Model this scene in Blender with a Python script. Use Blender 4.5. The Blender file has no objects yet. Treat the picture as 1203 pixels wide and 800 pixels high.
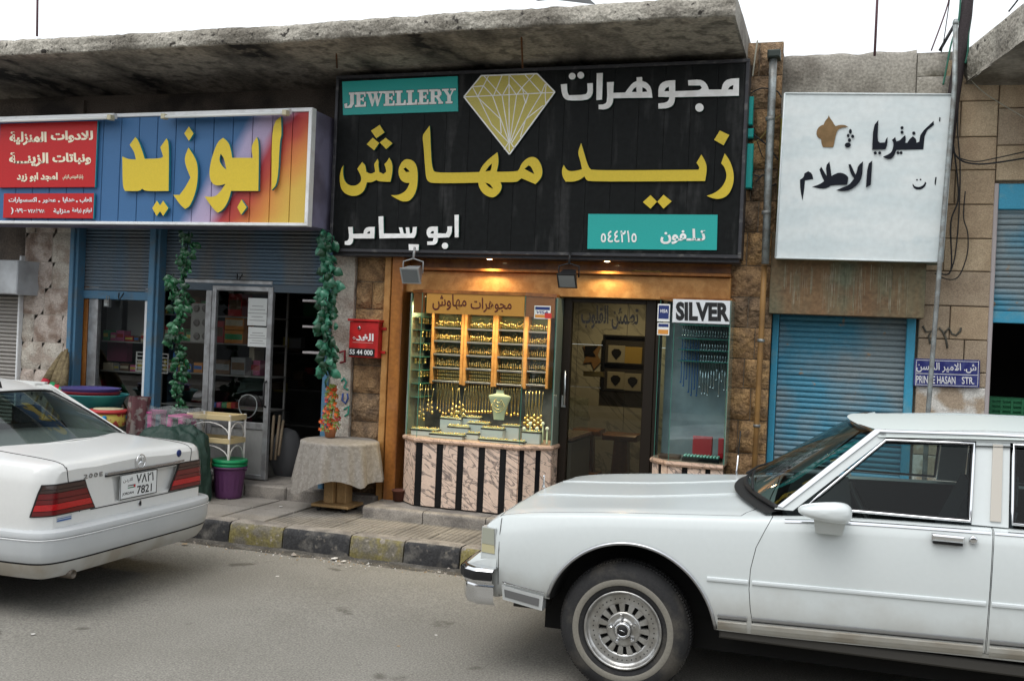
import bpy, bmesh, math, random
from mathutils import Vector, Matrix, noise
random.seed(7)
S = bpy.context.scene
COL = S.collection
# ---------------------------------------------------------------- camera
FPX, CX, CY, EYE = 1180.0, 601.5, 400.0, 1.87
YAW, PIT, ROL = .311, -.006, .043
F_ = Vector((-math.sin(YAW)*math.cos(PIT), math.cos(YAW)*math.cos(PIT), math.sin(PIT)))
R0 = Vector((math.cos(YAW), math.sin(YAW), 0)); U0 = R0.cross(F_)
R_ = R0*math.cos(ROL)+U0*math.sin(ROL); U_ = -R0*math.sin(ROL)+U0*math.cos(ROL)
CAM = Vector((0, 0, EYE))
cd = bpy.data.cameras.new('camera'); co = bpy.data.objects.new('camera', cd); COL.objects.link(co)
cd.sensor_width = 36; cd.lens = FPX/1203*36; cd.clip_end = 500; cd.clip_start = .05
m = Matrix.Identity(4)
for i in range(3):
    m[i][0] = R_[i]; m[i][1] = U_[i]; m[i][2] = -F_[i]; m[i][3] = CAM[i]
co.matrix_world = m
S.camera = co
# ---------------------------------------------------------------- sky, sun, exposure
SUN_EL, SUN_AZ = math.radians(60), math.radians(200)
w = bpy.data.worlds.new('World'); S.world = w; w.use_nodes = True
nt = w.node_tree; nt.nodes.clear()
sky = nt.nodes.new('ShaderNodeTexSky'); sky.sky_type = 'NISHITA'; sky.sun_disc = False
sky.sun_elevation = SUN_EL; sky.sun_rotation = SUN_AZ; sky.dust_density = 6; sky.air_density = 1.5
hs = nt.nodes.new('ShaderNodeHueSaturation'); hs.inputs['Saturation'].default_value = .12
mx = nt.nodes.new('ShaderNodeMixRGB'); mx.inputs[0].default_value = .75; mx.inputs[2].default_value = (8.3, 8.7, 9.1, 1)
bg = nt.nodes.new('ShaderNodeBackground'); bg.inputs[1].default_value = .145
wo = nt.nodes.new('ShaderNodeOutputWorld')
nt.links.new(sky.outputs[0], hs.inputs['Color']); nt.links.new(hs.outputs[0], mx.inputs[1])
nt.links.new(mx.outputs[0], bg.inputs[0]); nt.links.new(bg.outputs[0], wo.inputs[0])
sd = bpy.data.lights.new('sun', 'SUN'); sd.energy = 1.1; sd.angle = math.radians(40); sd.color = (1, .97, .93)
so = bpy.data.objects.new('sun', sd); COL.objects.link(so)
# sun stands behind the camera, a little to the left
sdir = Vector((-math.sin(math.radians(20))*math.cos(SUN_EL), -math.cos(math.radians(20))*math.cos(SUN_EL), math.sin(SUN_EL)))
so.rotation_euler = sdir.to_track_quat('Z', 'Y').to_euler(); so.location = sdir*30
S.view_settings.view_transform = 'Standard'; S.view_settings.look = 'None'
S.view_settings.exposure = 0.25; S.view_settings.gamma = 1
S.cycles.use_denoising = True
S.cycles.max_bounces = 7; S.cycles.transparent_max_bounces = 12
S.cycles.caustics_reflective = False; S.cycles.caustics_refractive = False
S.cycles.sample_clamp_indirect = 4

# ---------------------------------------------------------------- geometry helpers
def ray(u, v): return F_ + R_*((u-CX)/FPX) - U_*((v-CY)/FPX)
def PY(u, v, y):
    d = ray(u, v); return CAM + d*(y/d.y)
def PX(u, v, x):
    d = ray(u, v); return CAM + d*(x/d.x)
def PZ(u, v, z):
    d = ray(u, v); return CAM + d*((z-EYE)/d.z)
def XZ(u, v, y):
    p = PY(u, v, y); return (p.x, p.z)

ORG = {}
def link(o, parent=None):
    COL.objects.link(o)
    if parent is not None: o.parent = parent
    return o
def tag(o, label=None, cat=None, group=None, kind=None):
    if label: o['label'] = label
    if cat: o['category'] = cat
    if group: o['group'] = group
    if kind: o['kind'] = kind
    return o
def thing(name, label, cat, loc, group=None, kind=None):
    o = bpy.data.objects.new(name, None); COL.objects.link(o)
    o.location = Vector(loc); o.empty_display_size = .1
    ORG[o.name] = Vector(loc)
    return tag(o, label, cat, group, kind)

class MB:
    """collects shapes in world space and links them as one mesh object"""
    def __init__(s): s.v = []; s.f = []; s.mi = []; s.cur = 0; s.sm = []
    def mat(s, i): s.cur = i; return s
    def add(s, vs, fs, smooth=False):
        b = len(s.v); s.v += [Vector(p) for p in vs]
        for f in fs:
            s.f.append([b+i for i in f]); s.mi.append(s.cur); s.sm.append(smooth)
        return s
    def box(s, x0, x1, y0, y1, z0, z1):
        if x0 > x1: x0, x1 = x1, x0
        if y0 > y1: y0, y1 = y1, y0
        if z0 > z1: z0, z1 = z1, z0
        return s.add([(x0,y0,z0),(x1,y0,z0),(x1,y1,z0),(x0,y1,z0),(x0,y0,z1),(x1,y0,z1),(x1,y1,z1),(x0,y1,z1)],
                     [(0,3,2,1),(4,5,6,7),(0,1,5,4),(1,2,6,5),(2,3,7,6),(3,0,4,7)])
    def bbox(s, x0, x1, y0, y1, z0, z1, b=.004):
        """box with chamfered front (towards -y) edges"""
        if x0 > x1: x0, x1 = x1, x0
        vs = [(x0,y0+b,z0),(x1,y0+b,z0),(x1,y0+b,z1),(x0,y0+b,z1),(x0+b,y0,z0+b),(x1-b,y0,z0+b),(x1-b,y0,z1-b),(x0+b,y0,z1-b),
              (x0,y1,z0),(x1,y1,z0),(x1,y1,z1),(x0,y1,z1)]
        return s.add(vs, [(4,5,6,7),(0,1,5,4),(1,2,6,5),(2,3,7,6),(3,0,4,7),(0,8,9,1),(1,9,10,2),(2,10,11,3),(3,11,8,0),(8,11,10,9)])
    def prism(s, pts, vec):
        """planar polygon swept by vec"""
        n = len(pts); a = [Vector(p) for p in pts]; b = [p+Vector(vec) for p in a]
        return s.add(a+b, [tuple(range(n))[::-1], tuple(range(n, 2*n))] + [(i, (i+1) % n, n+(i+1) % n, n+i) for i in range(n)])
    def hexa(s, a, b):
        """two quads a (bottom ring) and b (top ring)"""
        return s.add(list(a)+list(b), [(3,2,1,0),(4,5,6,7),(0,1,5,4),(1,2,6,5),(2,3,7,6),(3,0,4,7)])
    def tube(s, path, r, n=8, caps=True, closed=False):
        path = [Vector(p) for p in path]; rings = []
        m_ = len(path)
        up = None
        for i, p in enumerate(path):
            if closed: t = path[(i+1) % m_]-path[i-1]
            else: t = path[min(i+1, m_-1)]-path[max(i-1, 0)]
            t = t.normalized() if t.length > 1e-9 else Vector((0,0,1))
            if up is None: up = Vector((0,0,1)) if abs(t.z) < .9 else Vector((1,0,0))
            a = t.cross(up)
            if a.length < 1e-4: a = t.cross(Vector((.3,1,.2)))
            a.normalize(); b = a.cross(t).normalized(); up = b
            rr = r[i] if isinstance(r, (list, tuple)) else r
            rings.append([p + a*(rr*math.cos(2*math.pi*k/n)) + b*(rr*math.sin(2*math.pi*k/n)) for k in range(n)])
        vs = [q for g in rings for q in g]; fs = []
        for i in range(m_ if closed else m_-1):
            j = (i+1) % m_
            for k in range(n): fs.append((i*n+k, i*n+(k+1) % n, j*n+(k+1) % n, j*n+k))
        s.add(vs, fs, True)
        if caps and not closed:
            b0 = len(s.v)-len(vs)
            s.f.append([b0+k for k in range(n)][::-1]); s.f.append([b0+(m_-1)*n+k for k in range(n)])
            s.mi += [s.cur]*2; s.sm += [False]*2
        return s
    def lathe(s, c, prof, n=24, axis='Z', smooth=True, capb=True, capt=True):
        """prof: list of (radius, height) along axis"""
        c = Vector(c); vs = []; fs = []
        for r, h in prof:
            for k in range(n):
                a = 2*math.pi*k/n; x, y = r*math.cos(a), r*math.sin(a)
                vs.append(c + (Vector((x, y, h)) if axis == 'Z' else Vector((x, h, y)) if axis == 'Y' else Vector((h, x, y))))
        m_ = len(prof)
        for i in range(m_-1):
            for k in range(n): fs.append((i*n+k, i*n+(k+1) % n, (i+1)*n+(k+1) % n, (i+1)*n+k))
        s.add(vs, fs, smooth)
        b0 = len(s.v)-len(vs)
        if capb and prof[0][0] > 1e-6: s.f.append([b0+k for k in range(n)][::-1]); s.mi.append(s.cur); s.sm.append(False)
        if capt and prof[-1][0] > 1e-6: s.f.append([b0+(m_-1)*n+k for k in range(n)]); s.mi.append(s.cur); s.sm.append(False)
        return s
    def ball(s, c, r, n=8, sx=1, sy=1, sz=1):
        prof = [(math.sin(math.pi*i/(n-2))*r, -math.cos(math.pi*i/(n-2))*r) for i in range(n-1)]
        b0 = len(s.v); s.lathe((0,0,0), prof, n)
        for i in range(b0, len(s.v)):
            p = s.v[i]; s.v[i] = Vector((p.x*sx+c[0], p.y*sy+c[1], p.z*sz+c[2]))
        return s
    def grid(s, fn, nu, nv, smooth=True):
        vs = [fn(i/nu, j/nv) for j in range(nv+1) for i in range(nu+1)]
        fs = [(j*(nu+1)+i, j*(nu+1)+i+1, (j+1)*(nu+1)+i+1, (j+1)*(nu+1)+i) for j in range(nv) for i in range(nu)]
        return s.add(vs, fs, smooth)
    def build(s, name, mats, parent=None, fix=True, origin=None, angle=None):
        if not isinstance(mats, (list, tuple)): mats = [mats]
        if parent is None:
            if origin is None:
                mn = [min(p[i] for p in s.v) for i in range(3)]; mx_ = [max(p[i] for p in s.v) for i in range(3)]
                origin = Vector(((mn[0]+mx_[0])/2, (mn[1]+mx_[1])/2, mn[2]))
            org = Vector(origin)
        else: org = ORG[parent.name]
        me = bpy.data.meshes.new(name)
        me.from_pydata([tuple(p-org) for p in s.v], [], s.f)
        for m_ in mats: me.materials.append(m_)
        me.polygons.foreach_set('material_index', s.mi); me.polygons.foreach_set('use_smooth', s.sm)
        if fix:
            bm = bmesh.new(); bm.from_mesh(me); bmesh.ops.recalc_face_normals(bm, faces=bm.faces)
            if angle:
                for e in bm.edges:
                    if len(e.link_faces) == 2 and e.calc_face_angle(0) > angle: e.smooth = False
            bm.to_mesh(me); bm.free()
        me.update()
        o = bpy.data.objects.new(name, me); link(o, parent)
        if parent is None: o.location = org
        ORG[o.name] = org
        return o

def dup(o, loc, label=None, rot=None, scale=None, name=None):
    """copy of a thing with its parts and sub-parts, mesh data shared"""
    r = o.copy(); COL.objects.link(r); r.location = Vector(loc)
    if label: r['label'] = label
    if rot is not None: r.rotation_euler = rot
    if scale is not None: r.scale = scale
    ORG[r.name] = Vector(loc)
    for ch in list(o.children):
        c = ch.copy(); COL.objects.link(c); c.parent = r
        for g in list(ch.children):
            d = g.copy(); COL.objects.link(d); d.parent = c
    return r
def piece(name, me, parent, loc, rot=(0,0,0), sc=(1,1,1)):
    """one of many alike parts sharing a mesh; loc in world space"""
    o = bpy.data.objects.new(name, me); COL.objects.link(o); o.parent = parent
    o.location = Vector(loc)-ORG[parent.name]; o.rotation_euler = rot; o.scale = sc
    ORG[o.name] = Vector(loc)
    return o
def mesh_of(mb, name, mats, angle=None):
    o = mb.build(name, mats, None, origin=(0,0,0), angle=angle); me = o.data
    bpy.data.objects.remove(o); return me

def shapes(splines, y, t, name, mats, parent, side=False, resol=1):
    """flat cut-outs: closed outlines in (x, z), holes inside, front face on y-t, back on y"""
    cu = bpy.data.curves.new('c', 'CURVE'); cu.dimensions = '2D'; cu.fill_mode = 'BOTH'; cu.extrude = t/2
    for sp in splines:
        q = cu.splines.new('POLY'); q.points.add(len(sp)-1)
        for i, p in enumerate(sp): q.points[i].co = (p[0], p[1], 0, 1)
        q.use_cyclic_u = True
    return _curve_to(cu, lambda p: Vector((p.x, y-t/2-p.z, p.y)), name, mats, parent, side)
def _curve_to(cu, fn, name, mats, parent, side):
    o = bpy.data.objects.new('c', cu); COL.objects.link(o)
    bpy.context.view_layer.update()
    me = bpy.data.meshes.new_from_object(o.evaluated_get(bpy.context.evaluated_depsgraph_get()))
    bpy.data.objects.remove(o)
    mb = MB()
    vs = [fn(v.co) for v in me.vertices]
    for p in me.polygons:
        if side and abs(p.normal.z) < .5: mb.mi.append(1)
        else: mb.mi.append(0)
        mb.f.append(list(p.vertices)); mb.sm.append(False)
    mb.v = vs
    return mb.build(name, mats, parent)
def smooth_poly(pts, it=1, ang=50):
    """rounds the gentle corners of a traced outline, keeps the sharp ones"""
    for _ in range(it):
        out = []; n = len(pts)
        for i in range(n):
            a, b, c = (Vector(pts[i-1]), Vector(pts[i]), Vector(pts[(i+1) % n]))
            d1, d2 = b-a, c-b
            if d1.length < 1e-9 or d2.length < 1e-9: continue
            if math.degrees(d1.angle(d2)) > ang: out.append(tuple(b))
            else: out += [tuple(b-d1*.25), tuple(b+d2*.25)]
        pts = out
    return pts
def traced(outs, ox, oy, s, y, t, name, mats, parent, side=False, smooth=2):
    """outlines read off an enlarged view of the sign (offset, scale), laid on the plane at y"""
    sp = []
    for o in outs:
        o = smooth_poly([(p[0], p[1]) for p in o], smooth) if smooth else o
        sp.append([XZ(ox+p[0]/s, oy+p[1]/s, y) for p in o])
    return shapes(sp, y, t, name, mats, parent, side)
def disc(cx, cy, r, n=20): return [(cx+r*math.cos(2*math.pi*k/n), cy+r*math.sin(2*math.pi*k/n)) for k in range(n)]

# Arabic shaping: joined letter forms laid out left to right
_AR = {0x621:(0xFE80,1),0x622:(0xFE81,2),0x623:(0xFE83,2),0x624:(0xFE85,2),0x625:(0xFE87,2),0x626:(0xFE89,4),0x627:(0xFE8D,2),0x628:(0xFE8F,4),0x629:(0xFE93,2),0x62A:(0xFE95,4),
0x62B:(0xFE99,4),0x62C:(0xFE9D,4),0x62D:(0xFEA1,4),0x62E:(0xFEA5,4),0x62F:(0xFEA9,2),0x630:(0xFEAB,2),0x631:(0xFEAD,2),0x632:(0xFEAF,2),0x633:(0xFEB1,4),0x634:(0xFEB5,4),0x635:(0xFEB9,4),
0x636:(0xFEBD,4),0x637:(0xFEC1,4),0x638:(0xFEC5,4),0x639:(0xFEC9,4),0x63A:(0xFECD,4),0x641:(0xFED1,4),0x642:(0xFED5,4),0x643:(0xFED9,4),0x644:(0xFEDD,4),0x645:(0xFEE1,4),0x646:(0xFEE5,4),
0x647:(0xFEE9,4),0x648:(0xFEED,2),0x649:(0xFEEF,2),0x64A:(0xFEF1,4)}
def arab(s):
    s = s.replace('\u0644\u0627', '\uFEFB')
    def fwd(c): return c == '\u0640' or (ord(c) in _AR and _AR[ord(c)][1] == 4)
    def bwd(c): return c == '\u0640' or c == '\uFEFB' or (ord(c) in _AR and _AR[ord(c)][1] > 1)
    out = []
    for i, c in enumerate(s):
        p = i > 0 and fwd(s[i-1]) and bwd(c); n = i+1 < len(s) and bwd(s[i+1]) and fwd(c)
        if c == '\uFEFB': out.append('\uFEFC' if p else c)
        elif ord(c) in _AR and _AR[ord(c)][1] > 1:
            b = _AR[ord(c)][0]
            out.append(chr(b+(3 if p and n else 2 if n else 1 if p else 0)))
        else: out.append(c)
    # digits stay in reading order inside the reversed line
    r = out[::-1]; res = []; k = 0
    isd = lambda ch: '\u0660' <= ch <= '\u0669' or ch.isdigit()
    while k < len(r):
        if isd(r[k]):
            e = k
            while e < len(r) and isd(r[e]): e += 1
            res += r[k:e][::-1]; k = e
        else: res.append(r[k]); k += 1
    return ''.join(res)
def text(name, body, quad, t, mats, parent, bold=.0, nrm=None, side=False, shear=0, sp=1.0):
    """lettering stretched into quad = 4 world points: top left, top right, bottom right, bottom left"""
    cu = bpy.data.curves.new('t', 'FONT'); cu.body = body; cu.offset = bold; cu.extrude = .02; cu.resolution_u = 3; cu.shear = shear; cu.space_character = sp
    o = bpy.data.objects.new('t', cu); COL.objects.link(o); bpy.context.view_layer.update()
    me = bpy.data.meshes.new_from_object(o.evaluated_get(bpy.context.evaluated_depsgraph_get())); bpy.data.objects.remove(o)
    xs = [v.co.x for v in me.vertices]; ys = [v.co.y for v in me.vertices]
    x0, x1, y0, y1 = min(xs), max(xs), min(ys), max(ys)
    tl, tr, br, bl = [Vector(q) for q in quad]
    n = nrm or (tr-tl).cross(bl-tl).normalized()
    if nrm is None and n.dot(CAM-tl) < 0: n = -n
    mb = MB()
    for v in me.vertices:
        a = (v.co.x-x0)/(x1-x0); b = (v.co.y-y0)/(y1-y0)
        p = (bl*(1-a)+br*a)*(1-b)+(tl*(1-a)+tr*a)*b
        mb.v.append(p+n*(t if v.co.z > 0 else 0))
    for p in me.polygons:
        mb.f.append(list(p.vertices)); mb.sm.append(False); mb.mi.append(1 if side and abs(p.normal.z) < .5 else 0)
    return mb.build(name, mats, parent)
def quadY(u0, v0, u1, v1, y, v0r=None, v1r=None):
    """pixel box on plane y; v0r, v1r: heights at the right end"""
    return [PY(u0, v0, y), PY(u1, v0 if v0r is None else v0r, y), PY(u1, v1 if v1r is None else v1r, y), PY(u0, v1, y)]

# ---------------------------------------------------------------- materials
MT = {}
def mat(name, col, rough=.7, metal=0, var=None, vscale=3, vlo=.4, vhi=.6, bump=0, bscale=40, spec=.3, grain=0, gscale=80, streak=False, vsc=None, coat=0, extra=None, var2=None, v2scale=20, v2lo=.55, v2hi=.65, bdist=.01):
    """Principled base; var: second colour laid in blotches by noise; grain: fine value noise; streak: blotches drawn out vertically"""
    if name in MT: return MT[name]
    m_ = bpy.data.materials.new(name); m_.use_nodes = True; nt = m_.node_tree; N = nt.nodes; L = nt.links
    p = N['Principled BSDF']; p.inputs['Base Color'].default_value = (*col, 1); p.inputs['Roughness'].default_value = rough
    p.inputs['Metallic'].default_value = metal; p.inputs['Specular IOR Level'].default_value = spec
    if coat: p.inputs['Coat Weight'].default_value = coat; p.inputs['Coat Roughness'].default_value = .03
    g = N.new('ShaderNodeNewGeometry'); pos = g.outputs['Position']
    last = None
    def noise_tex(scale, detail=4, sc=(1,1,1)):
        mp = N.new('ShaderNodeMapping'); mp.inputs['Scale'].default_value = sc; L.new(pos, mp.inputs[0])
        n = N.new('ShaderNodeTexNoise'); n.inputs['Scale'].default_value = scale; n.inputs['Detail'].default_value = detail
        L.new(mp.outputs[0], n.inputs['Vector']); return n.outputs['Fac']
    def mixc(fac, lo, hi, c):
        nonlocal last
        rp = N.new('ShaderNodeMapRange'); rp.inputs[1].default_value = lo; rp.inputs[2].default_value = hi; L.new(fac, rp.inputs[0])
        x = N.new('ShaderNodeMixRGB'); L.new(rp.outputs[0], x.inputs[0])
        if last is None: x.inputs[1].default_value = (*col, 1)
        else: L.new(last, x.inputs[1])
        x.inputs[2].default_value = (*c, 1); last = x.outputs[0]
    if extra: last = extra(N, L, pos)
    if var: mixc(noise_tex(vscale, 6, vsc or ((1,1,.18) if streak else (1,1,1))), vlo, vhi, var)
    if var2: mixc(noise_tex(v2scale, 8), v2lo, v2hi, var2)
    if grain:
        rp = N.new('ShaderNodeMapRange'); rp.inputs[1].default_value = .3; rp.inputs[2].default_value = .7
        rp.inputs[3].default_value = 1-grain; rp.inputs[4].default_value = 1+grain
        L.new(noise_tex(gscale, 8), rp.inputs[0])
        x = N.new('ShaderNodeMixRGB'); x.blend_type = 'MULTIPLY'; x.inputs[0].default_value = 1
        if last is None: x.inputs[1].default_value = (*col, 1)
        else: L.new(last, x.inputs[1])
        L.new(rp.outputs[0], x.inputs[2]); last = x.outputs[0]
    if last is not None: L.new(last, p.inputs['Base Color'])
    if bump:
        b = N.new('ShaderNodeBump'); b.inputs['Strength'].default_value = bump; b.inputs['Distance'].default_value = bdist
        L.new(noise_tex(bscale, 8), b.inputs['Height']); L.new(b.outputs[0], p.inputs['Normal'])
    MT[name] = m_; return m_
def glass(name, tint=(.8,.9,.88), refl=.12, rough=0.0, gz=.5):
    if name in MT: return MT[name]
    m_ = bpy.data.materials.new(name); m_.use_nodes = True; N = m_.node_tree.nodes; L = m_.node_tree.links; N.clear()
    t = N.new('ShaderNodeBsdfTransparent'); t.inputs[0].default_value = (*tint, 1)
    g = N.new('ShaderNodeBsdfGlossy'); g.inputs['Roughness'].default_value = rough; g.inputs[0].default_value = (1,1,1,1)
    f = N.new('ShaderNodeLayerWeight'); f.inputs['Blend'].default_value = .5
    pw = N.new('ShaderNodeMath'); pw.operation = 'POWER'; pw.inputs[1].default_value = 3; L.new(f.outputs['Facing'], pw.inputs[0])
    mr = N.new('ShaderNodeMapRange'); mr.inputs[3].default_value = refl; mr.inputs[4].default_value = gz; L.new(pw.outputs[0], mr.inputs[0])
    x = N.new('ShaderNodeMixShader'); L.new(mr.outputs[0], x.inputs[0]); L.new(t.outputs[0], x.inputs[1]); L.new(g.outputs[0], x.inputs[2])
    o = N.new('ShaderNodeOutputMaterial'); L.new(x.outputs[0], o.inputs[0])
    MT[name] = m_; return m_
def emit(name, col, st):
    m_ = bpy.data.materials.new(name); m_.use_nodes = True; N = m_.node_tree.nodes; L = m_.node_tree.links; N.clear()
    e = N.new('ShaderNodeEmission'); e.inputs[0].default_value = (*col, 1); e.inputs[1].default_value = st
    o = N.new('ShaderNodeOutputMaterial'); L.new(e.outputs[0], o.inputs[0]); return m_

def _blue_sign(N, L, pos):
    # sprayed diagonal bands: blue, lilac, red, orange, yellow
    a = PY(300, 130, 8.15); b = PY(205, 265, 8.15); d = (b-a); nrm = Vector((-d.z, 0, d.x)).normalized()
    if nrm.x < 0: nrm = -nrm
    vm = N.new('ShaderNodeVectorMath'); vm.operation = 'DOT_PRODUCT'; vm.inputs[1].default_value = nrm; L.new(pos, vm.inputs[0])
    n = N.new('ShaderNodeTexNoise'); n.inputs['Scale'].default_value = 2.5; L.new(pos, n.inputs['Vector'])
    ad = N.new('ShaderNodeMath'); ad.operation = 'MULTIPLY_ADD'; ad.inputs[1].default_value = .25; L.new(n.outputs['Fac'], ad.inputs[0]); L.new(vm.outputs['Value'], ad.inputs[2])
    mr = N.new('ShaderNodeMapRange'); t0 = a.dot(nrm)+.125; mr.inputs[1].default_value = t0-.3; mr.inputs[2].default_value = t0+1.0; L.new(ad.outputs[0], mr.inputs[0])
    cr = N.new('ShaderNodeValToRGB'); e = cr.color_ramp.elements
    e[0].position = .20; e[0].color = (.045,.13,.28,1); e[1].position = .31; e[1].color = (.36,.31,.46,1)
    for p_, c in ((.44,(.40,.31,.45)),(.53,(.36,.035,.045)),(.62,(.42,.06,.035)),(.74,(.56,.21,.05)),(.88,(.58,.38,.07)),(1,(.56,.41,.08))):
        q = e.new(p_); q.color = (*c, 1)
    L.new(mr.outputs[0], cr.inputs[0]); return cr.outputs[0]

asphalt = mat('asphalt', (.195,.185,.162), .9, var=(.245,.234,.208), vscale=.9, vlo=.35, vhi=.7, var2=(.12,.112,.095), v2scale=2.9, v2lo=.66, v2hi=.72, grain=.34, gscale=85, bump=.5, bscale=110, bdist=.012)
pave_m = mat('pavement_concrete', (.25,.23,.205), .9, var=(.165,.15,.13), vscale=2.2, vlo=.45, vhi=.7, grain=.22, gscale=120, bump=.3, bscale=90)
kerb_stone = mat('kerb_concrete', (.28,.255,.225), .9, var=(.17,.155,.14), vscale=6, grain=.25, gscale=90, bump=.5, bscale=50)
kerb_black = mat('kerb_black_paint', (.04,.04,.042), .8, var=(.16,.15,.135), vscale=7, vlo=.5, vhi=.74, var2=(.16,.145,.125), v2scale=18, v2lo=.6, v2hi=.7, grain=.3, gscale=60, bump=.5, bscale=40)
kerb_yellow = mat('kerb_yellow_paint', (.21,.18,.07), .85, var=(.16,.145,.115), vscale=8, vlo=.40, vhi=.58, var2=(.28,.25,.21), v2scale=22, v2lo=.6, v2hi=.68, grain=.3, gscale=60, bump=.5, bscale=40)
conc = mat('old_concrete', (.30,.28,.245), .92, var=(.15,.135,.115), vscale=2.4, vlo=.42, vhi=.66, grain=.3, gscale=45, bump=.8, bscale=35)
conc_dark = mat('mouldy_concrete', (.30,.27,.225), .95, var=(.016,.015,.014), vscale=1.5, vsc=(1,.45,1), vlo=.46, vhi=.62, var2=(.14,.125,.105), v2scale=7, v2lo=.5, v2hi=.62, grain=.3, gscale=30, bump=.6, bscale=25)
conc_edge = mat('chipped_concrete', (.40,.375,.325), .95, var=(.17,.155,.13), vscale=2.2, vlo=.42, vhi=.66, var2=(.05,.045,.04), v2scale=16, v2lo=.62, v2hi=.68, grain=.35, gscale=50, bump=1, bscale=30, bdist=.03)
stone_b = [mat('rough_brown_stone_%s' % n, c, .9, var=v, vscale=9, vlo=.4, vhi=.65, grain=.35, gscale=70, bump=1, bscale=22, bdist=.05) for n, c, v in
           (('tan', (.36,.225,.115), (.18,.11,.06)), ('ochre', (.42,.26,.12), (.22,.14,.075)), ('umber', (.27,.18,.105), (.13,.09,.06)))]
stone_w = [mat('painted_pale_stone_%s' % n, c, .9, var=v, vscale=6, vlo=.45, vhi=.62, grain=.25, gscale=70, bump=.8, bscale=45, bdist=.02) for n, c, v in
           (('cream', (.50,.46,.40), (.36,.30,.25)), ('rose', (.50,.43,.38), (.27,.20,.16)))]
stone_ww = [mat('whitewashed_sandstone', (.38,.30,.22), .9, var=(.62,.60,.56), vscale=5, vlo=.45, vhi=.55, grain=.25, gscale=110, bump=.5, bscale=90), mat('half_whitewashed_sandstone', (.38,.30,.22), .9, var=(.55,.52,.47), vscale=7, vlo=.52, vhi=.6, grain=.25, gscale=110, bump=.5, bscale=90)]
stone_s = [mat('smooth_sandstone_%s' % n, c, .9, var=v, vscale=4, vlo=.4, vhi=.68, grain=.25, gscale=110, bump=.5, bscale=90) for n, c, v in
           (('buff', (.40,.305,.205), (.30,.22,.145)), ('sand', (.44,.345,.235), (.32,.24,.155)), ('grey', (.36,.285,.205), (.27,.205,.145)))]
mortar = mat('mortar', (.20,.165,.125), .95, grain=.3, bump=.5)
plaster_d = mat('grimy_plaster', (.13,.105,.085), .95, var=(.05,.042,.036), vscale=2, grain=.3, bump=.5)
blue_post = mat('blue_paint', (.07,.17,.27), .55, var=(.10,.15,.19), vscale=7, vlo=.5, vhi=.7, grain=.1)
blue_bright = mat('bright_blue_paint', (.05,.30,.46), .5, var=(.12,.32,.42), vscale=8, vlo=.55, vhi=.7, grain=.1)
shut_d = mat('shutter_grey_blue', (.11,.165,.22), .5, .1, var=(.17,.17,.165), vscale=2.5, streak=True, grain=.1)
shut_b = mat('shutter_sky_blue', (.07,.25,.36), .5, .0, var=(.21,.26,.28), vscale=1.1, vlo=.46, vhi=.58, grain=.12, var2=(.30,.22,.15), v2scale=9, v2lo=.66, v2hi=.72)
shut_g = mat('shutter_grey', (.30,.28,.26), .5, .3, grain=.1)
black_sign = mat('black_sign_board', (.007,.008,.008), .45, spec=.12, var=(.04,.04,.04), vscale=11, vlo=.54, vhi=.80, streak=True, grain=.3, gscale=20)
teal = mat('teal_acrylic', (.02,.36,.33), .35, grain=.04)
dteal = mat('teal_edge', (.01,.20,.16), .4)
yel = mat('yellow_acrylic', (.62,.46,.035), .38, grain=.05)
yel_pale = mat('yellow_foil', (.52,.44,.10), .35, grain=.08)
white_l = mat('white_acrylic', (.88,.88,.87), .45, var=(.76,.75,.73), vscale=12)
red_p = mat('red_sign_paint', (.46,.012,.014), .45, grain=.06)
cream_l = mat('cream_lettering', (.78,.72,.55), .5)
sign_panel = mat('sprayed_sign_planks', (.1,.2,.3), .5, extra=_blue_sign, grain=.05)
white_m = mat('white_enamel', (.72,.73,.74), .35, var=(.58,.58,.57), vscale=10, vlo=.5, vhi=.75)
alu = mat('brushed_aluminium', (.42,.43,.44), .35, .6, var=(.3,.3,.3), vscale=12)
steel = mat('galvanised_steel', (.30,.33,.33), .5, .5, var=(.2,.2,.19), vscale=14, grain=.15)
chrome = mat('chrome', (.75,.76,.78), .12, 1)
dchrome = mat('dull_chrome', (.5,.51,.53), .3, 1)
wood_o = mat('varnished_wood', (.33,.13,.03), .3, var=(.22,.08,.02), vscale=6, streak=True, grain=.2, gscale=30, coat=.3)
wood_l = mat('pale_wood', (.50,.33,.16), .5, var=(.40,.25,.11), vscale=10, streak=True, grain=.15)
wood_t = mat('honey_wood_frame', (.46,.24,.08), .4, var=(.36,.17,.05), vscale=12, grain=.1)
def _marble(a, b, sc, th=.05):
    def f(N, L, pos):
        mp = N.new('ShaderNodeMapping'); mp.vector_type = 'TEXTURE'; mp.inputs['Rotation'].default_value = (.1, .62, .1); mp.inputs['Scale'].default_value = (1.3, 1, .42); L.new(pos, mp.inputs[0])
        n = N.new('ShaderNodeTexNoise'); n.inputs['Scale'].default_value = sc; n.inputs['Detail'].default_value = 5; n.inputs['Distortion'].default_value = 1.2; L.new(mp.outputs[0], n.inputs['Vector'])
        s_ = N.new('ShaderNodeMath'); s_.operation = 'SUBTRACT'; s_.inputs[1].default_value = .5; L.new(n.outputs['Fac'], s_.inputs[0])
        ab = N.new('ShaderNodeMath'); ab.operation = 'ABSOLUTE'; L.new(s_.outputs[0], ab.inputs[0])
        cr = N.new('ShaderNodeValToRGB'); e = cr.color_ramp.elements; e[0].position = 0; e[0].color = (*b, 1); e[1].position = th; e[1].color = (*a, 1)
        q = e.new(.22); q.color = tuple(x*.86 for x in a)+(1,)
        L.new(ab.outputs[0], cr.inputs[0]); return cr.outputs[0]
    return f
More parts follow.
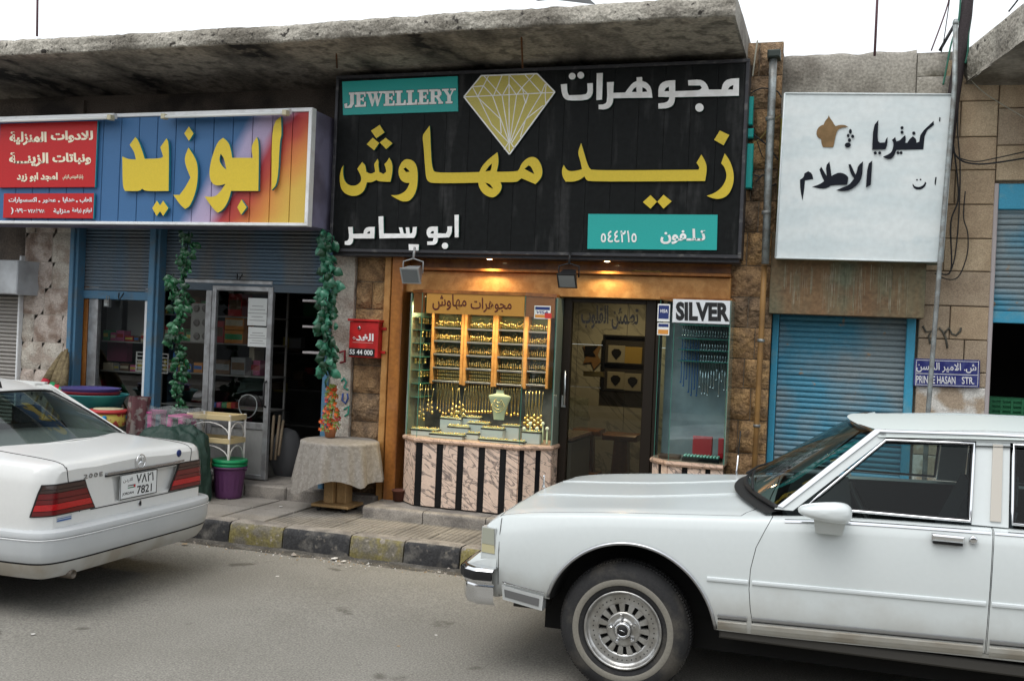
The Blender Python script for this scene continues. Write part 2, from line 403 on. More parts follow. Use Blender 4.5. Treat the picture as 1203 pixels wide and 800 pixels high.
marble_p = mat('pink_veined_marble', (.5,.4,.3), .25, extra=_marble((.72,.55,.44), (.17,.14,.13), 5.5, .045), grain=.1)
marble_e = mat('marble_ledge', (.5,.4,.3), .2, extra=_marble((.55,.38,.28), (.25,.17,.13), 12, .06))
marble_w = mat('grey_interior_marble', (.4,.4,.35), .25, extra=_marble((.55,.53,.44), (.3,.29,.25), 1.6, .04))
black_mb = mat('black_granite', (.010,.010,.011), .2)
gold = mat('gold', (.85,.55,.12), .22, 1, var=(.95,.75,.3), vscale=60)
velvet = mat('pale_green_velvet', (.38,.43,.29), .9)
tray_w = mat('tray_white', (.48,.52,.49), .6)
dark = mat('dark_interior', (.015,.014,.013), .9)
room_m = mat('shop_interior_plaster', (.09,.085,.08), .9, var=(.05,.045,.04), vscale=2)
black_f = mat('dark_bronze_frame', (.022,.017,.013), .35, .3)
black_pl = mat('black_plastic', (.015,.015,.016), .5)
g_case = glass('display_glass', (.92,.96,.94), .025, 0, .25)
g_door = glass('smoked_door_glass', (.50,.51,.47), .03)
g_shop = glass('shop_window_glass', (.75,.78,.77), .09)
g_edge = mat('green_glass_edge', (.05,.20,.15), .15)
# ================================================================ SETTING
def st(mb, name, mats, **k):
    o = mb.build(name, mats, None, **k); o['kind'] = 'structure'; return o
def xz(u, v, y): p = PY(u, v, y); return p.x, p.z
def xu(u, v, y): return PY(u, v, y).x
def zu(u, v, y): return PY(u, v, y).z
PVZ, STEPZ = .17, .29
# road: one gently uneven sheet out to the horizon
mb = MB()
xs = [-120,-60,-30,-16]+[-12+.5*i for i in range(41)]+[12,20,40,120]
ys = [-60,-40,-20]+[-4+.4*i for i in range(29)]+[7.5]
def rz(x, y): return (noise.noise(Vector((x*.5, y*.5, 0)))*.012 if -12 <= x <= 8 and y > -4 else 0) - (.012 if y > 7 else 0)
mb.add([(x, y, rz(x, y)) for y in ys for x in xs], [(j*len(xs)+i, j*len(xs)+i+1, (j+1)*len(xs)+i+1, (j+1)*len(xs)+i) for j in range(len(ys)-1) for i in range(len(xs)-1)], True)
st(mb, 'road', asphalt, origin=(0,0,0))
mb = MB().box(-120, 120, 13.5, 60, -.05, -.01); st(mb, 'ground', conc)
# pavement with slabs
pave = st(MB().box(-40, 30, 7.60, 9.0, -.2, PVZ-.025), 'pavement', pave_m)
random.seed(3)
ribbed = mat('ribbed_paving_tile', (.25,.23,.20), .85, var=(.18,.165,.145), vscale=3, grain=.15, bump=.3, bscale=90)
# left: poured slabs
xe = [-9.4,-8.3,-7.2,-6.1,-5.05,-4.62]
ymid = 8.12
for i in range(len(xe)-1):
    for (ya, yb) in ((7.6, ymid), (ymid, 8.62)):
        h = random.uniform(-.004, .004)
        mb = MB(); mb.hexa([(xe[i]+.006,ya+.006,PVZ-.03),(xe[i+1]-.006,ya+.006,PVZ-.03),(xe[i+1]-.006,yb-.006,PVZ-.03),(xe[i]+.006,yb-.006,PVZ-.03)],
             [(xe[i]+.012,ya+.01,PVZ+h),(xe[i+1]-.012,ya+.01,PVZ+h*.3),(xe[i+1]-.012,yb-.01,PVZ-h*.5),(xe[i]+.012,yb-.01,PVZ+h)])
        mb.build('paving_slab', pave_m, pave)
# right: small ribbed tiles, each with its own raised ribs
tile = MB().box(0, .292, 0, .292, -.02, 0)
for k in range(6): tile.box(.010+k*.0475, .010+k*.0475+.036, .006, .286, 0.0003, .0028)
tile_me = mesh_of(tile, 'paving_tile', ribbed)
for i in range(27):
    for j in range(4):
        y = 7.6+.006+j*.3
        if y+.29 > 8.66 and i < 2: continue
        piece('paving_tile', tile_me, pave, (-4.6+i*.3, y, PVZ-.007+random.uniform(-.002, .002)), (random.uniform(-.004,.004), random.uniform(-.004,.004), random.uniform(-.006,.006)))
# kerb
kerb = st(MB().box(-40, 30, 7.47, 7.595, -.2, PVZ-.02), 'kerb', kerb_stone)
edges = [xu(u, v, 7.43) for u, v in ((206,600),(269,609),(332,616),(411,626),(474,633),(540,640))]
stp = (edges[-1]-edges[0])/5
ke = [edges[0]-stp*i for i in range(7, 0, -1)]+edges+[edges[-1]+stp*i for i in range(1, 9)]
for i in range(len(ke)-1):
    a, b = ke[i]+.006, ke[i+1]-.006
    n, mb = 12, MB()
    isb = (i % 2 == 1)
    sd_ = random.random()*50
    prof = [(.0,-.1),(-.012,.02),(-.006,.09),(0,.145),(.02,.170),(.06,.178),(.165,.176)]
    def fn(s_, t_):
        k = t_*(len(prof)-1); q = min(int(k), len(prof)-2); fr = k-q
        dy = prof[q][0]*(1-fr)+prof[q+1][0]*fr; z = prof[q][1]*(1-fr)+prof[q+1][1]*fr
        x = a+(b-a)*s_
        nn = noise.noise(Vector((x*9, z*14+dy*9, sd_)))*.012 + noise.noise(Vector((x*3, z*3, sd_+9)))*.014
        ed = min(s_, 1-s_)
        rd = max(0, .06-ed)*.25
        return Vector((x, 7.43+dy-nn+rd if z < .172 else 7.43+dy, z+(nn*.4 if z > .1 else 0)-rd*.5))
    mb.grid(fn, n, 12)
    for k, f in enumerate(mb.f):
        z = sum(mb.v[q].z for q in f)/4
        y = sum(mb.v[q].y for q in f)/4
        if z > .158 and y > 7.455: mb.mi[k] = 1
    # ends
    b0 = len(mb.v)
    mb.add([mb.v[j*(n+1)] for j in range(13)]+[(a,7.60,-.1)], [tuple(range(14))]); mb.add([mb.v[j*(n+1)+n] for j in range(13)]+[(b,7.60,-.1)], [tuple(range(14))])
    mb.build('kerb_stone', [kerb_black if isb else kerb_yellow, kerb_stone], kerb)

# ================================================================ SHOP BUILDING WITH CONCRETE CANOPY
WY = 8.95
bA = thing('shop_building', 'low stone shop building with thick stained concrete canopy behind the blue and black signs', 'building', (-4.5, WY, 0))
X_L, X_R = -11.0, xu(905, 300, 8.85)
xp1a, xp1b = xu(25, 380, 8.85), xu(84, 380, 8.85)       # pale pillar
xpost1, xpost2 = (xu(83,380,8.8), xu(91,380,8.8)), (xu(176,380,8.8), xu(186.5,380,8.8))
xw1, xw2 = xu(387, 450, 8.8), xu(413, 450, 8.8)          # white painted strip right of the left shop
xs2 = xu(449, 450, 8.8)                                   # brown stones end
xp3a, xp3b = xu(853, 430, 8.75), xu(904, 430, 8.75)       # brown pillar at the right
# wall above the openings and its piers' core
ZL = zu(650, 318, 8.85)
mb = MB().box(X_L, X_R, WY, WY+.3, zu(100, 258, WY), 4.4)
mb.box(xw1, xs2+.02, 8.86, WY+.3, 0, 4.2); mb.box(xp3a+.02, xp3b-.02, 8.82, WY+.3, 0, 4.45)
mb.box(xu(-62,380,8.9), xp1a, 8.93, WY+.3, zu(10,345,8.88), 4.2); mb.box(xp1a, xp1b, 8.90, WY+.3, 0, 4.2); mb.box(X_L, xu(-60,380,8.9), 8.9, WY+.3, 0, 4.2)
mb.build('wall', plaster_d, bA)
mb = MB().box(X_L, xs2, 12.8, 13, 0, 3.2).box(xs2-.05, xs2+.05, 9.25, 12.8, 0, 3.2).box(X_L, X_R, WY+.3, 13, 3.2, 3.3).box(X_L, X_L+.2, 9.25, 12.8, 0, 3.2).box(X_L, xs2-.05, WY+.002, 13, 0, STEPZ)
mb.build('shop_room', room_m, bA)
# shop door step
mb = MB()
x0, x1 = xu(190,575,8.62), xu(440,590,8.62)
for k in range(5):
    a = x0+(x1-x0)*k/5; b = x0+(x1-x0)*(k+1)/5
    o = MB().bbox(a+.004, b-.004, 8.62+random.uniform(-.006,.006), 9.25, PVZ-.05, STEPZ+random.uniform(-.003,.003), .015).build('step_stone', kerb_stone, bA)
# shop step before the jeweller
x0, x1 = xu(425,595,8.22), xu(900,595,8.22)
n = 6
for k in range(n):
    a = x0+(x1-x0)*k/n; b = x0+(x1-x0)*(k+1)/n
    def fn(s_, t_):
        pr = [(0,-.05),(-.004,.06),(.0,.095),(.02,.108),(.5,.112),(1.1,.112)]
        kk = t_*5; q = min(int(kk), 4); fr = kk-q
        dy = pr[q][0]*(1-fr)+pr[q+1][0]*fr; z = pr[q][1]*(1-fr)+pr[q+1][1]*fr; x = a+.003+(b-a-.006)*s_
        return Vector((x, 8.24+dy+noise.noise(Vector((x*6, z*20, 3)))*.012, PVZ+z-.01+(noise.noise(Vector((x*5, dy*5, 1)))*.006 if dy < .3 else 0)))
    o = MB().grid(fn, 8, 10).build('step_stone', kerb_stone, bA)
# canopy slab: chipped front edge, sloping mouldy underside
xc0, xc1 = X_L-1, xu(863, 30, 7.6)
ztop, zfb = 4.455, 4.31
def canopy_fn(s_, t_):
    x = xc0+(xc1-xc0)*s_
    # ring: wall bottom -> front bottom -> front top -> roof back
    ring = [(9.0,4.24),(8.6,4.285),(8.2,4.29),(7.9,4.295),(7.66,4.30),(7.61,4.315),(7.6,4.345),(7.6,4.39),(7.605,4.43),(7.63,4.46),(7.75,4.475),(8.2,4.49),(9.3,4.50)]
    k = t_*(len(ring)-1); q = min(int(k), len(ring)-2); fr = k-q
    y = ring[q][0]*(1-fr)+ring[q+1][0]*fr; z = ring[q][1]*(1-fr)+ring[q+1][1]*fr
    z += -.008*math.sin(x*.9)
    if 4 <= q <= 10:
        c = noise.noise(Vector((x*4.2, z*8, y*5)))*.016+noise.noise(Vector((x*13, z*22, y*5)))*.016+noise.noise(Vector((x*30, z*40, 2)))*.007
        y += c; z += (noise.noise(Vector((x*2, 5, y*4)))*.008+noise.noise(Vector((x*17, 5, y*4)))*.006+min(0,noise.noise(Vector((x*3.1, 9, 1)))+.25)*.05) * (1 if q > 6 else .6)
    return Vector((x, y, z))
mb = MB().grid(canopy_fn, 420, 36)
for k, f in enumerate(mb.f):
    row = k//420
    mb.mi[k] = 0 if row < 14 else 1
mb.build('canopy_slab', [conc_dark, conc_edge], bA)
# canopy end face
pr = [canopy_fn(1, j/36) for j in range(37)]
mb = MB().prism([p for p in pr], (-.02, 0, 0)); mb.build('canopy_end', conc, bA)
# rusty bars showing under the canopy
for (u, v0, v1) in ((612,22,80),(394,38,80),(652,24,46)):
    p = PY(u, v0, 7.62); q = PY(u+2, v1, 8.3)
    MB().tube([p+Vector((0,0,-.02)), (p+q)/2+Vector((0,0,-.01)), q], .008, 6).build('rebar', mat('rust', (.12,.05,.02), .9, grain=.3), bA)

# ---- stone blocks
def rough_block(w_, h_, seed, d=.05, n=7, m_=5):
    mb = MB()
    def fn(s_, t_):
        e = min(s_, 1-s_)*w_; g = min(t_, 1-t_)*h_; ed = min(e, g)
        prt = min(1, ed/.022)
        nz = noise.noise(Vector((s_*w_*9, t_*h_*9, seed)))*.6+noise.noise(Vector((s_*w_*22, t_*h_*22, seed+5)))*.35
        return Vector(((s_-.5)*w_, -prt*d*(.55+nz), (t_-.5)*h_))
    mb.grid(fn, n, m_)
    c = [fn(a, b) for a, b in ((0,0),(1,0),(1,1),(0,1))]
    mb.add([Vector((p.x, 0, p.z)) for p in c]+[Vector((p.x, .06, p.z)) for p in c], [(0,1,5,4),(1,2,6,5),(2,3,7,6),(3,0,4,7)])
    return mb
def block_wall(parent, name, mats, xa, xb, za, zb, y, ch, bw, d=.045, joint=.008, smooth=False, seed=0, skip=None):
    """courses of stones, each stone an object; xa/xb may depend on height"""
    rnd = random.Random(seed)
    meshes = {}
    z = za; r = 0
    while z < zb-.03:
        h = min(ch*rnd.uniform(.93, 1.07), zb-z)
        if zb-(z+h) < .08: h = zb-z
        L, Rr = xa, xb
        x = L; first = True
        while x < Rr-.02:
            bwid = bw*rnd.uniform(.8, 1.25)
            if first and r % 2: bwid *= .5
            first = False
            if Rr-(x+bwid) < bw*.35: bwid = Rr-x
            if not (skip and skip(x+bwid/2, z+h/2)):
                w_, hh = bwid-joint, h-joint
                if smooth:
                    mb = MB(); dd = rnd.uniform(0, .006); b = .006
                    mb.bbox(-w_/2, w_/2, -.02-dd, .05, -hh/2, hh/2, b)
                else: mb = rough_block(w_, hh, rnd.random()*90, d)
                mi = mats[rnd.randrange(len(mats))]
                me = mesh_of(mb, name, mi)
                piece(name, me, parent, (x+bwid/2, y, z+h/2))
            x += bwid
        z += h; r += 1
def part_empty(name, parent, loc):
    o = bpy.data.objects.new(name, None); COL.objects.link(o); o.parent = parent; o.location = Vector(loc)-ORG[parent.name]; ORG[o.name] = Vector(loc); o.empty_display_size = .1; return o
pil = MB().box(xp1a+.01, xp1b-.01, 8.86, 8.93, 0, 4.0).build('pale_pillar', mat('pale_mortar', (.34,.30,.26), .95, grain=.3), bA)
block_wall(pil, 'stone_block', stone_w, xp1a, xp1b, .1, 3.3, 8.86, .30, .30, .034, seed=4)
pil = MB().box(xw2+.01, xs2-.01, 8.83, 8.9, 0, 3.2).build('brown_pillar', mortar, bA)
block_wall(pil, 'stone_block', stone_b, xw2, xs2, .17, 2.66, 8.82, .275, .38, .065, seed=9)
pil = MB().box(xp3a+.01, xp3b-.01, 8.80, 8.85, 0, 4.45).build('brown_pillar', mortar, bA)
block_wall(pil, 'stone_block', stone_b, xp3a, xp3b, .15, 4.45, 8.79, .27, .26, .07, seed=21)
MB().box(xw1, xw2-.004, 8.78, 8.9, STEPZ-.1, 2.7).build('painted_strip', stone_w[0], bA)

# ---- roller shutters: every slat a piece
def shutter(parent, xa, xb, za, zb, y, m_, pitch=.036, bottom=None, bm_=None):
    sh = MB().box(xa, xb, y+.02, y+.03, za, zb).build('roller_shutter', dark if m_ is not shut_b else shut_d, parent)
    sl = MB()
    prof = [(0,0),(-.010,.006),(-.014,.018),(-.011,.030),(-.002,.036),(.004,.040),(.004,.0405)]
    vs = []
    for x in (0, 1):
        for dy, dz in prof: vs.append((x, dy, dz*pitch/.042))
    n = len(prof); sl.add(vs, [(i, i+1, n+i+1, n+i) for i in range(n-1)], True)
    me = mesh_of(sl, 'slat', m_)
    k = 0; z = za
    while z+pitch <= zb+.01:
        o = piece('slat', me, sh, (xa, y+random.uniform(-.003,.003), z+random.uniform(-.001,.001)), (0, random.uniform(-.002,.002), random.uniform(-.001,.001)), (xb-xa, 1, 1)); z += pitch; k += 1
    if bottom:
        MB().bbox(xa, xb, y-.025, y+.02, za-bottom, za-.002, .004).build('bottom_rail', bm_, sh)
    return sh
# left shop: two shutters rolled half-way, blue posts
zt = zu(130, 262, 8.9); zb1 = zu(130, 344, 8.88)
xa, xb = xpost1[1]-.01, xpost2[0]+.01
s1 = shutter(bA, xa, xb, zb1+.02, zt+.1, 8.9, shut_d, bottom=.09, bm_=blue_post)
xc, xd = xpost2[1]-.01, xu(390, 400, 8.8)
zb2 = zu(300, 336, 8.88)
s2 = shutter(bA, xc, xd, zb2+.02, zt+.1, 8.9, shut_d, bottom=.08, bm_=mat('shutter_rail_dark', (.07,.095,.12), .5))
for (u, v, x_) in ((144, 350, None), (283, 328, None)):
    p = PY(u, v, 8.86)
    MB().tube([p+Vector((-.03,-.02,.05)), p+Vector((-.012,-.05,-.01)), p+Vector((.012,-.05,-.01)), p+Vector((.03,-.02,.05))], .007, 6).build('shutter_handle', black_pl, bA)
p = PY(128, 354, 8.86); MB().bbox(p.x-.03, p.x+.03, p.y-.05, p.y, p.z-.06, p.z+.02, .01).tube([p+Vector((-.018,-.02,.015)), p+Vector((-.016,-.02,.055)), p+Vector((.016,-.02,.055)), p+Vector((.018,-.02,.015))], .006, 6).build('padlock', steel, bA)
for (a, b) in (xpost1, xpost2):
    MB().bbox(a, b-.035, 8.74, 8.88, STEPZ-.1, zt+.1, .006).bbox(b-.035, b, 8.77, 8.88, STEPZ-.1, zt+.1, .004).build('blue_post', blue_post, bA)
MB().bbox(xw1-.05, xw1+.01, 8.74, 8.77, STEPZ-.1, 2.7, .005).build('blue_post', blue_post, bA)
# far left grey shutter and its box
xg1 = xu(24, 400, 8.85)
shutter(bA, xu(-70, 400, 8.85), xg1, .17, zu(10, 345, 8.88), 8.88, shut_g, pitch=.042)
MB().bbox(xg1-.012, xp1a+.012, 8.80, 8.9, .15, 2.5, .006).build('shutter_guide', white_m, bA)
p0, p1 = PY(-60, 304, 8.55), PY(21, 304, 8.55); p2 = PY(21, 346, 8.55)
MB().bbox(p0.x, p1.x, 8.55, 8.86, p2.z, p0.z, .01).build('shutter_box', mat('pale_grey_metal', (.42,.44,.46), .5, var=(.3,.31,.32), vscale=4), bA)

# ---- left shop glazing
YG = 8.93
def frame_bars(parent, rects, y0, y1, m_, name='frame_bar'):
    for r in rects: MB().bbox(r[0], r[1], y0, y1, r[2], r[3], .004).build(name, m_, parent)
zf0, zf1 = STEPZ+.03, zb1+.06
wn = MB().add([PY(116,345,YG), PY(170,345,YG), (xu(170,460,YG),YG,STEPZ+.3), (xu(116,460,YG),YG,STEPZ+.3)], [(0,1,2,3)]).build('shop_window', g_shop, bA, fix=False)
for r in ((xu(91,400,YG),xu(97,400,YG),zf0,zf1,white_m),(xu(97,400,YG),xu(104,400,YG),zf0,zf1,wood_o),(xu(105,400,YG),xu(115.5,400,YG),zf0,zf1,alu),(xu(170.5,400,YG),xu(174.5,400,YG),zf0,zf1,white_m)):
    MB().bbox(r[0], r[1], YG-.03, YG+.03, r[2], r[3], .004).build('window_stile', r[4], wn)
MB().bbox(xu(104,400,YG), xpost2[0], YG-.02, YG+.02, zf1-.05, zf1, .004).build('window_rail', alu, wn)
MB().bbox(xu(104,400,YG), xpost2[0], YG-.02, YG+.02, zf0, zf0+.3, .004).build('window_rail', alu, wn)
# second window and the sliding door leaf
zd0, zd1 = STEPZ+.01, zu(300, 337, 8.93)
w2 = MB().add([(xu(188,400,YG),YG,zd0+.55),(xu(245,400,YG),YG,zd0+.55),(xu(245,400,YG),YG,zd1),(xu(188,400,YG),YG,zd1)], [(0,1,2,3)]).build('shop_window', g_shop, bA, fix=False)
MB().bbox(xu(187,400,YG), xu(246,400,YG), YG-.02, YG+.02, zd0, zd0+.55, .006).build('kick_panel', alu, w2)
MB().bbox(xu(243,400,YG), xu(250,400,YG), YG-.05, YG+.03, zd0, zd1, .006).build('window_stile', alu, w2)
MB().bbox(xu(187,400,YG), xu(320,400,YG), YG-.05, YG+.03, zd1, zd1+.06, .006).build('window_rail', alu, w2)
YD = 8.89
door = MB().add([(xu(251,400,YD),YD,zu(300,502,YD)),(xu(315,400,YD),YD,zu(300,502,YD)),(xu(315,400,YD),YD,zd1),(xu(251,400,YD),YD,zd1)], [(0,1,2,3)]).build('sliding_door', g_shop, bA, fix=False)
xa, xb = xu(249,400,YD), xu(320,400,YD); zk = zu(300, 502, YD)
MB().bbox(xb-.055, xb, YD-.03, YD+.02, zd0, zd1, .006).build('door_stile', alu, door)
MB().bbox(xa, xa+.045, YD-.03, YD+.02, zd0, zd1, .006).build('door_stile', alu, door)
MB().bbox(xa+.045, xb-.055, YD-.03, YD+.02, zd1-.05, zd1, .006).build('door_rail', alu, door)
MB().bbox(xa+.045, xb-.055, YD-.03, YD+.02, zk-.02, zk+.05, .006).build('door_rail', alu, door)
MB().bbox(xa+.045, xb-.055, YD-.03, YD+.02, zd0, zd0+.05, .006).build('door_rail', alu, door)
mb = MB(); k = 0
x = xa+.047
while x < xb-.065:
    mb.bbox(x, x+.012, YD-.018, YD+.005, zd0+.05, zk-.02, .003); x += .0155
o = mb.build('ribbed_panel', mat('ribbed_aluminium', (.36,.36,.35), .5, .3), door)
MB().tube([(xb-.03, YD-.03, zu(315,478,YD)), (xb-.03, YD-.07, zu(315,476,YD)), (xb-.03, YD-.07, zu(315,450,YD)), (xb-.03, YD-.03, zu(315,448,YD))], .011, 8).build('door_handle', black_pl, door)

# ---- jeweller's opening: wooden pilaster and fascia
xj0, xj1 = xs2, xu(856, 400, 8.75)
zlt = zu(650, 300, 8.8); zl1 = zu(650, 322, 8.75); zl0 = zu(650, 348.5, 8.75)
MB().bbox(xu(447.5,450,8.72), xu(455,450,8.72), 8.70, 9.0, PVZ, zlt, .006).build('wood_pilaster', wood_t, bA)
MB().bbox(xu(456,450,8.66), xu(469.5,450,8.66), 8.64, 9.0, PVZ, zlt, .008).build('wood_pilaster', wood_o, bA)
MB().bbox(xu(461,335,8.7), xj1, 8.72, 8.98, zl0, zl1, .006).build('wood_fascia', wood_t, bA)
MB().bbox(xu(470,335,8.6), xj1, 8.66, 8.98, zl1+.004, zl1+.03, .004).build('wood_moulding', wood_o, bA)
MB().bbox(xu(470,335,8.7), xj1, 8.80, 8.98, zl1+.034, zlt+.35, .006).build('wood_board', wood_o, bA)
for u in (558, 760):
    p = PY(u, 319, 8.74); mb = MB().tube([p+Vector((-.13,0,0)), p+Vector((.13,0,0))], .008, 8)
    for s_ in (-.1, .1): mb.lathe((p.x+s_, 8.80, p.z), [(.012,0),(.012,-.06)], 8, axis='Y')
    mb.build('brass_rail', mat('brass', (.45,.30,.10), .35, .9), bA)
# room of the jeweller
xr0, xr1 = xs2+.055, xu(905, 400, 9.0)
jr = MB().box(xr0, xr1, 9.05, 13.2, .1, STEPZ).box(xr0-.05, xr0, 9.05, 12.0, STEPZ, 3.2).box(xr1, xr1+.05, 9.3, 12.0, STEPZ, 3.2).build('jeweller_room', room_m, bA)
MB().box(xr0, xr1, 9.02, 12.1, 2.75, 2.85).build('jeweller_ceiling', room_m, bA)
# back wall of marble slabs
xx = xr0; k = 0
for i in range(6):
    a = xr0+(xr1-xr0)*i/6; b = xr0+(xr1-xr0)*(i+1)/6
    for j in range(5):
        za, zb_ = STEPZ+j*.5, STEPZ+(j+1)*.5
        MB().bbox(a+.002, b-.002, 11.5, 11.6, za+.002, zb_-.002, .003).build('marble_slab', marble_w, jr)
# ================================================================ JEWELLER'S GLASS DOOR (a leaf of the building, thing of its own frame)
YJ = 8.86
gd = thing('glass_door', 'dark bronze framed glass door with Arabic lettering in the jewellery shop front', 'door', (xu(712,500,YJ), YJ, STEPZ))
dx0, dx1 = xu(660,450,YJ), xu(768.5,450,YJ)
dz0, dz1 = STEPZ+.005, zu(712,350,YJ)
MB().bbox(dx0, dx0+.075, YJ-.04, YJ+.03, dz0, dz1, .006).build('door_stile', black_f, gd)
MB().bbox(dx1-.095, dx1, YJ-.04, YJ+.03, dz0, dz1, .006).build('door_stile', black_f, gd)
MB().bbox(dx0+.075, dx1-.095, YJ-.035, YJ+.03, dz1-.05, dz1, .005).build('door_rail', black_f, gd)
MB().bbox(dx0+.075, dx1-.095, YJ-.035, YJ+.03, dz0, dz0+.10, .005).build('door_rail', black_f, gd)
MB().add([(dx0+.07,YJ,dz0+.1),(dx1-.09,YJ,dz0+.1),(dx1-.09,YJ,dz1-.05),(dx0+.07,YJ,dz1-.05)], [(0,1,2,3)]).build('door_pane', g_door, gd, fix=False)
MB().tube([PY(663,475,YJ-.04), PY(663,475,YJ-.08), PY(664,436,YJ-.08), PY(664,436,YJ-.04)], .011, 8).build('door_handle', dchrome, gd)
MB().bbox(xu(661,470,YJ), xu(666,470,YJ), YJ-.055, YJ-.04, zu(663,478,YJ), zu(663,464,YJ), .004).build('lock_plate', dchrome, gd)
text('lettering', arab('تطمئن القلوب'), quadY(683,358,750,386,YJ-.012, v0r=360, v1r=388), .002, black_pl, gd, bold=.02)
MB().bbox(dx0+.075, xu(712,440,YJ+.6), YJ+.5, YJ+.53, zu(690,442,YJ+.5), zu(690,436,YJ+.5), .004).build('push_bar', MT['brass'], gd)
# stepping edge between case and door: brass jamb
MB().bbox(xu(652,450,YJ), xu(659,450,YJ), YJ-.06, YJ+.04, dz0, dz1, .006).build('door_jamb', mat('brass_jamb', (.22,.16,.05), .35, .8), gd)
MB().bbox(xu(769,450,YJ), xu(775,450,YJ), YJ-.05, YJ+.04, dz0, dz1, .006).build('door_jamb', black_f, gd)
# inside: framed pictures, pedestal stool, counter
pf = thing('picture_frame', 'black framed display of four square pictures on the marble wall behind the glass door', 'picture frame', PY(733,461,11.42))
a, b = PY(709,392,11.42), PY(760,461,11.42); a.z, b.z = zu(734,394,11.42), zu(734,461,11.42)
MB().bbox(a.x, b.x, 11.44, 11.5, b.z, a.z, .01).build('backing', mat('frame_backing', (.05,.045,.04), .5), pf)
t_ = .025
for r in ((a.x,a.x+t_,b.z,a.z),(b.x-t_,b.x,b.z,a.z),(a.x+t_,b.x-t_,a.z-t_,a.z),(a.x+t_,b.x-t_,b.z,b.z+t_),(a.x+t_,b.x-t_,(a.z+b.z)/2-.01,(a.z+b.z)/2+.01)):
    MB().bbox(r[0], r[1], 11.40, 11.44, r[2], r[3], .004).build('frame_bar', black_pl, pf)
for i, (u, v, c) in enumerate(((724,416,0),(744,418,1),(723,447,0),(743,449,0))):
    p = PY(u, v, 11.42); h = .10
    q = MB().bbox(p.x-h, p.x+h, 11.425, 11.438, p.z-h, p.z+h, .004).build('picture', mat('cream_card', (.36,.33,.25), .6) if not c else mat('gold_card', (.55,.38,.10), .4, .3), pf)
    if not c: shapes([[(p.x+.065*x_, p.z+.06*z_) for x_, z_ in ((-.9,.5),(-.4,1),(.4,1),(.9,.5),(.8,-.1),(0,-1.1),(-.8,-.1))]], 11.425, .004, 'heart_motif', black_pl, q)
for (u, v) in ((686,418), (697,427), (702,412)):
    pass
p = PY(694,420,11.45)
ws = thing('wall_ornament', 'small orange and dark paper ornament on the marble wall left of the framed pictures', 'ornament', (p.x, 11.5, p.z-.12))
shapes([[(p.x+x_*.12, p.z+z_*.14) for x_, z_ in ((-.9,.9),(.9,1),(.6,.2),(1,-.3),(.3,-1),(0,-.4),(-.8,-.5),(-.5,.2))]], 11.49, .01, 'card', mat('orange_paper', (.30,.17,.07), .7), ws)
shapes([[(p.x+x_*.09, p.z+z_*.07+.07) for x_, z_ in ((-.9,.9),(.9,1),(.2,0),(.6,-.8),(-.8,-.7))]], 11.478, .008, 'dark_shape', black_pl, ws)
def pedestal(u, v0, v1, y, label, w_):
    p = PY(u, v1, y); p.z = STEPZ; zt_ = PY(u, v0, y).z
    t = thing('pedestal_stool', label, 'stool', p)
    MB().bbox(p.x-w_, p.x+w_, y-w_*.8, y+w_*.8, zt_-.07, zt_, .02).build('seat', wood_o, t)
    MB().hexa([(p.x-w_*.5,y-w_*.4,STEPZ+.09),(p.x+w_*.5,y-w_*.4,STEPZ+.09),(p.x+w_*.5,y+w_*.4,STEPZ+.09),(p.x-w_*.5,y+w_*.4,STEPZ+.09)],
              [(p.x-w_*.38,y-w_*.35,zt_-.072),(p.x+w_*.38,y-w_*.35,zt_-.072),(p.x+w_*.38,y+w_*.35,zt_-.072),(p.x-w_*.38,y+w_*.35,zt_-.072)]).build('pedestal', wood_o, t)
    MB().bbox(p.x-w_*.9, p.x+w_*.9, y-w_*.75, y+w_*.75, STEPZ, STEPZ+.088, .02).build('base', wood_o, t)
    return t
pedestal(729, 509, 551, 10.7, 'brown wooden pedestal stool in the middle of the jeweller floor seen through the door', .19)
pedestal(690, 503, 545, 11.0, 'brown wooden pedestal stool half hidden behind the counter left of the door', .16)
ct = thing('shop_counter', 'pale low counter with a glass top just inside the jewellery shop door', 'counter', (xu(672,560,9.9), 9.9, STEPZ))
a = xu(655,530,9.4); b = xu(690,530,10.2)
MB().bbox(a-.8, b, 9.5, 10.3, STEPZ, STEPZ+.55, .01).build('counter_body', mat('counter_laminate', (.34,.32,.27), .5), ct)
MB().bbox(a-.8, b+.01, 9.49, 10.31, STEPZ+.57, STEPZ+.60, .006).build('counter_top', marble_e, ct)
MB().bbox(a-.7, b-.02, 9.55, 10.25, STEPZ+.60, STEPZ+.95, .006).build('glass_box', g_case, ct)

# ================================================================ GOLD DISPLAY WINDOW
yc = 8.45
zl = zu(560, 519, yc)           # ledge top
cA, cB, cC, cD = (xu(478,500,8.62), 8.62), (xu(490,500,yc), yc), (xu(611,500,yc), yc), (xu(648,500,8.63), 8.63)
cL, cR = (cA[0], 9.03), (cD[0], 9.03)
zg = zu(560, 346, yc)           # glass top
dw = thing('gold_display_window', 'big glazed display window full of gold jewellery on a pink marble base with black strips', 'shop window', ((cA[0]+cD[0])/2, 8.8, STEPZ))
def offset_path(pts, d):
    out = []
    n = len(pts)
    for i in range(n):
        a = Vector(pts[max(i-1,0)]); b = Vector(pts[i]); c = Vector(pts[min(i+1,n-1)])
        t = ((b-a).normalized() if i else Vector((0,0)))+((c-b).normalized() if i < n-1 else Vector((0,0)))
        t.normalize(); nn = Vector((t.y, -t.x)); out.append(b+nn*d)
    return out
path = [cL, cA, cB, cC, cD, cR]
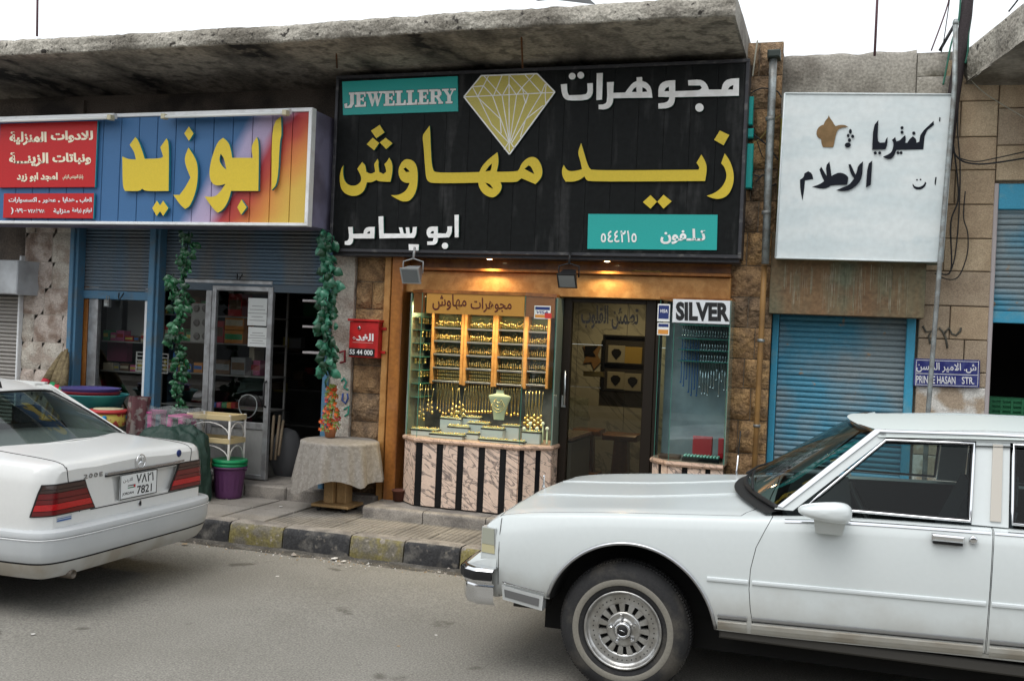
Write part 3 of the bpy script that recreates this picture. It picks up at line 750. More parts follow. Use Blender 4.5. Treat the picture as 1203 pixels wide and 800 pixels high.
# ledge (rounded marble slab following the plan)
outer = offset_path(path, .035); mb = MB()
pr = [(-.02,-.045),(0,-.04),(.008,-.022),(0,-.004),(-.02,0)]
vs = []
for d_, z_ in pr: vs += [Vector((p.x, p.y, zl+z_)) for p in offset_path(path, .03+d_)]
n = len(path); fs = [(j*n+i, j*n+i+1, (j+1)*n+i+1, (j+1)*n+i) for j in range(len(pr)-1) for i in range(n-1)]
fs += [tuple(range((len(pr)-1)*n, len(pr)*n)), tuple(range(n))[::-1]]
mb.add(vs, fs).build('marble_ledge', marble_e, dw)
mb = MB(); a_ = offset_path(path, -.03)
mb.prism([(p.x, p.y, PVZ+.02) for p in a_], (0,0,zl-.05-PVZ)).build('base_core', black_mb, dw)
def strip_run(parent, pa, pb, cuts, z0, z1):
    """marble slabs and black strips between plan points; cuts: fractions alternating pink/black, starting pink"""
    d = Vector(pb)-Vector(pa); t = d.normalized(); nn = Vector((t.y, -t.x))
    for i in range(len(cuts)-1):
        a = Vector(pa)+d*cuts[i]+t*.001; b = Vector(pa)+d*cuts[i+1]-t*.001
        blk = i % 2 == 1; o_ = .004 if blk else .012
        q = [a-nn*.028, b-nn*.028, b+nn*o_, a+nn*o_]
        MB().prism([(p.x, p.y, z0) for p in q], (0,0,z1-z0)).build('granite_strip' if blk else 'marble_panel', black_mb if blk else marble_p, parent)
zb_ = STEPZ-.005
fr = lambda u: (xu(u,540,yc)-cB[0])/(cC[0]-cB[0])
strip_run(dw, cB, cC, [0,0.0001]+[max(fr(u),.0002) for u in (496.6,513,520.6,537.4,545,562.5,570,587.5,595)]+[.999], zb_, zl-.045)
strip_run(dw, cC, cD, [0,.0005,.16,.52,.68,1], zb_, zl-.045)
strip_run(dw, cA, cB, [0,.999], zb_, zl-.045)
strip_run(dw, cL, cA, [0,.55,.62,.82,.92,1], zb_, zl-.045)
strip_run(dw, cD, cR, [0,.3,.36,1], zb_, zl-.045)
# glass panes
for (a, b) in ((cA,cB),(cB,cC),(cC,cD),(cL,cA)):
    MB().add([(a[0],a[1],zl),(b[0],b[1],zl),(b[0],b[1],zg),(a[0],a[1],zg)], [(0,1,2,3)]).build('glass_pane', g_case, dw, fix=False)
for a in (cB, cC, cD, cA):
    MB().box(a[0]-.002, a[0]+.002, a[1]-.002, a[1]+.002, zl, zg).build('glass_joint', g_edge, dw)
zfb = zu(560, 370, yc+.02)
# fascia inside the glass: orange board with the shop name
o_ = .012
def fas(a, b, m_, y_off=.012, name='name_board'):
    d = (Vector(b)-Vector(a)).normalized(); nn = Vector((-d.y, d.x))
    p, q = Vector(a)+nn*y_off+d*.012, Vector(b)+nn*y_off-d*.012
    return MB().prism([(p.x,p.y,zfb),(q.x,q.y,zfb),(q.x+nn.x*.02,q.y+nn.y*.02,zfb),(p.x+nn.x*.02,p.y+nn.y*.02,zfb)], (0,0,zg-zfb)).build(name, m_, dw)
ob = mat('orange_lacquer_board', (.55,.25,.05), .4, grain=.04)
ob2 = mat('brown_lacquer_board', (.24,.09,.025), .5, grain=.06, spec=.15)
nb = fas((xu(499,360,yc), yc), cC, ob); fas(cC, cD, ob2); fas(cB, (xu(498,360,yc), yc), ob2); fas(cA, cB, ob2)
yt = yc+.011
text('lettering', arab('مجوهرات'), quadY(553,349.5,601,367,yt,v0r=350.5,v1r=367.5), .002, mat('maroon_lettering', (.10,.012,.01), .5), nb, bold=.012)
text('lettering', arab('مهاوش'), quadY(508,345.5,548,364.5,yt,v0r=346,v1r=364.5), .002, MT['maroon_lettering'], nb, bold=.012)
# roof board of the case and its back
zr = zl1-.01
mb = MB(); a_ = offset_path(path, -.004); mb.prism([(p.x,p.y,zg+.001) for p in a_], (0,0,.03)); mb.build('case_roof', wood_o, dw)
MB().box(cL[0], cR[0], 9.06, 9.08, zl, zg).build('case_back', mat('case_back_board', (.16,.17,.15), .4, var=(.06,.07,.065), vscale=5), dw)
MB().box(cL[0]-.015, cL[0], cA[1], 9.06, zl, zg).build('case_side', mat('case_side_mirror', (.30,.36,.30), .15, .5), dw)
MB().box(cR[0], cR[0]+.012, cD[1], 9.06, zl, zg).build('case_side', MT['case_side_mirror'], dw)
# cabinets: honey frames with five shelves of gold
yk = 8.93
cab = [(511.5,543.5,369,449),(546.5,580,371,450.5),(583.5,615,371.5,453),(619.5,641,374,453)]
rnd = random.Random(5)
gold_g = mat('gold_warm', (.78,.50,.12), .25, 1, var=(.9,.75,.35), vscale=80, vlo=.45, vhi=.55)
for ci, (u0, u1, v0, v1) in enumerate(cab):
    a, b = PY(u0, v0, yk), PY(u1, v1, yk); fw = .028
    ks = thing('jewellery_cabinet', ('honey wood cabinet of gold rows, leftmost of the four in the display window','honey wood cabinet of gold rows, second from the left in the display window','honey wood cabinet of gold rows above the necklace bust in the display window','narrow honey wood cabinet of gold rows, rightmost in the display window')[ci], 'cabinet', ((a.x+b.x)/2, 9.0, b.z), 'gold cabinets in the display window')
    MB().bbox(a.x, b.x, 9.02, 9.055, b.z, a.z, .002).build('backing', mat('cabinet_backing', (.09,.12,.07), .5), ks)
    for x_ in (a.x-fw, b.x): MB().bbox(x_, x_+fw, yk-.02, 9.05, b.z-.03, a.z+.02, .005).build('frame_post', wood_t, ks)
    ns = 5
    for k in range(ns):
        z = b.z+(a.z-b.z)*k/ns
        MB().bbox(a.x, b.x, yk-.012, 9.02, z-.010, z+.006, .002).build('shelf', dchrome, ks)
        mb = MB(); n_ = int((b.x-a.x)/.018); H_ = (a.z-b.z)/ns; hh0 = H_
        for i in range(n_):
            x = a.x+.008+(b.x-a.x-.016)*i/max(n_-1, 1)
            if k == 0 and ci < 3:
                for zz in range(3): mb.box(x-.006, x+.006, 8.985, 9.0, z+.014+zz*.034, z+.014+zz*.034+.022)
            else:
                for q_ in range(2): mb.ball((x+rnd.uniform(-.006,.006), 9.004-.012*q_, z+hh0*rnd.uniform(.2,.85)), rnd.uniform(.003,.0055), 5)
                rr = rnd.uniform(.0036, .0062); hh = H_*rnd.uniform(.55, .8)
                mb.tube([(x, 8.99, z+.008), (x+rnd.uniform(-.003,.003), 8.97, z+hh*.6), (x, 9.0, z+hh)], [rr*.6, rr, rr*.5], 5)
                if rnd.random() < .7: mb.ball((x, 8.962, z+.02+rnd.random()*.02), rnd.uniform(.003,.0055), 5)
        o = mb.build('gold_row', gold_g, ks); o['kind'] = 'stuff'
# side wall rows
sc = thing('side_shelves', 'glass side shelves of gold at the left end of the display window', 'shelves', (cL[0]+.1, 8.85, zu(490,460,8.8)))
for k in range(7):
    z = zu(495, 372+k*15.5, 8.85)
    MB().box(cL[0]+.005, cL[0]+.09, 8.66, 9.02, z-.004, z).build('shelf', g_edge, sc)
    if k < 6:
        mb = MB()
        for i in range(9):
            x = cL[0]+.015+.07*rnd.random(); mb.tube([(x, 8.70+i*.035, z), (x, 8.70+i*.035, z-.055)], rnd.uniform(.003,.007), 5)
            mb.ball((x, 8.70+i*.035, z-.06), .009, 6)
        mb.build('gold_row', gold_g, sc)['kind'] = 'stuff'
# hanging necklaces
def necklace(u, v0, v1, y, label, beads, group='gold necklaces hanging in the display window', w_=.012):
    p = PY(u, v0, y); q = PY(u, v1, y); t = thing('necklace', label, 'necklace', (p.x, y, q.z), group)
    mb = MB(); n = 10
    mb.tube([Vector((p.x-w_, y, p.z))+(Vector((p.x, y-.004, q.z))-Vector((p.x-w_, y, p.z)))*(i/n) for i in range(n+1)], .0035, 5)
    mb.tube([Vector((p.x+w_, y, p.z))+(Vector((p.x, y-.004, q.z))-Vector((p.x+w_, y, p.z)))*(i/n) for i in range(n+1)], .0035, 5)
    mb.build('chain', gold_g, t)
    mb = MB()
    if beads == 0: mb.ball((p.x, y-.008, q.z), .014, 8, 1, .6, 1)
    else:
        for i in range(beads):
            a = i/beads; mb.ball((p.x+w_*(1-2*(i % 2))*.9*(1-a*.5), y-.01, q.z+.022*i), .017-.001*i, 8, 1, .5, 1)
    mb.build('pendant', gold_g, t)
k = 0
ORD = ('first','second','third','fourth','fifth','sixth','seventh','eighth','ninth','tenth','eleventh','twelfth','thirteenth','fourteenth','fifteenth','sixteenth')
for i, u in enumerate((515,518.5,522,525.5,529,532.5,537)): necklace(u, 449, 487-abs(u-524)*.8, 8.97, '%s thin gold chain from the left under the leftmost gold cabinet' % ORD[i], 0, 'thin chains under the leftmost cabinet')
for i, u in enumerate((549,552,555,558,561,564.5,568,571.5,575,578)): necklace(u, 452, 484, 8.97, '%s chain from the left in the curtain under the second gold cabinet' % ORD[i], 0, 'thin chains under the second cabinet')
for i, u in enumerate((588,592,597,602,606,610)): necklace(u, 455, 486+(u%3), 8.97, '%s thin gold chain from the left behind the pale necklace bust' % ORD[i], 0, 'thin chains behind the bust')
for u, vb, lb in ((496.5,492,'leftmost heavy gold bead necklace hanging beside the left glass corner'),(506,484,'heavy gold coin necklace hanging left of the thin chains'),(535,489,'heavy gold bead necklace hanging right of the thin chains'),(543,487,'heavy gold necklace just left of the dense curtain of chains')): necklace(u, 456, vb, 8.80, lb, 6, 'heavy gold necklaces', .03)
for i, u in enumerate((620,624,628,632,636)): necklace(u, 460, 500+i%2*3, 8.80, '%s gold coin necklace from the left in the bunch at the right window corner' % ORD[i], 5, 'coin necklaces at the right corner', .018)
# bust
p = PY(586, 493, 8.74)
bu = thing('necklace_bust', 'pale green velvet bust wearing gold necklaces in the display window', 'display bust', (p.x, p.y, p.z))
def bust_fn(s_, t_):
    a = (s_-.5)*math.pi*1.15
    prof = [(.050,0),(.056,.05),(.078,.13),(.108,.205),(.104,.222),(.040,.236),(.033,.262),(.040,.272)]
    k = t_*(len(prof)-1); q = min(int(k), len(prof)-2); f = k-q
    r = prof[q][0]*(1-f)+prof[q+1][0]*f; z = prof[q][1]*(1-f)+prof[q+1][1]*f
    return Vector((p.x+math.sin(a)*r, p.y-math.cos(a)*r*.30, p.z+z))
MB().grid(bust_fn, 14, 18).build('velvet_bust', velvet, bu)
mb = MB()
for r_ in (.035, .05, .066, .08):
    mb.tube([Vector((p.x+math.sin(a)*r_*.8, p.y-.036-.004*math.cos(a), p.z+.215-r_*1.9*(math.cos(a)*.5+.5)+.01)) for a in [(-1.5+3*i/12) for i in range(13)]], .003, 5)
mb.build('gold_necklace', gold_g, bu)
# display trays on risers
def tray(u, v, y, w_, d_, zt_, label, seed):
    p = PY(u, v, y); z = p.z
    t = thing('jewellery_tray', label, 'tray', (p.x, y, zl))
    MB().bbox(p.x-w_*.92, p.x+w_*.92, y-d_*.9, y+d_*.9, zl+.001, z-.012, .002).build('riser', tray_w, t)
    MB().bbox(p.x-w_, p.x+w_, y-d_, y+d_, z-.011, z, .003).build('tray_edge', black_mb, t)
    MB().bbox(p.x-w_+.006, p.x+w_-.006, y-d_+.006, y+d_-.006, z+.001, z+.006, .002).build('velvet_pad', velvet, t)
    mb = MB(); rn = random.Random(seed); n_ = int(w_*2/.024)
    for i in range(n_):
        for j in range(max(2, int(d_*2/.028))):
            x = p.x-w_+.016+i*.024+rn.uniform(-.003,.003); yy = y-d_+.018+j*.028
            if rn.random() < .8: mb.ball((x, yy, z+.012), rn.uniform(.005,.0085), 5)
    o = mb.build('rings', gold_g, t); o['kind'] = 'stuff'
for i, (u, v, y, w_, d_, lb) in enumerate((
    (500,504,8.66,.13,.07,'low jewellery tray against the left glass corner'),
    (526,510,8.56,.17,.045,'long low jewellery tray at the front left of the window'),
    (590,517,8.53,.22,.04,'longest low jewellery tray at the front right of the window'),
    (531,491,8.80,.11,.05,'raised jewellery tray below the thin chains, left one at the back'),
    (554,490,8.84,.10,.045,'raised jewellery tray at the back below the curtain of chains'),
    (540,501,8.70,.11,.045,'jewellery tray in the middle row, left one'),
    (563,497,8.74,.11,.05,'jewellery tray in the middle row just left of the bust'),
    (580,503,8.66,.11,.05,'jewellery tray right in front of the necklace bust'),
    (601,500,8.72,.09,.045,'small jewellery tray right of the bust'),
    (556,509,8.60,.06,.03,'small pale jewellery block at the centre of the front row'),
    (625,507,8.64,.09,.04,'tray with pale watch stands at the right corner of the window'))):
    tray(u, v, y, w_, d_, 0, lb, i)
for i, u in enumerate((616,623,631,638,643)):
    p = PY(u, 505-i%2*6, 8.62+.05*(i%2))
    t = thing('watch_stand', '%s pale ring stand from the left in the right corner of the display window' % ORD[i], 'ring stand', (p.x, p.y, zl+.01), 'pale ring stands in the right corner')
    MB().lathe((p.x, p.y, zl+.012), [(.016,0),(.008,.01),(.006,p.z-zl)], 8).build('stem', velvet, t)
    MB().ball((p.x, p.y-.006, p.z+.012), .017, 8, 1, .5, 1).build('dial', mat('pale_dial', (.75,.78,.6), .4), t)
# lamps in the case and under the fascia
def lamp_fix(name, x, y, z, label, e, cat='lamp', sz=.05, col=(1,.78,.45)):
    t = thing(name, label, cat, (x, y, z))
    MB().lathe((x, y, z), [(.035,-.004),(.035,.02),(.02,.03)], 16).build('lamp_ring', MT['brass'], t)
    MB().lathe((x, y, z-.006), [(.026,0),(.001,-.004)], 16, capb=False).build('bulb', emit('warm_bulb', (1,.8,.5), 12), t)
    ld = bpy.data.lights.new('lamp_light', 'SPOT'); ld.energy = e; ld.color = col; ld.spot_size = math.radians(150); ld.spot_blend = .8; ld.shadow_soft_size = .03
    lo = bpy.data.objects.new('lamp_light', ld); COL.objects.link(lo); lo.parent = t; lo.location = (0,0,-.03)
    return t
for i, u in enumerate((500, 548, 590, 632)):
    p = PY(u, 348, 8.72); lamp_fix('case_spotlight', p.x, 8.66, zg-.02, 'warm spotlight in the ceiling of the gold window, %s from the left' % ('first','second','third','fourth')[i], 26)
lamp_fix('downlight', xu(573,325,8.55), 8.58, zlt-.06, 'round warm downlight under the black sign above the gold window', 14)
lamp_fix('downlight', xu(711,340,8.55), 8.58, zlt-.06, 'round warm downlight under the black sign above the glass door', 12)
lamp_fix('room_lamp', xu(735,340,11), 10.6, 2.72, 'round warm ceiling lamp inside the jewellery shop', 44)
# ================================================================ SILVER DISPLAY WINDOW
sA, sB, sC = (xu(769,520,8.66), 8.66), (xu(786,520,8.48), 8.48), (xu(851,520,8.48), 8.48)
zs = zu(810, 543, 8.48); zsg = zu(820, 352, 8.48)
sw = thing('silver_display_window', 'narrow glazed silver display window with glass shelves right of the glass door', 'shop window', ((sA[0]+sC[0])/2, 8.8, STEPZ))
path2 = [(sA[0], 9.03), sA, sB, sC]
vs = []
for d_, z_ in [(-.02,-.045),(0,-.04),(.008,-.022),(0,-.004),(-.02,0)]: vs += [Vector((p.x, p.y, zs+z_)) for p in offset_path(path2, .03+d_)]+[Vector((sC[0], 9.03, zs+z_))]
n = 5; fs = [(j*n+i, j*n+i+1, (j+1)*n+i+1, (j+1)*n+i) for j in range(4) for i in range(n-1)]+[tuple(range(4*n, 5*n)), tuple(range(n))[::-1]]
MB().add(vs, fs).build('marble_ledge', marble_e, sw)
a_ = offset_path(path2, -.03)+[Vector((sC[0], 9.03))]
MB().prism([(p.x,p.y,PVZ+.02) for p in a_], (0,0,zs-.05-PVZ)).build('base_core', black_mb, sw)
fr = lambda u: (xu(u,548,8.48)-sB[0])/(sC[0]-sB[0])
strip_run(sw, sB, sC, [0,fr(801.5),fr(808),fr(829),fr(835),1], zb_, zs-.045); strip_run(sw, sA, sB, [0,.4,.62,1], zb_, zs-.045); strip_run(sw, (sA[0],9.03), sA, [0,.5,.6,1], zb_, zs-.045)
for (a, b) in ((sA,sB),(sB,sC)):
    MB().add([(a[0],a[1],zs),(b[0],b[1],zs),(b[0],b[1],zsg),(a[0],a[1],zsg)], [(0,1,2,3)]).build('glass_pane', glass('blue_green_glass', (.72,.86,.88), .09), sw, fix=False)
for a in (sA, sB, sC): MB().box(a[0]-.002, a[0]+.002, a[1]-.002, a[1]+.002, zs, zsg).build('glass_joint', g_edge, sw)
MB().box(sA[0], sC[0], 9.03, 9.05, zs, zsg).build('case_back', mat('grey_mirror_back', (.38,.44,.45), .3, .1, var=(.24,.28,.29), vscale=3), sw)
MB().box(sC[0], sC[0]+.01, 8.48, 9.05, zs, zsg).build('case_side', MT['case_side_mirror'], sw)
MB().box(sA[0], sC[0], 8.6, 9.03, zsg, zsg+.02).build('case_roof', wood_o, sw)
silver = mat('silver', (.75,.78,.80), .2, 1)
bl = mat('blue_beads', (.04,.14,.35), .3)
for k, v in enumerate((382, 398, 411, 424)):
    z = zu(812, v, 8.8)
    s_ = MB().box(sB[0]+.01, sC[0]-.01, 8.68, 9.02, z-.004, z+.004).build('glass_shelf', g_edge, sw)
    mb = MB()
    for i in range(18):
        x = sB[0]+.03+(sC[0]-sB[0]-.06)*i/17
        mb.cur = 1 if i < 7 and k > 0 else 0
        L_ = .09 if k < 3 else .30*rnd.uniform(.5, 1)
        mb.tube([(x, 8.8, z-.004), (x+.003, 8.79, z-.004-L_)], .0045, 5); mb.ball((x, 8.79, z-L_), .009, 6)
    mb.build('silver_row', [silver, bl], s_)['kind'] = 'stuff'
for (u0,u1,v0,v1,y,lb,nm) in ((814,836,512,533,8.72,'small red velvet box standing in the silver display window','a'),(844,850,515,533,8.66,'red velvet box cut off by the right edge of the silver display window','b')):
    a, b = PY(u0,v0,y), PY(u1,v1,y)
    o = MB().bbox(a.x, b.x, y, y+.06, zs+.03, a.z, .006).build('red_box', mat('red_velvet', (.45,.012,.02), .6)); tag(o, lb, 'box')
    o.location.z += -.0
t = thing('silver_tray', 'tray of green and silver rings at the front of the silver display window', 'tray', (xu(823,537,8.6), 8.6, zs))
a, b = xu(802,537,8.6), xu(846,537,8.6)
MB().bbox(a, b, 8.54, 8.80, zs+.001, zs+.03, .004).build('tray_base', black_mb, t)
mb = MB()
for i in range(11):
    for j in range(3): mb.ball((a+.02+(b-a-.04)*i/10, 8.57+j*.045, zs+.042), .013, 6)
mb.build('rings', mat('green_silver_ring', (.35,.62,.48), .3, .5), t)['kind'] = 'stuff'
o = MB().bbox(xu(775,537,8.68), xu(798,537,8.62), 8.60, 8.75, zs+.001, zs+.03, .004).build('brown_tray', mat('brown_tray', (.12,.06,.04), .5)); tag(o, 'flat dark brown tray in the left corner of the silver display window', 'tray')
# SILVER name plate
sp = thing('silver_sign', 'metal plate with black letters SILVER at the top of the right display window', 'sign', (xu(823,366,8.46), 8.46, zu(823,380,8.46)))
a, b = PY(791,352.5,8.465), PY(857,380,8.465)
MB().bbox(a.x, b.x, 8.455, 8.47, zu(823,380,8.465), zu(823,352.5,8.465), .002).build('plate', mat('bare_metal_plate', (.66,.68,.70), .4, .1), sp)
text('lettering', 'SILVER', quadY(794,354.5,857,376.5,8.4545,v0r=355.5,v1r=378), .002, black_pl, sp, bold=.05)
# stickers
def sticker(u0, v0, u1, v1, y, label, bands, txt=None):
    a, b = PY(u0,v0,y), PY(u1,v1,y)
    t = thing('card_sticker', label, 'sticker', ((a.x+b.x)/2, y, b.z))
    MB().box(a.x, b.x, y-.001, y, b.z, a.z).build('paper', mat('sticker_white', (.75,.75,.72), .5), t)
    H_ = a.z-b.z
    for (f0, f1, c) in bands: MB().box(a.x+.008, b.x-.008, y-.002, y-.0011, b.z+H_*f0, b.z+H_*f1).build('colour_band', c, t)
    if txt:
        f0, f1, c = txt[1:]; text('lettering', txt[0], [(a.x+.02,y-.0012,b.z+H_*f1),(b.x-.02,y-.0012,b.z+H_*f1),(b.x-.02,y-.0012,b.z+H_*f0),(a.x+.02,y-.0012,b.z+H_*f0)], .001, c, t, bold=.02, shear=.2)
    return t
navy = mat('navy_print', (.02,.035,.14), .5); orng = mat('orange_print', (.62,.26,.05), .5); wht = mat('white_print', (.7,.7,.7), .5)
sticker(628,359,646.5,375,8.515, 'white payment card sticker with navy and orange bands on the gold window', ((.68,.92,navy),(.08,.32,orng)), ('VISA',.38,.62,navy))
sticker(773,357,786.5,378,8.45, 'dark navy payment card sticker above the silver window corner', ((.15,.92,navy),), ('VISA',.5,.7,wht))
sticker(772.5,379,786,394,8.45, 'small white payment card sticker with a blue and an orange band below the navy sticker', ((.66,.92,navy),(.08,.45,orng)))
o = MB().prism([PY(640,368,8.51), PY(648,368,8.51), PY(648,374,8.51), PY(640,374,8.51)], (0,.001,0)).build('round_sticker', mat('red_print', (.55,.04,.03), .5)); tag(o, 'tiny red and yellow sticker at the right edge of the gold window', 'sticker')
# small plant pot by the pilaster
p = PZ(468, 588, STEPZ-.01)
pp = thing('plant_pot', 'small empty brown clay pot at the foot of the wooden pilaster', 'pot', p)
MB().lathe(p, [(.045,0),(.06,.09),(.068,.09),(.068,.105),(.058,.105),(.05,.07)], 20, capt=True).build('pot', mat('brown_clay', (.11,.04,.025), .7), pp)
# ================================================================ BLUE SIGN
yb = 8.15
bs = thing('blue_shop_sign', 'long blue sign of sprayed planks with big yellow Arabic letters and red side panels', 'sign', (xu(150,268,yb), yb, zu(150,262,yb)))
q1, q2 = PY(366.5,125.6,yb), PY(364,266.6,yb)
bx1 = (q1.x+q2.x)/2; bz1, bz0 = zu(366,127,yb), zu(366,266,yb); bx0 = xu(-75,190,yb)
fwt = .035
MB().box(bx0, bx1-.01, yb+.03, 8.60, bz0+.01, bz1-.01).build('sign_box', mat('lilac_grey_box', (.20,.19,.28), .5, var=(.12,.11,.16), vscale=3), bs)
for r in ((bx0, bx1, bz1-fwt, bz1),(bx0, bx1, bz0, bz0+fwt*.8),(bx1-fwt, bx1, bz0+fwt*.8, bz1-fwt)):
    MB().bbox(r[0], r[1], yb-.02, yb+.06, r[2], r[3], .004).build('frame_bar', white_m, bs)
s0 = xu(141, 190, yb); stepx = (xu(342,190,yb)-s0)/9
i = -12
while s0+i*stepx < bx1-fwt:
    a = max(s0+i*stepx, bx0); b = min(a+stepx, bx1-fwt) if i > -12 else a+stepx
    MB().bbox(a+.003, b-.003, yb, yb+.028, bz0+fwt*.8, bz1-fwt, .004).build('plank', sign_panel, bs); i += 1
MB().box(bx0, bx1-fwt, yb+.018, yb+.029, bz0+.01, bz1-.02).build('plank_backing', dark, bs)
Y5 = 5.468
teals = mat('cyan_letter_edge', (.02,.24,.30), .4)
L = lambda outs, nm='letter', m_=yel: traced(outs, 130, 130, Y5, yb-.012, .03, nm, [m_, teals], bs, True)
L([[(88,300),(130,318),(175,318),(165,270),(135,225),(172,175),(190,195),(215,260),(232,315),(335,312),(350,300),(332,240),(372,183),(388,215),(385,520),(235,522),(215,505),(200,522),(105,520),(90,490)]])
L([[(512,242),(545,290),(572,350),(572,450),(555,540),(520,620),(490,635),(460,610),(415,545),(455,545),(490,500),(525,435),(480,322)]])
L([[(515,108),(545,152),(515,200),(485,152)]], 'letter_dot')
L([[(280,630),(310,582),(330,612),(350,582),(383,630),(350,680),(330,650),(308,680)]], 'letter_dot')
L([[(735,180),(770,210),(785,260),(792,308),(925,308),(912,235),(950,175),(965,215),(960,520),(785,520),(770,580),(735,640),(700,660),(670,635),(615,555),(680,560),(720,520),(750,475),(700,488),(665,475),(645,430),(650,350),(680,250),(705,200)],[(718,282),(740,310),(755,383),(730,365),(708,325)]])
L([[(852,575),(885,625),(850,672),(825,625)]], 'letter_dot')
L([[(1045,95),(1105,42),(1110,170),(1098,190),(1085,470),(1045,515)]])
# red panels
for (u0,v0,u1,v1) in ((3.5,145,114,221),(7.5,228,112,257)):
    a, b = PY(u0,(v0),yb), PY(u1,v1,yb)
    z1, z0 = zu((u0+u1)/2,v0+(0 if v0<200 else 0),yb), zu((u0+u1)/2,v1,yb)
    rp = MB().bbox(a.x, b.x, yb-.035, yb-.012, z0, z1, .003).build('red_panel', red_p, bs)
    MB().box(b.x+.0005, b.x+.006, yb-.033, yb-.012, z0-.004, z1).build('panel_edge', teals, rp)
    yy = yb-.0352
    T = lambda s_, q, bold=.04, c=cream_l: text('lettering', arab(s_), quadY(q[0],q[1],q[2],q[3],yy), .004, c, rp, bold=bold)
    if v0 < 200:
        T('للادوات', (60,154,109.5,168)); T('المنزلية', (11.5,155,55,171))
        T('ونباتات', (62,180,107,194)); T('الزينـــة', (11,179.5,57,196))
        T('امجد ابو زيد', (20,203,68,214)); T('بإدارة المهندس الزراعي', (74,205.5,98,212), .01)
    else:
        for s_, q in (('العاب',(94,232,108,239)),('هدايا',(74,232,88,238.5)),('عطور',(50,233,66,239)),('اكسسوارات',(10.5,232,43.5,239))): T(s_, q, .03, wht)
        for u in (90.5, 69.5, 46.5): shapes([[XZ(p[0],p[1],yy) for p in disc(u,237,1.1,8)]], yy, .004, 'bullet', wht, rp)
        for s_, q in (('لوازم زراعة',(85,244.5,108,251.5)),('منزلية',(63,245,82,252)),('٧٢٨٣٧٨',(33,245,53,250.5)),('-',(28,247.3,31.5,248)),('٠٧٩',(18,245,27,250.5)),(')',(13,244,16,252))): T(s_, q, .03, wht)
# fluorescent tubes in battens along the top
for (u0, u1, n_) in ((-60, 132, 'left'), (191, 338, 'right')):
    a, b = PY(u0, 142 if u0 < 0 else 138, 8.02), PY(u1, 137 if u0 < 0 else 131.5, 8.02)
    z = b.z
    t = thing('fluorescent_lamp', 'white fluorescent batten on the upper edge of the blue sign, over the %s' % ('red panels' if n_ == 'left' else 'yellow letters'), 'lamp', ((a.x+b.x)/2, 8.02, z))
    MB().bbox(a.x, b.x, 8.03, 8.09, z-.012, z+.035, .008).build('batten', white_m, t)
    MB().tube([(a.x+.04, 8.01, z-.015), (b.x-.04, 8.01, z-.015)], .016, 10).build('tube', mat('tube_glass', (.75,.77,.76), .3), t)
    for x in (a.x+.02, b.x-.02):
        MB().bbox(x-.022, x+.022, 7.99, 8.05, z-.035, z+.012, .004).build('end_cap', mat('yellowed_plastic', (.50,.46,.32), .5), t)
    for x in (a.x+.3, b.x-.2): MB().box(x-.01, x+.01, 8.08, 8.2, z+.005, z+.018).build('bracket', steel, t)
# round lamp under sign
# ================================================================ BLACK SIGN
ys = 8.50
ks = thing('black_jewellery_sign', 'big black jewellery shop sign with yellow and white Arabic letters and a yellow diamond', 'sign', (xu(632,190,ys), ys, zu(632,300,ys)))
kx0, kx1 = (xu(389,92,ys)+xu(394,296,ys))/2, (xu(880,70,ys)+xu(872,302,ys))/2
kz1, kz0 = zu(632,80,ys), zu(632,300,ys)
MB().box(kx0+.005, kx1-.005, ys+.02, ys+.26, kz0+.005, kz1-.005).build('sign_box', mat('sign_side_metal', (.035,.035,.04), .5, grain=.2), ks)
nseg = 17
for i in range(nseg):
    a = kx0+.03+(kx1-kx0-.06)*i/nseg; b = kx0+.03+(kx1-kx0-.06)*(i+1)/nseg
    MB().bbox(a, b-.0015, ys, ys+.02, kz0+.03, kz1-.03, .0012).build('board', black_sign, ks)
ff = mat('sign_frame_grey', (.045,.045,.05), .4, .4, var=(.13,.125,.12), vscale=14, vlo=.55, vhi=.75)
for r in ((kx0,kx1,kz1-.03,kz1),(kx0,kx1,kz0,kz0+.03),(kx0,kx0+.03,kz0+.03,kz1-.03),(kx1-.03,kx1,kz0+.03,kz1-.03)):
    MB().bbox(r[0], r[1], ys-.018, ys+.03, r[2], r[3], .004).build('frame_bar', ff, ks)
gx = mat('dark_letter_edge', (.02,.14,.10), .4)
def K(outs, ox, oy, s_, m_=yel, nm='letter', sm=2): return traced(outs, ox, oy, s_, ys-.008, .022, nm, [m_, gx], ks, True, sm)
K([[(180,400),(160,430),(148,490),(150,560),(165,610),(200,645),(250,662),(300,658),(340,635),(365,600),(380,545),(420,545),(460,525),(480,535),(540,540),(580,540),(595,480),(600,410),(590,365),(570,335),(550,370),(528,390),(540,420),(545,455),(520,475),(485,455),(478,400),(480,365),(470,345),(455,370),(440,390),(448,430),(450,455),(425,470),(400,470),(375,455),(368,400),(340,372),(318,400),(298,430),(320,470),(335,510),(325,545),(290,572),(245,575),(205,555),(185,520),(175,460)]],380,140,7.275)
for d_ in ([(415,105),(490,55),(530,120),(460,170)],[(378,220),(430,165),(485,210),(442,272)],[(490,205),(540,165),(598,212),(545,262)]): K([d_],380,140,7.275,nm='letter_dot')
K([[(730,345),(775,360),(805,400),(815,470),(812,560),(800,620),(775,670),(740,705),(690,710),(640,690),(585,655),(640,655),(690,635),(725,600),(745,550),(700,548),(665,520),(648,470),(652,420),(675,375),(700,352)],[(690,430),(710,418),(735,440),(745,455),(715,458)]],380,140,7.275)
top = [(915,62),(920,100),(925,250),(932,380),(945,440),(965,462),(1164,462)]
bot = [(1164,552),(940,552),(905,540),(885,510),(875,400),(865,250),(852,148),(880,110)]
A2P = lambda p: (380+p[0]/7.275, 140+p[1]/7.275); B2P = lambda p: (520+p[0]/7.275, 160+p[1]/7.275)
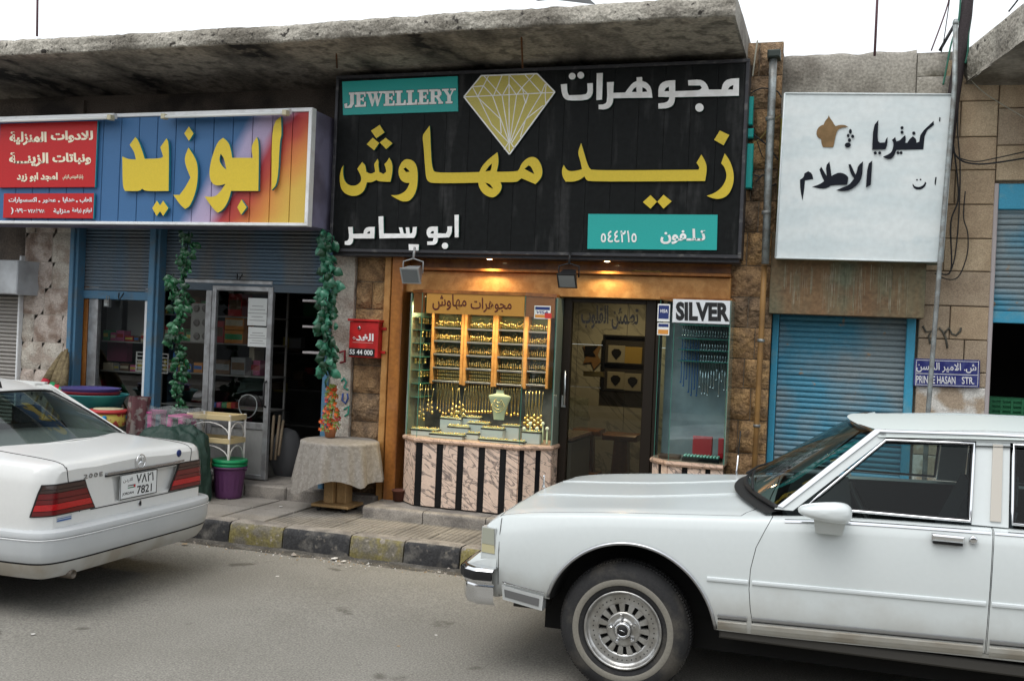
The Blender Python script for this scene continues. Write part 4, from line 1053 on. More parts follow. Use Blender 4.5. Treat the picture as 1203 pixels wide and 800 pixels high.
bmid = [(320,312),(340,270),(375,225),(420,185),(475,143),(485,200),(482,250),(468,310),(640,308),(660,290),(680,240),(720,200),(765,180),(810,190),(845,240),(860,300),(852,360),(800,415),(740,390),(680,365),(660,380),(640,398),(500,398),(515,430),(500,480),(460,520),(430,530),(380,515),(340,480),(318,440),(312,402)]
holes = [[(370,308),(395,270),(428,238),(425,275),(415,300)],[(705,285),(740,255),(765,268),(790,330),(750,310)],[(370,402),(410,412),(440,455),(400,440)]]
K([[A2P(p) for p in top]+[B2P(p) for p in bmid]+[A2P(p) for p in bot]]+[[B2P(p) for p in h] for h in holes],0,0,1)
K([[(68,285),(85,315),(110,325),(150,320),(180,312),(170,260),(153,208),(175,152),(190,200),(210,270),(225,305),(245,320),(895,315),(900,300),(882,272),(912,222),(938,265),(947,310),(935,384),(225,388),(205,375),(195,355),(170,375),(130,388),(80,388),(62,360),(55,320)]],650,140,5.2304)
K([[(1055,215),(1085,255),(1108,320),(1112,380),(1095,440),(1065,480),(1020,495),(980,490),(945,475),(1000,455),(1045,415),(1070,355),(1055,300),(1033,275)]],650,140,5.2304)
for d_ in ([(1025,75),(1083,102),(1048,165),(990,132)],[(553,513),(600,470),(640,510),(600,553)],[(642,510),(680,468),(730,508),(680,553)]): K([d_],650,140,5.2304,nm='letter_dot')
W = lambda outs, ox, oy, s_, nm='letter': K(outs, ox, oy, s_, white_l, nm, 1)
D5 = 5.2304
W([[(50,158),(88,155),(90,205),(100,225),(200,222),(215,205),(212,152),(246,150),(248,205),(235,238),(205,255),(100,258),(70,245),(55,210)]],650,70,D5)
W([disc(120,108,21)],650,70,D5,'letter_dot'); W([disc(172,102,21)],650,70,D5,'letter_dot'); W([disc(900,300,26)],650,70,D5,'letter_dot')
W([[(270,90),(308,88),(303,252),(268,255)]],650,70,D5)
W([[(333,145),(375,143),(372,210),(445,208),(465,180),(490,150),(515,138),(515,115),(548,113),(550,138),(580,148),(605,180),(612,240),(372,243),(368,275),(350,300),(320,312),(282,310),(282,283),(320,280),(335,260)],[(485,205),(495,185),(513,175),(515,205)],[(550,205),(550,175),(572,185),(580,203)]],650,70,D5)
W([[(648,235),(648,180),(665,150),(700,135),(752,133),(752,200),(890,195),(905,190),(915,180),(905,165),(832,165),(830,133),(900,128),(930,140),(950,165),(958,190),(1035,190),(1045,150),(1075,125),(1143,120),(1142,228),(750,237),(748,265),(735,290),(705,305),(648,307),(648,275),(695,270),(712,255),(715,236)],[(685,200),(692,182),(713,172),(714,200)],[(1075,190),(1085,172),(1108,162),(1106,190)]],650,70,D5)
F5 = 7.519
W([[(115,205),(155,203),(158,265),(250,262),(255,230),(280,205),(350,203),(345,305),(160,305),(158,330),(145,355),(120,365),(85,360),(85,330),(110,325),(125,300)],[(280,262),(290,245),(308,240),(308,262)]],395,240,F5)
W([[(382,112),(425,110),(428,262),(575,262),(562,208),(592,208),(605,262),(628,262),(622,208),(652,207),(660,262),(680,255),(685,205),(720,203),(715,270),(695,300),(390,305)]],395,240,F5)
W([[(648,355),(738,358),(735,412),(650,410)]],395,240,F5,'letter_dot')
W([[(835,200),(905,200),(905,260),(975,262),(990,240),(990,200),(1030,198),(1028,260),(1005,295),(905,300),(905,335),(880,362),(812,362),(812,332),(860,330),(870,300),(825,298),(806,270),(808,225)],[(840,262),(850,242),(870,240),(870,262)]],395,240,F5)
W([[(1052,98),(1090,96),(1088,295),(1055,297)]],395,240,F5); W([disc(968,370,28)],395,240,F5,'letter_dot')
# teal panels
def tealp(u0, v0, u1, v1, v0r, v1r):
    q = [PY(u0,v0,ys-.012), PY(u1,v0r,ys-.012), PY(u1,v1r,ys-.012), PY(u0,v1,ys-.012)]
    return MB().prism(q, (0,.012,0)).build('teal_panel', teal, ks)
t1 = tealp(401.8,96.3,538.5,90,537 and 89.5,131)
bpy.data.objects.remove(t1)
t1 = MB().prism([PY(402,96.3,ys-.012),PY(537.5,89.8,ys-.012),PY(538,131,ys-.012),PY(403,135.5,ys-.012)], (0,.012,0)).build('teal_panel', teal, ks)
t2 = MB().prism([PY(691,251.5,ys-.012),PY(843,252.5,ys-.012),PY(842,294,ys-.012),PY(690,292.5,ys-.012)], (0,.012,0)).build('teal_panel', teal, ks)
# JEWELLERY in slab serif letters built from strokes
def serif(word, u0, u1, vt0, vt1, hh, y, parent, m_, m2):
    st_ = {'J': (.62,[((.30,1),(.62,1),(.62,.9),(.30,.9)),((.37,.9),(.57,.9),(.57,.2),(.37,.2)),((.57,.2),(.37,.2),(.30,.08),(.05,-.05),(.42,-.04)),((.0,.2),(.16,.25),(.16,.05),(.05,-.05))]),
     'E': (.66,[((0,1),(.62,1),(.62,.88),(0,.88)),((0,.1),(.64,.1),(.64,0),(0,0)),((.1,.88),(.3,.88),(.3,.1),(.1,.1)),((.3,.56),(.5,.56),(.5,.46),(.3,.46)),((.54,.88),(.62,.88),(.62,.7),(.58,.7)),((.58,.3),(.64,.3),(.64,.1),(.54,.1)),((.46,.64),(.51,.64),(.51,.38),(.46,.38))]),
     'W': (1.0,[((-.02,1),(.34,1),(.34,.92),(-.02,.92)),((.36,1),(.66,1),(.66,.92),(.36,.92)),((.74,1),(1.02,1),(1.02,.92),(.74,.92)),((.06,.92),(.26,.92),(.42,.25),(.30,0)),((.30,0),(.38,0),(.52,.66),(.46,.80)),((.42,.92),(.60,.92),(.74,.3),(.62,0)),((.62,0),(.70,0),(.93,.92),(.85,.92))]),
     'L': (.64,[((0,1),(.42,1),(.42,.9),(0,.9)),((.1,.9),(.31,.9),(.31,.1),(.1,.1)),((0,.1),(.62,.1),(.62,0),(0,0)),((.56,.32),(.62,.32),(.62,.1),(.50,.1))]),
     'R': (.78,[((0,1),(.5,1),(.6,.9),(0,.9)),((.1,.9),(.3,.9),(.3,.1),(.1,.1)),((0,.1),(.4,.1),(.4,0),(0,0)),((.5,.98),(.62,.98),(.72,.76),(.5,.86)),((.5,.9),(.72,.8),(.72,.62),(.52,.6)),((.3,.56),(.52,.56),(.66,.5),(.3,.46)),((.52,.6),(.70,.66),(.62,.5),(.45,.5)),((.38,.48),(.58,.48),(.78,.08),(.60,.08)),((.56,.1),(.82,.1),(.82,0),(.56,0))]),
     'Y': (.74,[((-.04,1),(.34,1),(.34,.92),(-.04,.92)),((.46,1),(.78,1),(.78,.92),(.46,.92)),((.04,.92),(.26,.92),(.46,.5),(.28,.48)),((.28,.5),(.47,.5),(.47,.1),(.28,.1)),((.56,.92),(.66,.92),(.48,.48),(.42,.50)),((.18,.1),(.57,.1),(.57,0),(.18,0))])}
    tot = sum(st_[c][0]+.05 for c in word)-.05; x = 0
    for c in word:
        w_, qs = st_[c]
        for pas, (mm, gr, th) in enumerate(((m2, .050, .002), (m_, .026, .004))):
            mb = MB()
            for k, q in enumerate(qs):
                cxx = sum(p[0] for p in q)/len(q); czz = sum(p[1] for p in q)/len(q)
                pts = []
                for p in q:
                    ex = gr*(1 if p[0] > cxx else -1)*.6; ez = gr*(1 if p[1] > czz else -1)
                    fx = (x+p[0]+ex)/tot; u = u0+(u1-u0)*fx; vb = vt0+(vt1-vt0)*fx
                    pts.append(PY(u, vb-(p[1]+ez)*hh, y-th-.0002*k))
                mb.prism(pts, (0, th+.0002*k-.0001, 0))
            mb.build('letter' if pas else 'letter_outline', mm, parent)
        x += w_+.05
serif('JEWELLERY', 404.5, 534.5, 126.2, 121.2, 16.5, ys-.0125, t1, white_l, black_pl)
text('lettering', arab('تـلـفون'), quadY(776,269,829,287,ys-.0125), .004, white_l, t2, bold=.035)
text('lettering', '٥٤٤٢١٥', quadY(706,271,748,285,ys-.0125), .004, white_l, t2, bold=.02, sp=1.15)
# diamond
E5 = 4.4556
dm = traced([[(695,155),(785,45),(1078,35),(1170,130),(933,455)]],390,80,E5,ys-.004,.018,'diamond',[yel_pale, gx],ks,True,0)
lines = [((695,155),(785,45)),((785,45),(1078,35)),((1078,35),(1170,130)),((1170,130),(933,455)),((933,455),(695,155)),((695,156),(1170,132)),
((740,103),(797,98)),((740,103),(770,158)),((797,98),(765,158)),((800,46),(890,148)),((825,44),(797,98)),((797,98),(845,150)),((895,42),(850,150)),((931,40),(932,440)),((930,88),(895,150)),((930,88),(970,146)),((935,44),(1030,143)),((1012,38),(1100,136)),((1065,36),(1000,105)),((1000,105),(970,146)),((1120,88),(1100,136)),((1125,88),(1120,134)),((1000,105),(1008,143)),
((770,160),(885,270)),((885,270),(890,345)),((773,162),(840,300)),((840,300),(930,395)),((845,150),(930,390)),((895,150),(932,385)),((970,148),(935,390)),((1005,145),(1018,190)),((1018,190),(1032,143)),((1032,143),(940,388)),((1100,138),(945,395)),((1120,134),(1122,190)),((1122,190),(1170,132)),((1110,200),(1018,272)),((1018,272),(990,365)),((905,430),(933,385)),((960,425),(933,385))]
mb = MB()
for k, (p, q) in enumerate(lines):
    a = Vector((*XZ(390+p[0]/E5, 80+p[1]/E5, ys),)); b = Vector((*XZ(390+q[0]/E5, 80+q[1]/E5, ys),))
    d = (b-a).normalized(); nn = Vector((-d.y, d.x))*(.0062 if k < 5 else .0042); y0 = ys-.0224-.0002*(k % 9)
    mb.prism([(p_.x, y0, p_.y) for p_ in (a-nn, b-nn, b+nn, a+nn)], (0, .0006+.0002*(k % 9), 0))
mb.build('facet_line', white_l, dm)
# cable and grime strip under the sign
mb = MB().box(kx0+.02, kx1-.02, ys+.03, ys+.24, kz0-.03, kz0+.004).build('underside', MT['sign_side_metal'], ks)
# green garden light strips on the right end of the sign
for (v0, v1) in ((115, 148), (152, 163), (170, 222)):
    p, q = PY(881.5, v0, 8.72), PY(881.5, v1, 8.72)
    MB().bbox(p.x-.03, p.x+.03, 8.68, 8.76, q.z, p.z, .008).build('teal_end_panel', teal, ks)
# floodlights under it
def flood(u, v, y, label, m_, tilt, s_=1.0):
    p = PY(u, v, y); t = thing('floodlight', label, 'floodlight', (p.x, y, p.z))
    hw, hh = .085*s_, .07*s_
    M_ = Matrix.Rotation(tilt, 3, 'X')
    f = lambda x, yy, z: p+M_ @ Vector((x, yy, z))
    MB().hexa([f(-hw,-.05,-hh),f(hw,-.05,-hh),f(hw*.7,.07,-hh*.6),f(-hw*.7,.07,-hh*.6)],[f(-hw,-.05,hh),f(hw,-.05,hh),f(hw*.7,.07,hh*.6),f(-hw*.7,.07,hh*.6)]).build('housing', m_, t)
    MB().hexa([f(-hw*1.08,-.065,-hh*1.08),f(hw*1.08,-.065,-hh*1.08),f(hw*1.08,-.05,-hh*1.08),f(-hw*1.08,-.05,-hh*1.08)],[f(-hw*1.08,-.065,hh*1.08),f(hw*1.08,-.065,hh*1.08),f(hw*1.08,-.05,hh*1.08),f(-hw*1.08,-.05,hh*1.08)]).build('rim', m_, t)
    MB().add([f(-hw*.9,-.067,-hh*.9),f(hw*.9,-.067,-hh*.9),f(hw*.9,-.067,hh*.9),f(-hw*.9,-.067,hh*.9)], [(0,1,2,3)]).build('lens', mat('floodlight_lens', (.22,.24,.25), .1, .4), t)
    MB().tube([p+Vector((-hw*1.15,0,0)), p+Vector((-hw*1.15,0,hh*1.5)), p+Vector((0,0,hh*1.9)), p+Vector((hw*1.15,0,hh*1.5)), p+Vector((hw*1.15,0,0))], .007, 6).build('yoke', m_, t)
    MB().tube([p+Vector((0,0,hh*1.9)), p+Vector((0,.02,hh*3.4))], .012, 8).build('stem', m_, t)
flood(485, 321, 8.42, 'grey floodlight hanging under the left end of the black sign', mat('floodlight_grey', (.30,.31,.31), .5, .2), .5)
flood(668, 326, 8.42, 'black floodlight hanging under the black sign beside the glass door', black_pl, .6, .92)
# ================================================================ RED LETTER BOX
yr = 8.62
a, b = PY(411,374,yr), PY(447,423,yr)
rb = thing('red_mail_box', 'red metal newspaper box with number 55 44 000 hanging on the brown stone pillar', 'mail box', ((a.x+b.x)/2, yr, b.z))
x0, x1 = a.x, xu(444,400,yr); z1, z0 = zu(427,375.5,yr), zu(427,420,yr)
rbx = mat('red_enamel_box', (.50,.02,.02), .35, var=(.36,.015,.015), vscale=10)
MB().bbox(x0, x1, yr, yr+.14, z0, z1-.02, .006).build('box_body', rbx, rb)
MB().bbox(x0-.015, x1+.015, yr-.02, yr+.15, z1-.018, z1+.004, .006).build('lid', rbx, rb)
MB().bbox(x0+.005, x1-.03, yr-.008, yr-.0005, z0+.012, z0+.085, .002).build('number_plate', black_pl, rb)
zz = lambda f: z0+(z1-z0)*f
text('lettering', '55 44 000', [(x0+.015,yr-.0085,z0+.072),(x1-.045,yr-.0085,z0+.072),(x1-.045,yr-.0085,z0+.026),(x0+.015,yr-.0085,z0+.026)], .001, wht, rb, bold=.02)
text('lettering', arab('الغد'), [(x0+.075,yr-.0005,zz(.64)),(x1-.045,yr-.0005,zz(.64)),(x1-.045,yr-.0005,zz(.44)),(x0+.075,yr-.0005,zz(.44))], .002, wht, rb, bold=.03)
MB().tube([(x0+.04,yr-.003,zz(.5)),(x0+.055,yr-.003,zz(.53)),(x0+.075,yr-.003,zz(.5)),(x0+.05,yr-.003,zz(.47))], .004, 6).build('swirl', wht, rb)
MB().box(x0+.04, x1-.05, yr-.0015, yr-.0005, zz(.385), zz(.40)).build('fine_print', mat('pink_print', (.55,.25,.22), .5), rb)
MB().lathe((x0+.105, yr+.001, zz(.78)), [(.018,0),(.018,-.012),(.012,-.018)], 14, axis='Y').build('lock', chrome, rb)
for z in (zz(.78), zz(.16)): MB().box(x1, x1+.05, yr+.06, yr+.10, z-.012, z+.012).build('hinge_bracket', rbx, rb)

# ================================================================ CAFETERIA BUILDING (right)
bB = thing('cafeteria_building', 'sandstone building with bright blue roller shutters and grey parapet right of the black sign', 'building', (xu(1050,450,9.0), 9.0, 0))
YB = 9.0
rs0, rs1 = xu(905,440,YB), xu(1071.5,440,YB)
zp = zu(1010, 62, YB); zpb = zu(1010, 118, YB)
rw1 = xu(1158.5,440,YB)
XE = 9.0
zo = zu(1180, 216, YB)
MB().box(rs0-.1, rs1, YB+.1, YB+.3, zu(990,370,YB)+.05, zpb).box(rs1, rw1, YB+.02, YB+.3, 0, zpb).box(rw1, XE, YB+.02, YB+.3, zo, zpb).box(rw1+1.7, XE, YB+.02, YB+.3, 0, zo).build('wall', mortar, bB)
# parapet of cast concrete
pm = MB()
def par(s_, t_):
    x = rs0-.16+(xu(1076,90,YB)-rs0+.16)*s_
    ring = [(YB+.05,zpb-.3),(YB-.0,zpb-.3),(YB-.0,zp-.03),(YB+.02,zp),(YB+.5,zp)]
    k = t_*4; q = min(int(k), 3); f = k-q
    y = ring[q][0]*(1-f)+ring[q+1][0]*f; z = ring[q][1]*(1-f)+ring[q+1][1]*f
    return Vector((x, y+noise.noise(Vector((x*3,z*3,7)))*.012, z+(noise.noise(Vector((x*6, 1, y)))*.02 if q > 1 else 0)))
pm.grid(par, 60, 16).build('parapet', conc, bB)
a = xu(1079, 90, YB-.06)
for (u0, u1, v0, v1) in ((1079,1112,63,88),(1078,1116,90,116)):
    p, q = PY(u0,v0,YB-.05), PY(u1,v1,YB-.05)
    o = rough_block(q.x-p.x, p.z-q.z, u0, .03, 8, 6); me = mesh_of(o, 'parapet_block', conc); piece('parapet_block', me, bB, ((p.x+q.x)/2, YB-.03, (p.z+q.z)/2))
MB().box(xu(1076,90,YB), XE, YB+.02, YB+.5, zpb, zp-.02).build('parapet_core', conc, bB)
# ashlar right of the shutter
block_wall(bB, 'ashlar_block', stone_ww, rs1+.03, rw1, .12, 1.72, YB, .285, .42, smooth=True, joint=.005, seed=37)
block_wall(bB, 'ashlar_block', stone_s, rs1+.03, rw1, 1.72, zp-.10, YB, .285, .42, smooth=True, joint=.007, seed=31)
block_wall(bB, 'ashlar_block', stone_s, rw1, rw1+1.9, zo+.02, zp-.10, YB, .285, .42, smooth=True, joint=.007, seed=33)
block_wall(bB, 'ashlar_block', stone_s, rw1+1.72, rw1+3.6, .12, zo, YB, .285, .42, smooth=True, joint=.007, seed=35)
# rooms behind
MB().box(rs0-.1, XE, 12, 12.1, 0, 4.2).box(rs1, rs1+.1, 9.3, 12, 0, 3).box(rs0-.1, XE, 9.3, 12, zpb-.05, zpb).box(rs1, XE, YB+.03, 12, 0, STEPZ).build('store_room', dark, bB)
# shutter with bright frames
zsb, zst = .17, zu(990, 362, YB)
shutter(bB, rs0+.06, rs1-.06, zsb, zst+.1, YB+.03, shut_b, pitch=.047)
for (x0, x1) in ((rs0, rs0+.055), (rs1-.06, rs1+.01)): MB().bbox(x0, x1, YB-.04, YB+.06, PVZ, zst+.1, .006).build('shutter_guide', blue_bright, bB)
# second shutter over the dark opening
zq = zu(1180, 366, YB); zq0 = zu(1180, 380, YB)
shutter(bB, rw1+.03, rw1+1.7, zq+.005, zo+.02, YB+.05, shut_b, pitch=.047, bottom=zq-zq0, bm_=blue_bright)
MB().bbox(rw1-.005, rw1+.03, YB-.02, YB+.06, PVZ, zo, .006).build('shutter_guide', mat('pale_guide', (.40,.36,.36), .6), bB)
zb0 = zu(1180, 246, YB)
MB().bbox(rw1+.03, rw1+1.7, YB+.0, YB+.045, zb0, zo, .006).build('blue_fascia', blue_bright, bB)
# crates in the dark opening
cg = mat('green_crate_plastic', (.015,.12,.05), .5)
for k, (u, lb) in enumerate(((1176, 'green plastic crate in the dark opening at the right edge'),)):
    p0, p1 = PY(1163,467,9.25), PY(1213,467,9.25); z1 = p0.z; z0 = zu(1170,489,9.25)-.03
    t = thing('plastic_crate', lb, 'crate', ((p0.x+p1.x)/2, 9.4, z0))
    MB().box(p0.x, p1.x, 9.25, 9.6, z0, z0+.01).build('crate_floor', cg, t)
    for (yy) in (9.25, 9.59):
        for f0, f1 in ((0,.12),(.22,.34),(.44,.56),(.66,.78),(.88,1)):
            MB().box(p0.x, p1.x, yy, yy+.01, z0+(z1-z0)*f0, z0+(z1-z0)*f1).build('crate_bar', cg, t)
        for f in (0, .25, .5, .75, .96): 
            x = p0.x+(p1.x-p0.x)*f; MB().box(x, x+.018, yy-.004, yy+.014, z0, z1).build('crate_post', cg, t)
    for x in (p0.x-.011, p1.x+.001): MB().box(x, x+.01, 9.25, 9.6, z0, z1).build('crate_side', cg, t)
    tb = thing('store_table', 'dark low table under the green crate inside the dark opening', 'table', ((p0.x+p1.x)/2, 9.5, STEPZ))
    MB().bbox(p0.x-.1, p1.x+.3, 9.2, 9.9, z0-.04, z0-.002, .006).build('table_top', dark, tb)
    for x in (p0.x-.05, p1.x+.25):
        for y in (9.25, 9.85): MB().box(x-.02, x+.02, y-.02, y+.02, STEPZ, z0-.041).build('leg', dark, tb)
# wires stuff in dark opening: shelf edge
# rusty board over the shutter
yt_ = 8.72
a, b = PY(904,308,yt_), PY(1090,372,yt_)
rr = thing('rusty_sign_board', 'rusty brown sheet metal board streaked with green paint over the blue shutter', 'sign board', ((a.x+b.x)/2, yt_, zu(997,369,yt_)))
rust_b = mat('rusty_sheet', (.17,.105,.055), .8, var=(.12,.13,.085), vscale=3, vlo=.5, vhi=.68, streak=True, var2=(.13,.08,.045), v2scale=5, v2lo=.5, v2hi=.7, grain=.25, gscale=35)
za, zb_ = zu(997,309,yt_), zu(997,371,yt_)
xa, xb = xu(904,345,yt_), xu(1087,345,yt_)
MB().bbox(xa, xb, yt_, yt_+.02, zb_, za+.25, .003).build('front_sheet', rust_b, rr)
MB().box(xb-.002, xb, yt_+.021, 8.98, zb_, za+.25).box(xa, xa+.002, yt_+.021, 8.98, zb_, za+.25).box(xa+.003, xb-.003, yt_+.021, 8.98, zb_, zb_+.003).build('box_sides', rust_b, rr)
rn = random.Random(8)
mb = MB()
for i in range(90):
    x = xa+.1+(xb-xa-.2)*rn.random(); z1 = za-rn.random()*.12; L_ = rn.uniform(.1, .34)
    mb.box(x, x+rn.uniform(.001,.004), yt_-.0012, yt_-.0002, max(zb_+.01, z1-L_), z1)
mb.build('paint_runs', mat('pale_green_runs', (.30,.27,.20), .7, var=(.16,.16,.10), vscale=14), rr)['kind'] = 'stuff'
# white hand painted sign, tilted in its plane
yw = 8.55
wc = [PY(922,110,yw), PY(1122,111.5,yw), PY(1107,308,yw), PY(911,303,yw)]
wsn = thing('white_cafeteria_sign', 'weathered white sheet metal sign with hand painted black Arabic lettering and a brown coffee pot', 'sign', ((wc[2]+wc[3])/2))
def pw(s_, t_): return (wc[0]*(1-s_)+wc[1]*s_)*(1-t_)+(wc[3]*(1-s_)+wc[2]*s_)*t_
whs = mat('weathered_white_paint', (.54,.60,.61), .6, var=(.62,.66,.66), vscale=3.4, vlo=.4, vhi=.6, vsc=(.45,1,1.6), var2=(.42,.50,.53), v2scale=3.5, v2lo=.62, v2hi=.78, grain=.05, gscale=20)
def pwf(s_, t_):
    p = pw(s_, t_); p.y += -.006*math.sin(s_*9)*math.sin(t_*3) ; return p
MB().grid(pwf, 12, 8).build('front_sheet', whs, wsn)
MB().prism([wc[0]+Vector((0,.012,0)), wc[1]+Vector((0,.012,0)), wc[2]+Vector((0,.012,0)), wc[3]+Vector((0,.012,0))], (0,.30,0)).build('sign_box', mat('green_box_side', (.10,.16,.13), .7, var=(.25,.22,.08), vscale=4), wsn)
for (p, q) in ((wc[0],wc[1]),(wc[1],wc[2]),(wc[2],wc[3]),(wc[3],wc[0])):
    MB().tube([p+Vector((0,-.003,0)), q+Vector((0,-.003,0))], .008, 6).build('rolled_edge', whs, wsn)
inkb = mat('black_brush_paint', (.012,.014,.02), .8, spec=.1)
brn = mat('brown_brush_paint', (.15,.09,.035), .6, var=(.20,.12,.05), vscale=25)
G = lambda outs, nm='letter', m_=inkb, sm=1: traced(outs, 930, 120, 6.667, yw-.0075, .001, nm, m_, wsn, False, sm)
G([[(290,105),(300,125),(325,160),(335,180),(345,190),(380,180),(420,182),(445,198),(400,200),(365,215),(350,245),(340,290),(328,350),(320,357),(245,355),(235,330),(230,292),(205,280),(192,245),(205,205),(235,182),(250,180),(262,150),(285,125)]], 'coffee_pot', brn)
for (x, y, rx_, ry_) in ((460,232,12,20),(478,270,13,14),(443,264,11,14),(453,300,13,16),(440,338,25,20)): G([[(x+rx_*math.cos(k*.7), y+ry_*math.sin(k*.7)) for k in range(9)]], 'coffee_drop')
G([[(680,142),(672,300),(690,320),(730,318),(740,290),(752,275),(750,330),(735,370),(630,375),(640,190)]])
G([[(715,430),(770,405),(790,380),(800,320),(785,300),(812,275),(820,310),(850,300),(862,285),(890,260),(895,290),(890,320),(905,322),(925,290),(950,270),(975,290),(978,320),(1000,312),(1010,245),(1112,150),(1115,180),(1045,235),(1032,372),(820,375),(800,430),(770,450),(730,440)]])
for (x, y, r_) in ((655,400,13),(690,400,13),(865,203,13),(865,238,13),(957,245,14),(833,398,12),(857,398,12)): G([disc(x, y, r_, 8)], 'letter_dot')
G([[(595,490),(632,460),(620,650),(582,672)]])
G([[(445,490),(462,488),(500,570),(510,550),(520,500),(560,465),(552,590),(520,645),(460,690),(400,700),(348,692),(400,670),(450,650),(490,600),(460,555)]])
G([[(330,570),(370,552),(415,562),(440,585),(445,592),(435,648),(310,652),(285,672),(235,682),(160,665),(220,645),(255,620),(235,580),(218,530),(232,508),(262,560),(275,580),(268,500),(296,468),(305,520),(312,580)]])
G([[(100,560),(130,543),(160,560),(170,605),(105,615),(97,700),(85,772),(68,690),(65,610),(95,590)]])
G([[(948,640),(965,662),(1000,668),(1035,650),(1045,625),(1055,635),(1045,665),(1010,688),(970,685),(948,660)]])
G([disc(982,610,7,8)], 'letter_dot'); G([disc(1010,608,7,8)], 'letter_dot')
G([[(1158,118),(1166,125),(1162,158),(1154,150)]], 'paint_spot'); G([[(1125,590),(1136,588),(1128,655),(1118,640)]], 'paint_spot')
# street sign
yg = 8.94
q = [PY(1074.5,421,yg), PY(1151.5,423,yg), PY(1150.5,455.5,yg), PY(1073,453,yg)]
ss = thing('street_name_sign', 'small navy blue street sign reading PRINCE HASAN STR. in Arabic and English', 'street sign', (q[2]+q[3])/2)
MB().prism(q, (0,.008,0)).build('plate', mat('navy_enamel', (.018,.022,.14), .35, var=(.05,.06,.2), vscale=20), ss)
def band(u0, u1, v0, v1): 
    MB().prism([PY(u0,v0,yg-.0005), PY(u1,v0+.03*(u1-u0),yg-.0005), PY(u1,v1+.03*(u1-u0),yg-.0005), PY(u0,v1,yg-.0005)], (0,-.001,0)).build('border_line', wht, ss)
band(1076.5,1149.5,422.6,423.2); band(1076,1149,438.2,438.9); band(1075.5,1149,451.4,452)
for u in (1076.3, 1149.4): MB().prism([PY(u,424,yg-.0005), PY(u+.6,424,yg-.0005), PY(u-.6,452.6,yg-.0005), PY(u-1.2,452.6,yg-.0005)], (0,-.001,0)).build('border_line', wht, ss)
text('lettering', arab('ش. الامير الحسن'), quadY(1076.5,425,1147,437,yg-.0005,v0r=427,v1r=438.5), .001, wht, ss, bold=.012)
text('lettering', 'PRINCE HASAN', quadY(1076.5,441,1122.5,450,yg-.0005,v0r=442.3,v1r=451.3), .001, wht, ss, bold=.015)
text('lettering', 'STR.', quadY(1130,442.5,1144.5,451,yg-.0005,v0r=443,v1r=451.5), .001, wht, ss, bold=.015)
# graffiti on the stone
for pts in ([(1084,383),(1088,390),(1094,389),(1091,395),(1093,404)],[(1103,385),(1107,389),(1111,397),(1113,409)],[(1109,392),(1115,385),(1118,392),(1123,394),(1128,389),(1129,385)],[(1095,388),(1101,387)]):
    o = MB().tube([PY(u,v,8.974) for u,v in pts], .009, 5).build('painted_scrawl', mat('grey_scrawl', (.09,.085,.07), .8), bB)
# ---- pipes
gp = thing('grey_downpipe', 'grey metal downpipe with black funnel between the black sign and the white sign', 'pipe', PY(896, 318, 8.62))
MB().tube([PY(908.5,66,8.62), PY(907,110,8.62), PY(903,200,8.62), PY(899,310,8.62)], .032, 12).build('pipe', steel, gp)
MB().bbox(xu(902,62,8.60), xu(917,62,8.60), 8.55, 8.70, zu(908,69,8.6), zu(908,60,8.6), .01).build('funnel', mat('dark_funnel', (.03,.04,.035), .5), gp)
for v in (140, 250): 
    p = PY(906-(v-110)*.042, v, 8.62); MB().lathe((p.x,p.y,p.z-.015), [(.038,0),(.038,.03)], 12).build('pipe_clamp', steel, gp)
bp = thing('brown_pipe', 'thin brown painted pipe running down the stone pillar beside the blue shutter', 'pipe', PY(887, 540, 8.66))
MB().tube([PY(898,312,8.68), PY(896,360,8.66), PY(891,460,8.66), (xu(886,540,8.66), 8.66, PVZ)], .024, 10).build('pipe', mat('ochre_pipe_paint', (.27,.15,.05), .55, var=(.20,.11,.04), vscale=6), bp)
for v in (400, 500): 
    p = PY(894-(v-400)*.05, v, 8.66); MB().lathe((p.x,p.y,p.z-.012), [(.03,0),(.03,.024)], 10).build('pipe_clamp', steel, bp)
cp = thing('conduit_pole', 'thin grey steel pole standing on the pavement in front of the street sign', 'pole', (xu(1085,520,8.5), 8.5, PVZ))
MB().tube([PY(1122.5,28,8.5), PY(1121.5,100,8.5), PY(1108,260,8.5), PY(1090,488,8.5), (xu(1086,540,8.5), 8.5, PVZ)], [.019,.019,.019,.019,.019], 10).build('pole', steel, cp)
MB().lathe(PY(1122.5,29,8.5), [(.022,0),(.022,.02),(.014,.04)], 10).build('pole_cap', steel, cp)
up = thing('utility_pole', 'dark leaning utility pole wound with cables at the right of the parapet', 'utility pole', (xu(1117,200,8.86), 8.86, PVZ))
MB().tube([PY(1142,-60,8.92), PY(1135,20,8.92), PY(1127,70,8.92), PY(1118,130,8.92), PY(1110,200,8.92)], [.045,.047,.05,.05,.05], 10).build('pole_shaft', mat('dark_wood_pole', (.035,.028,.03), .85, grain=.3), up)
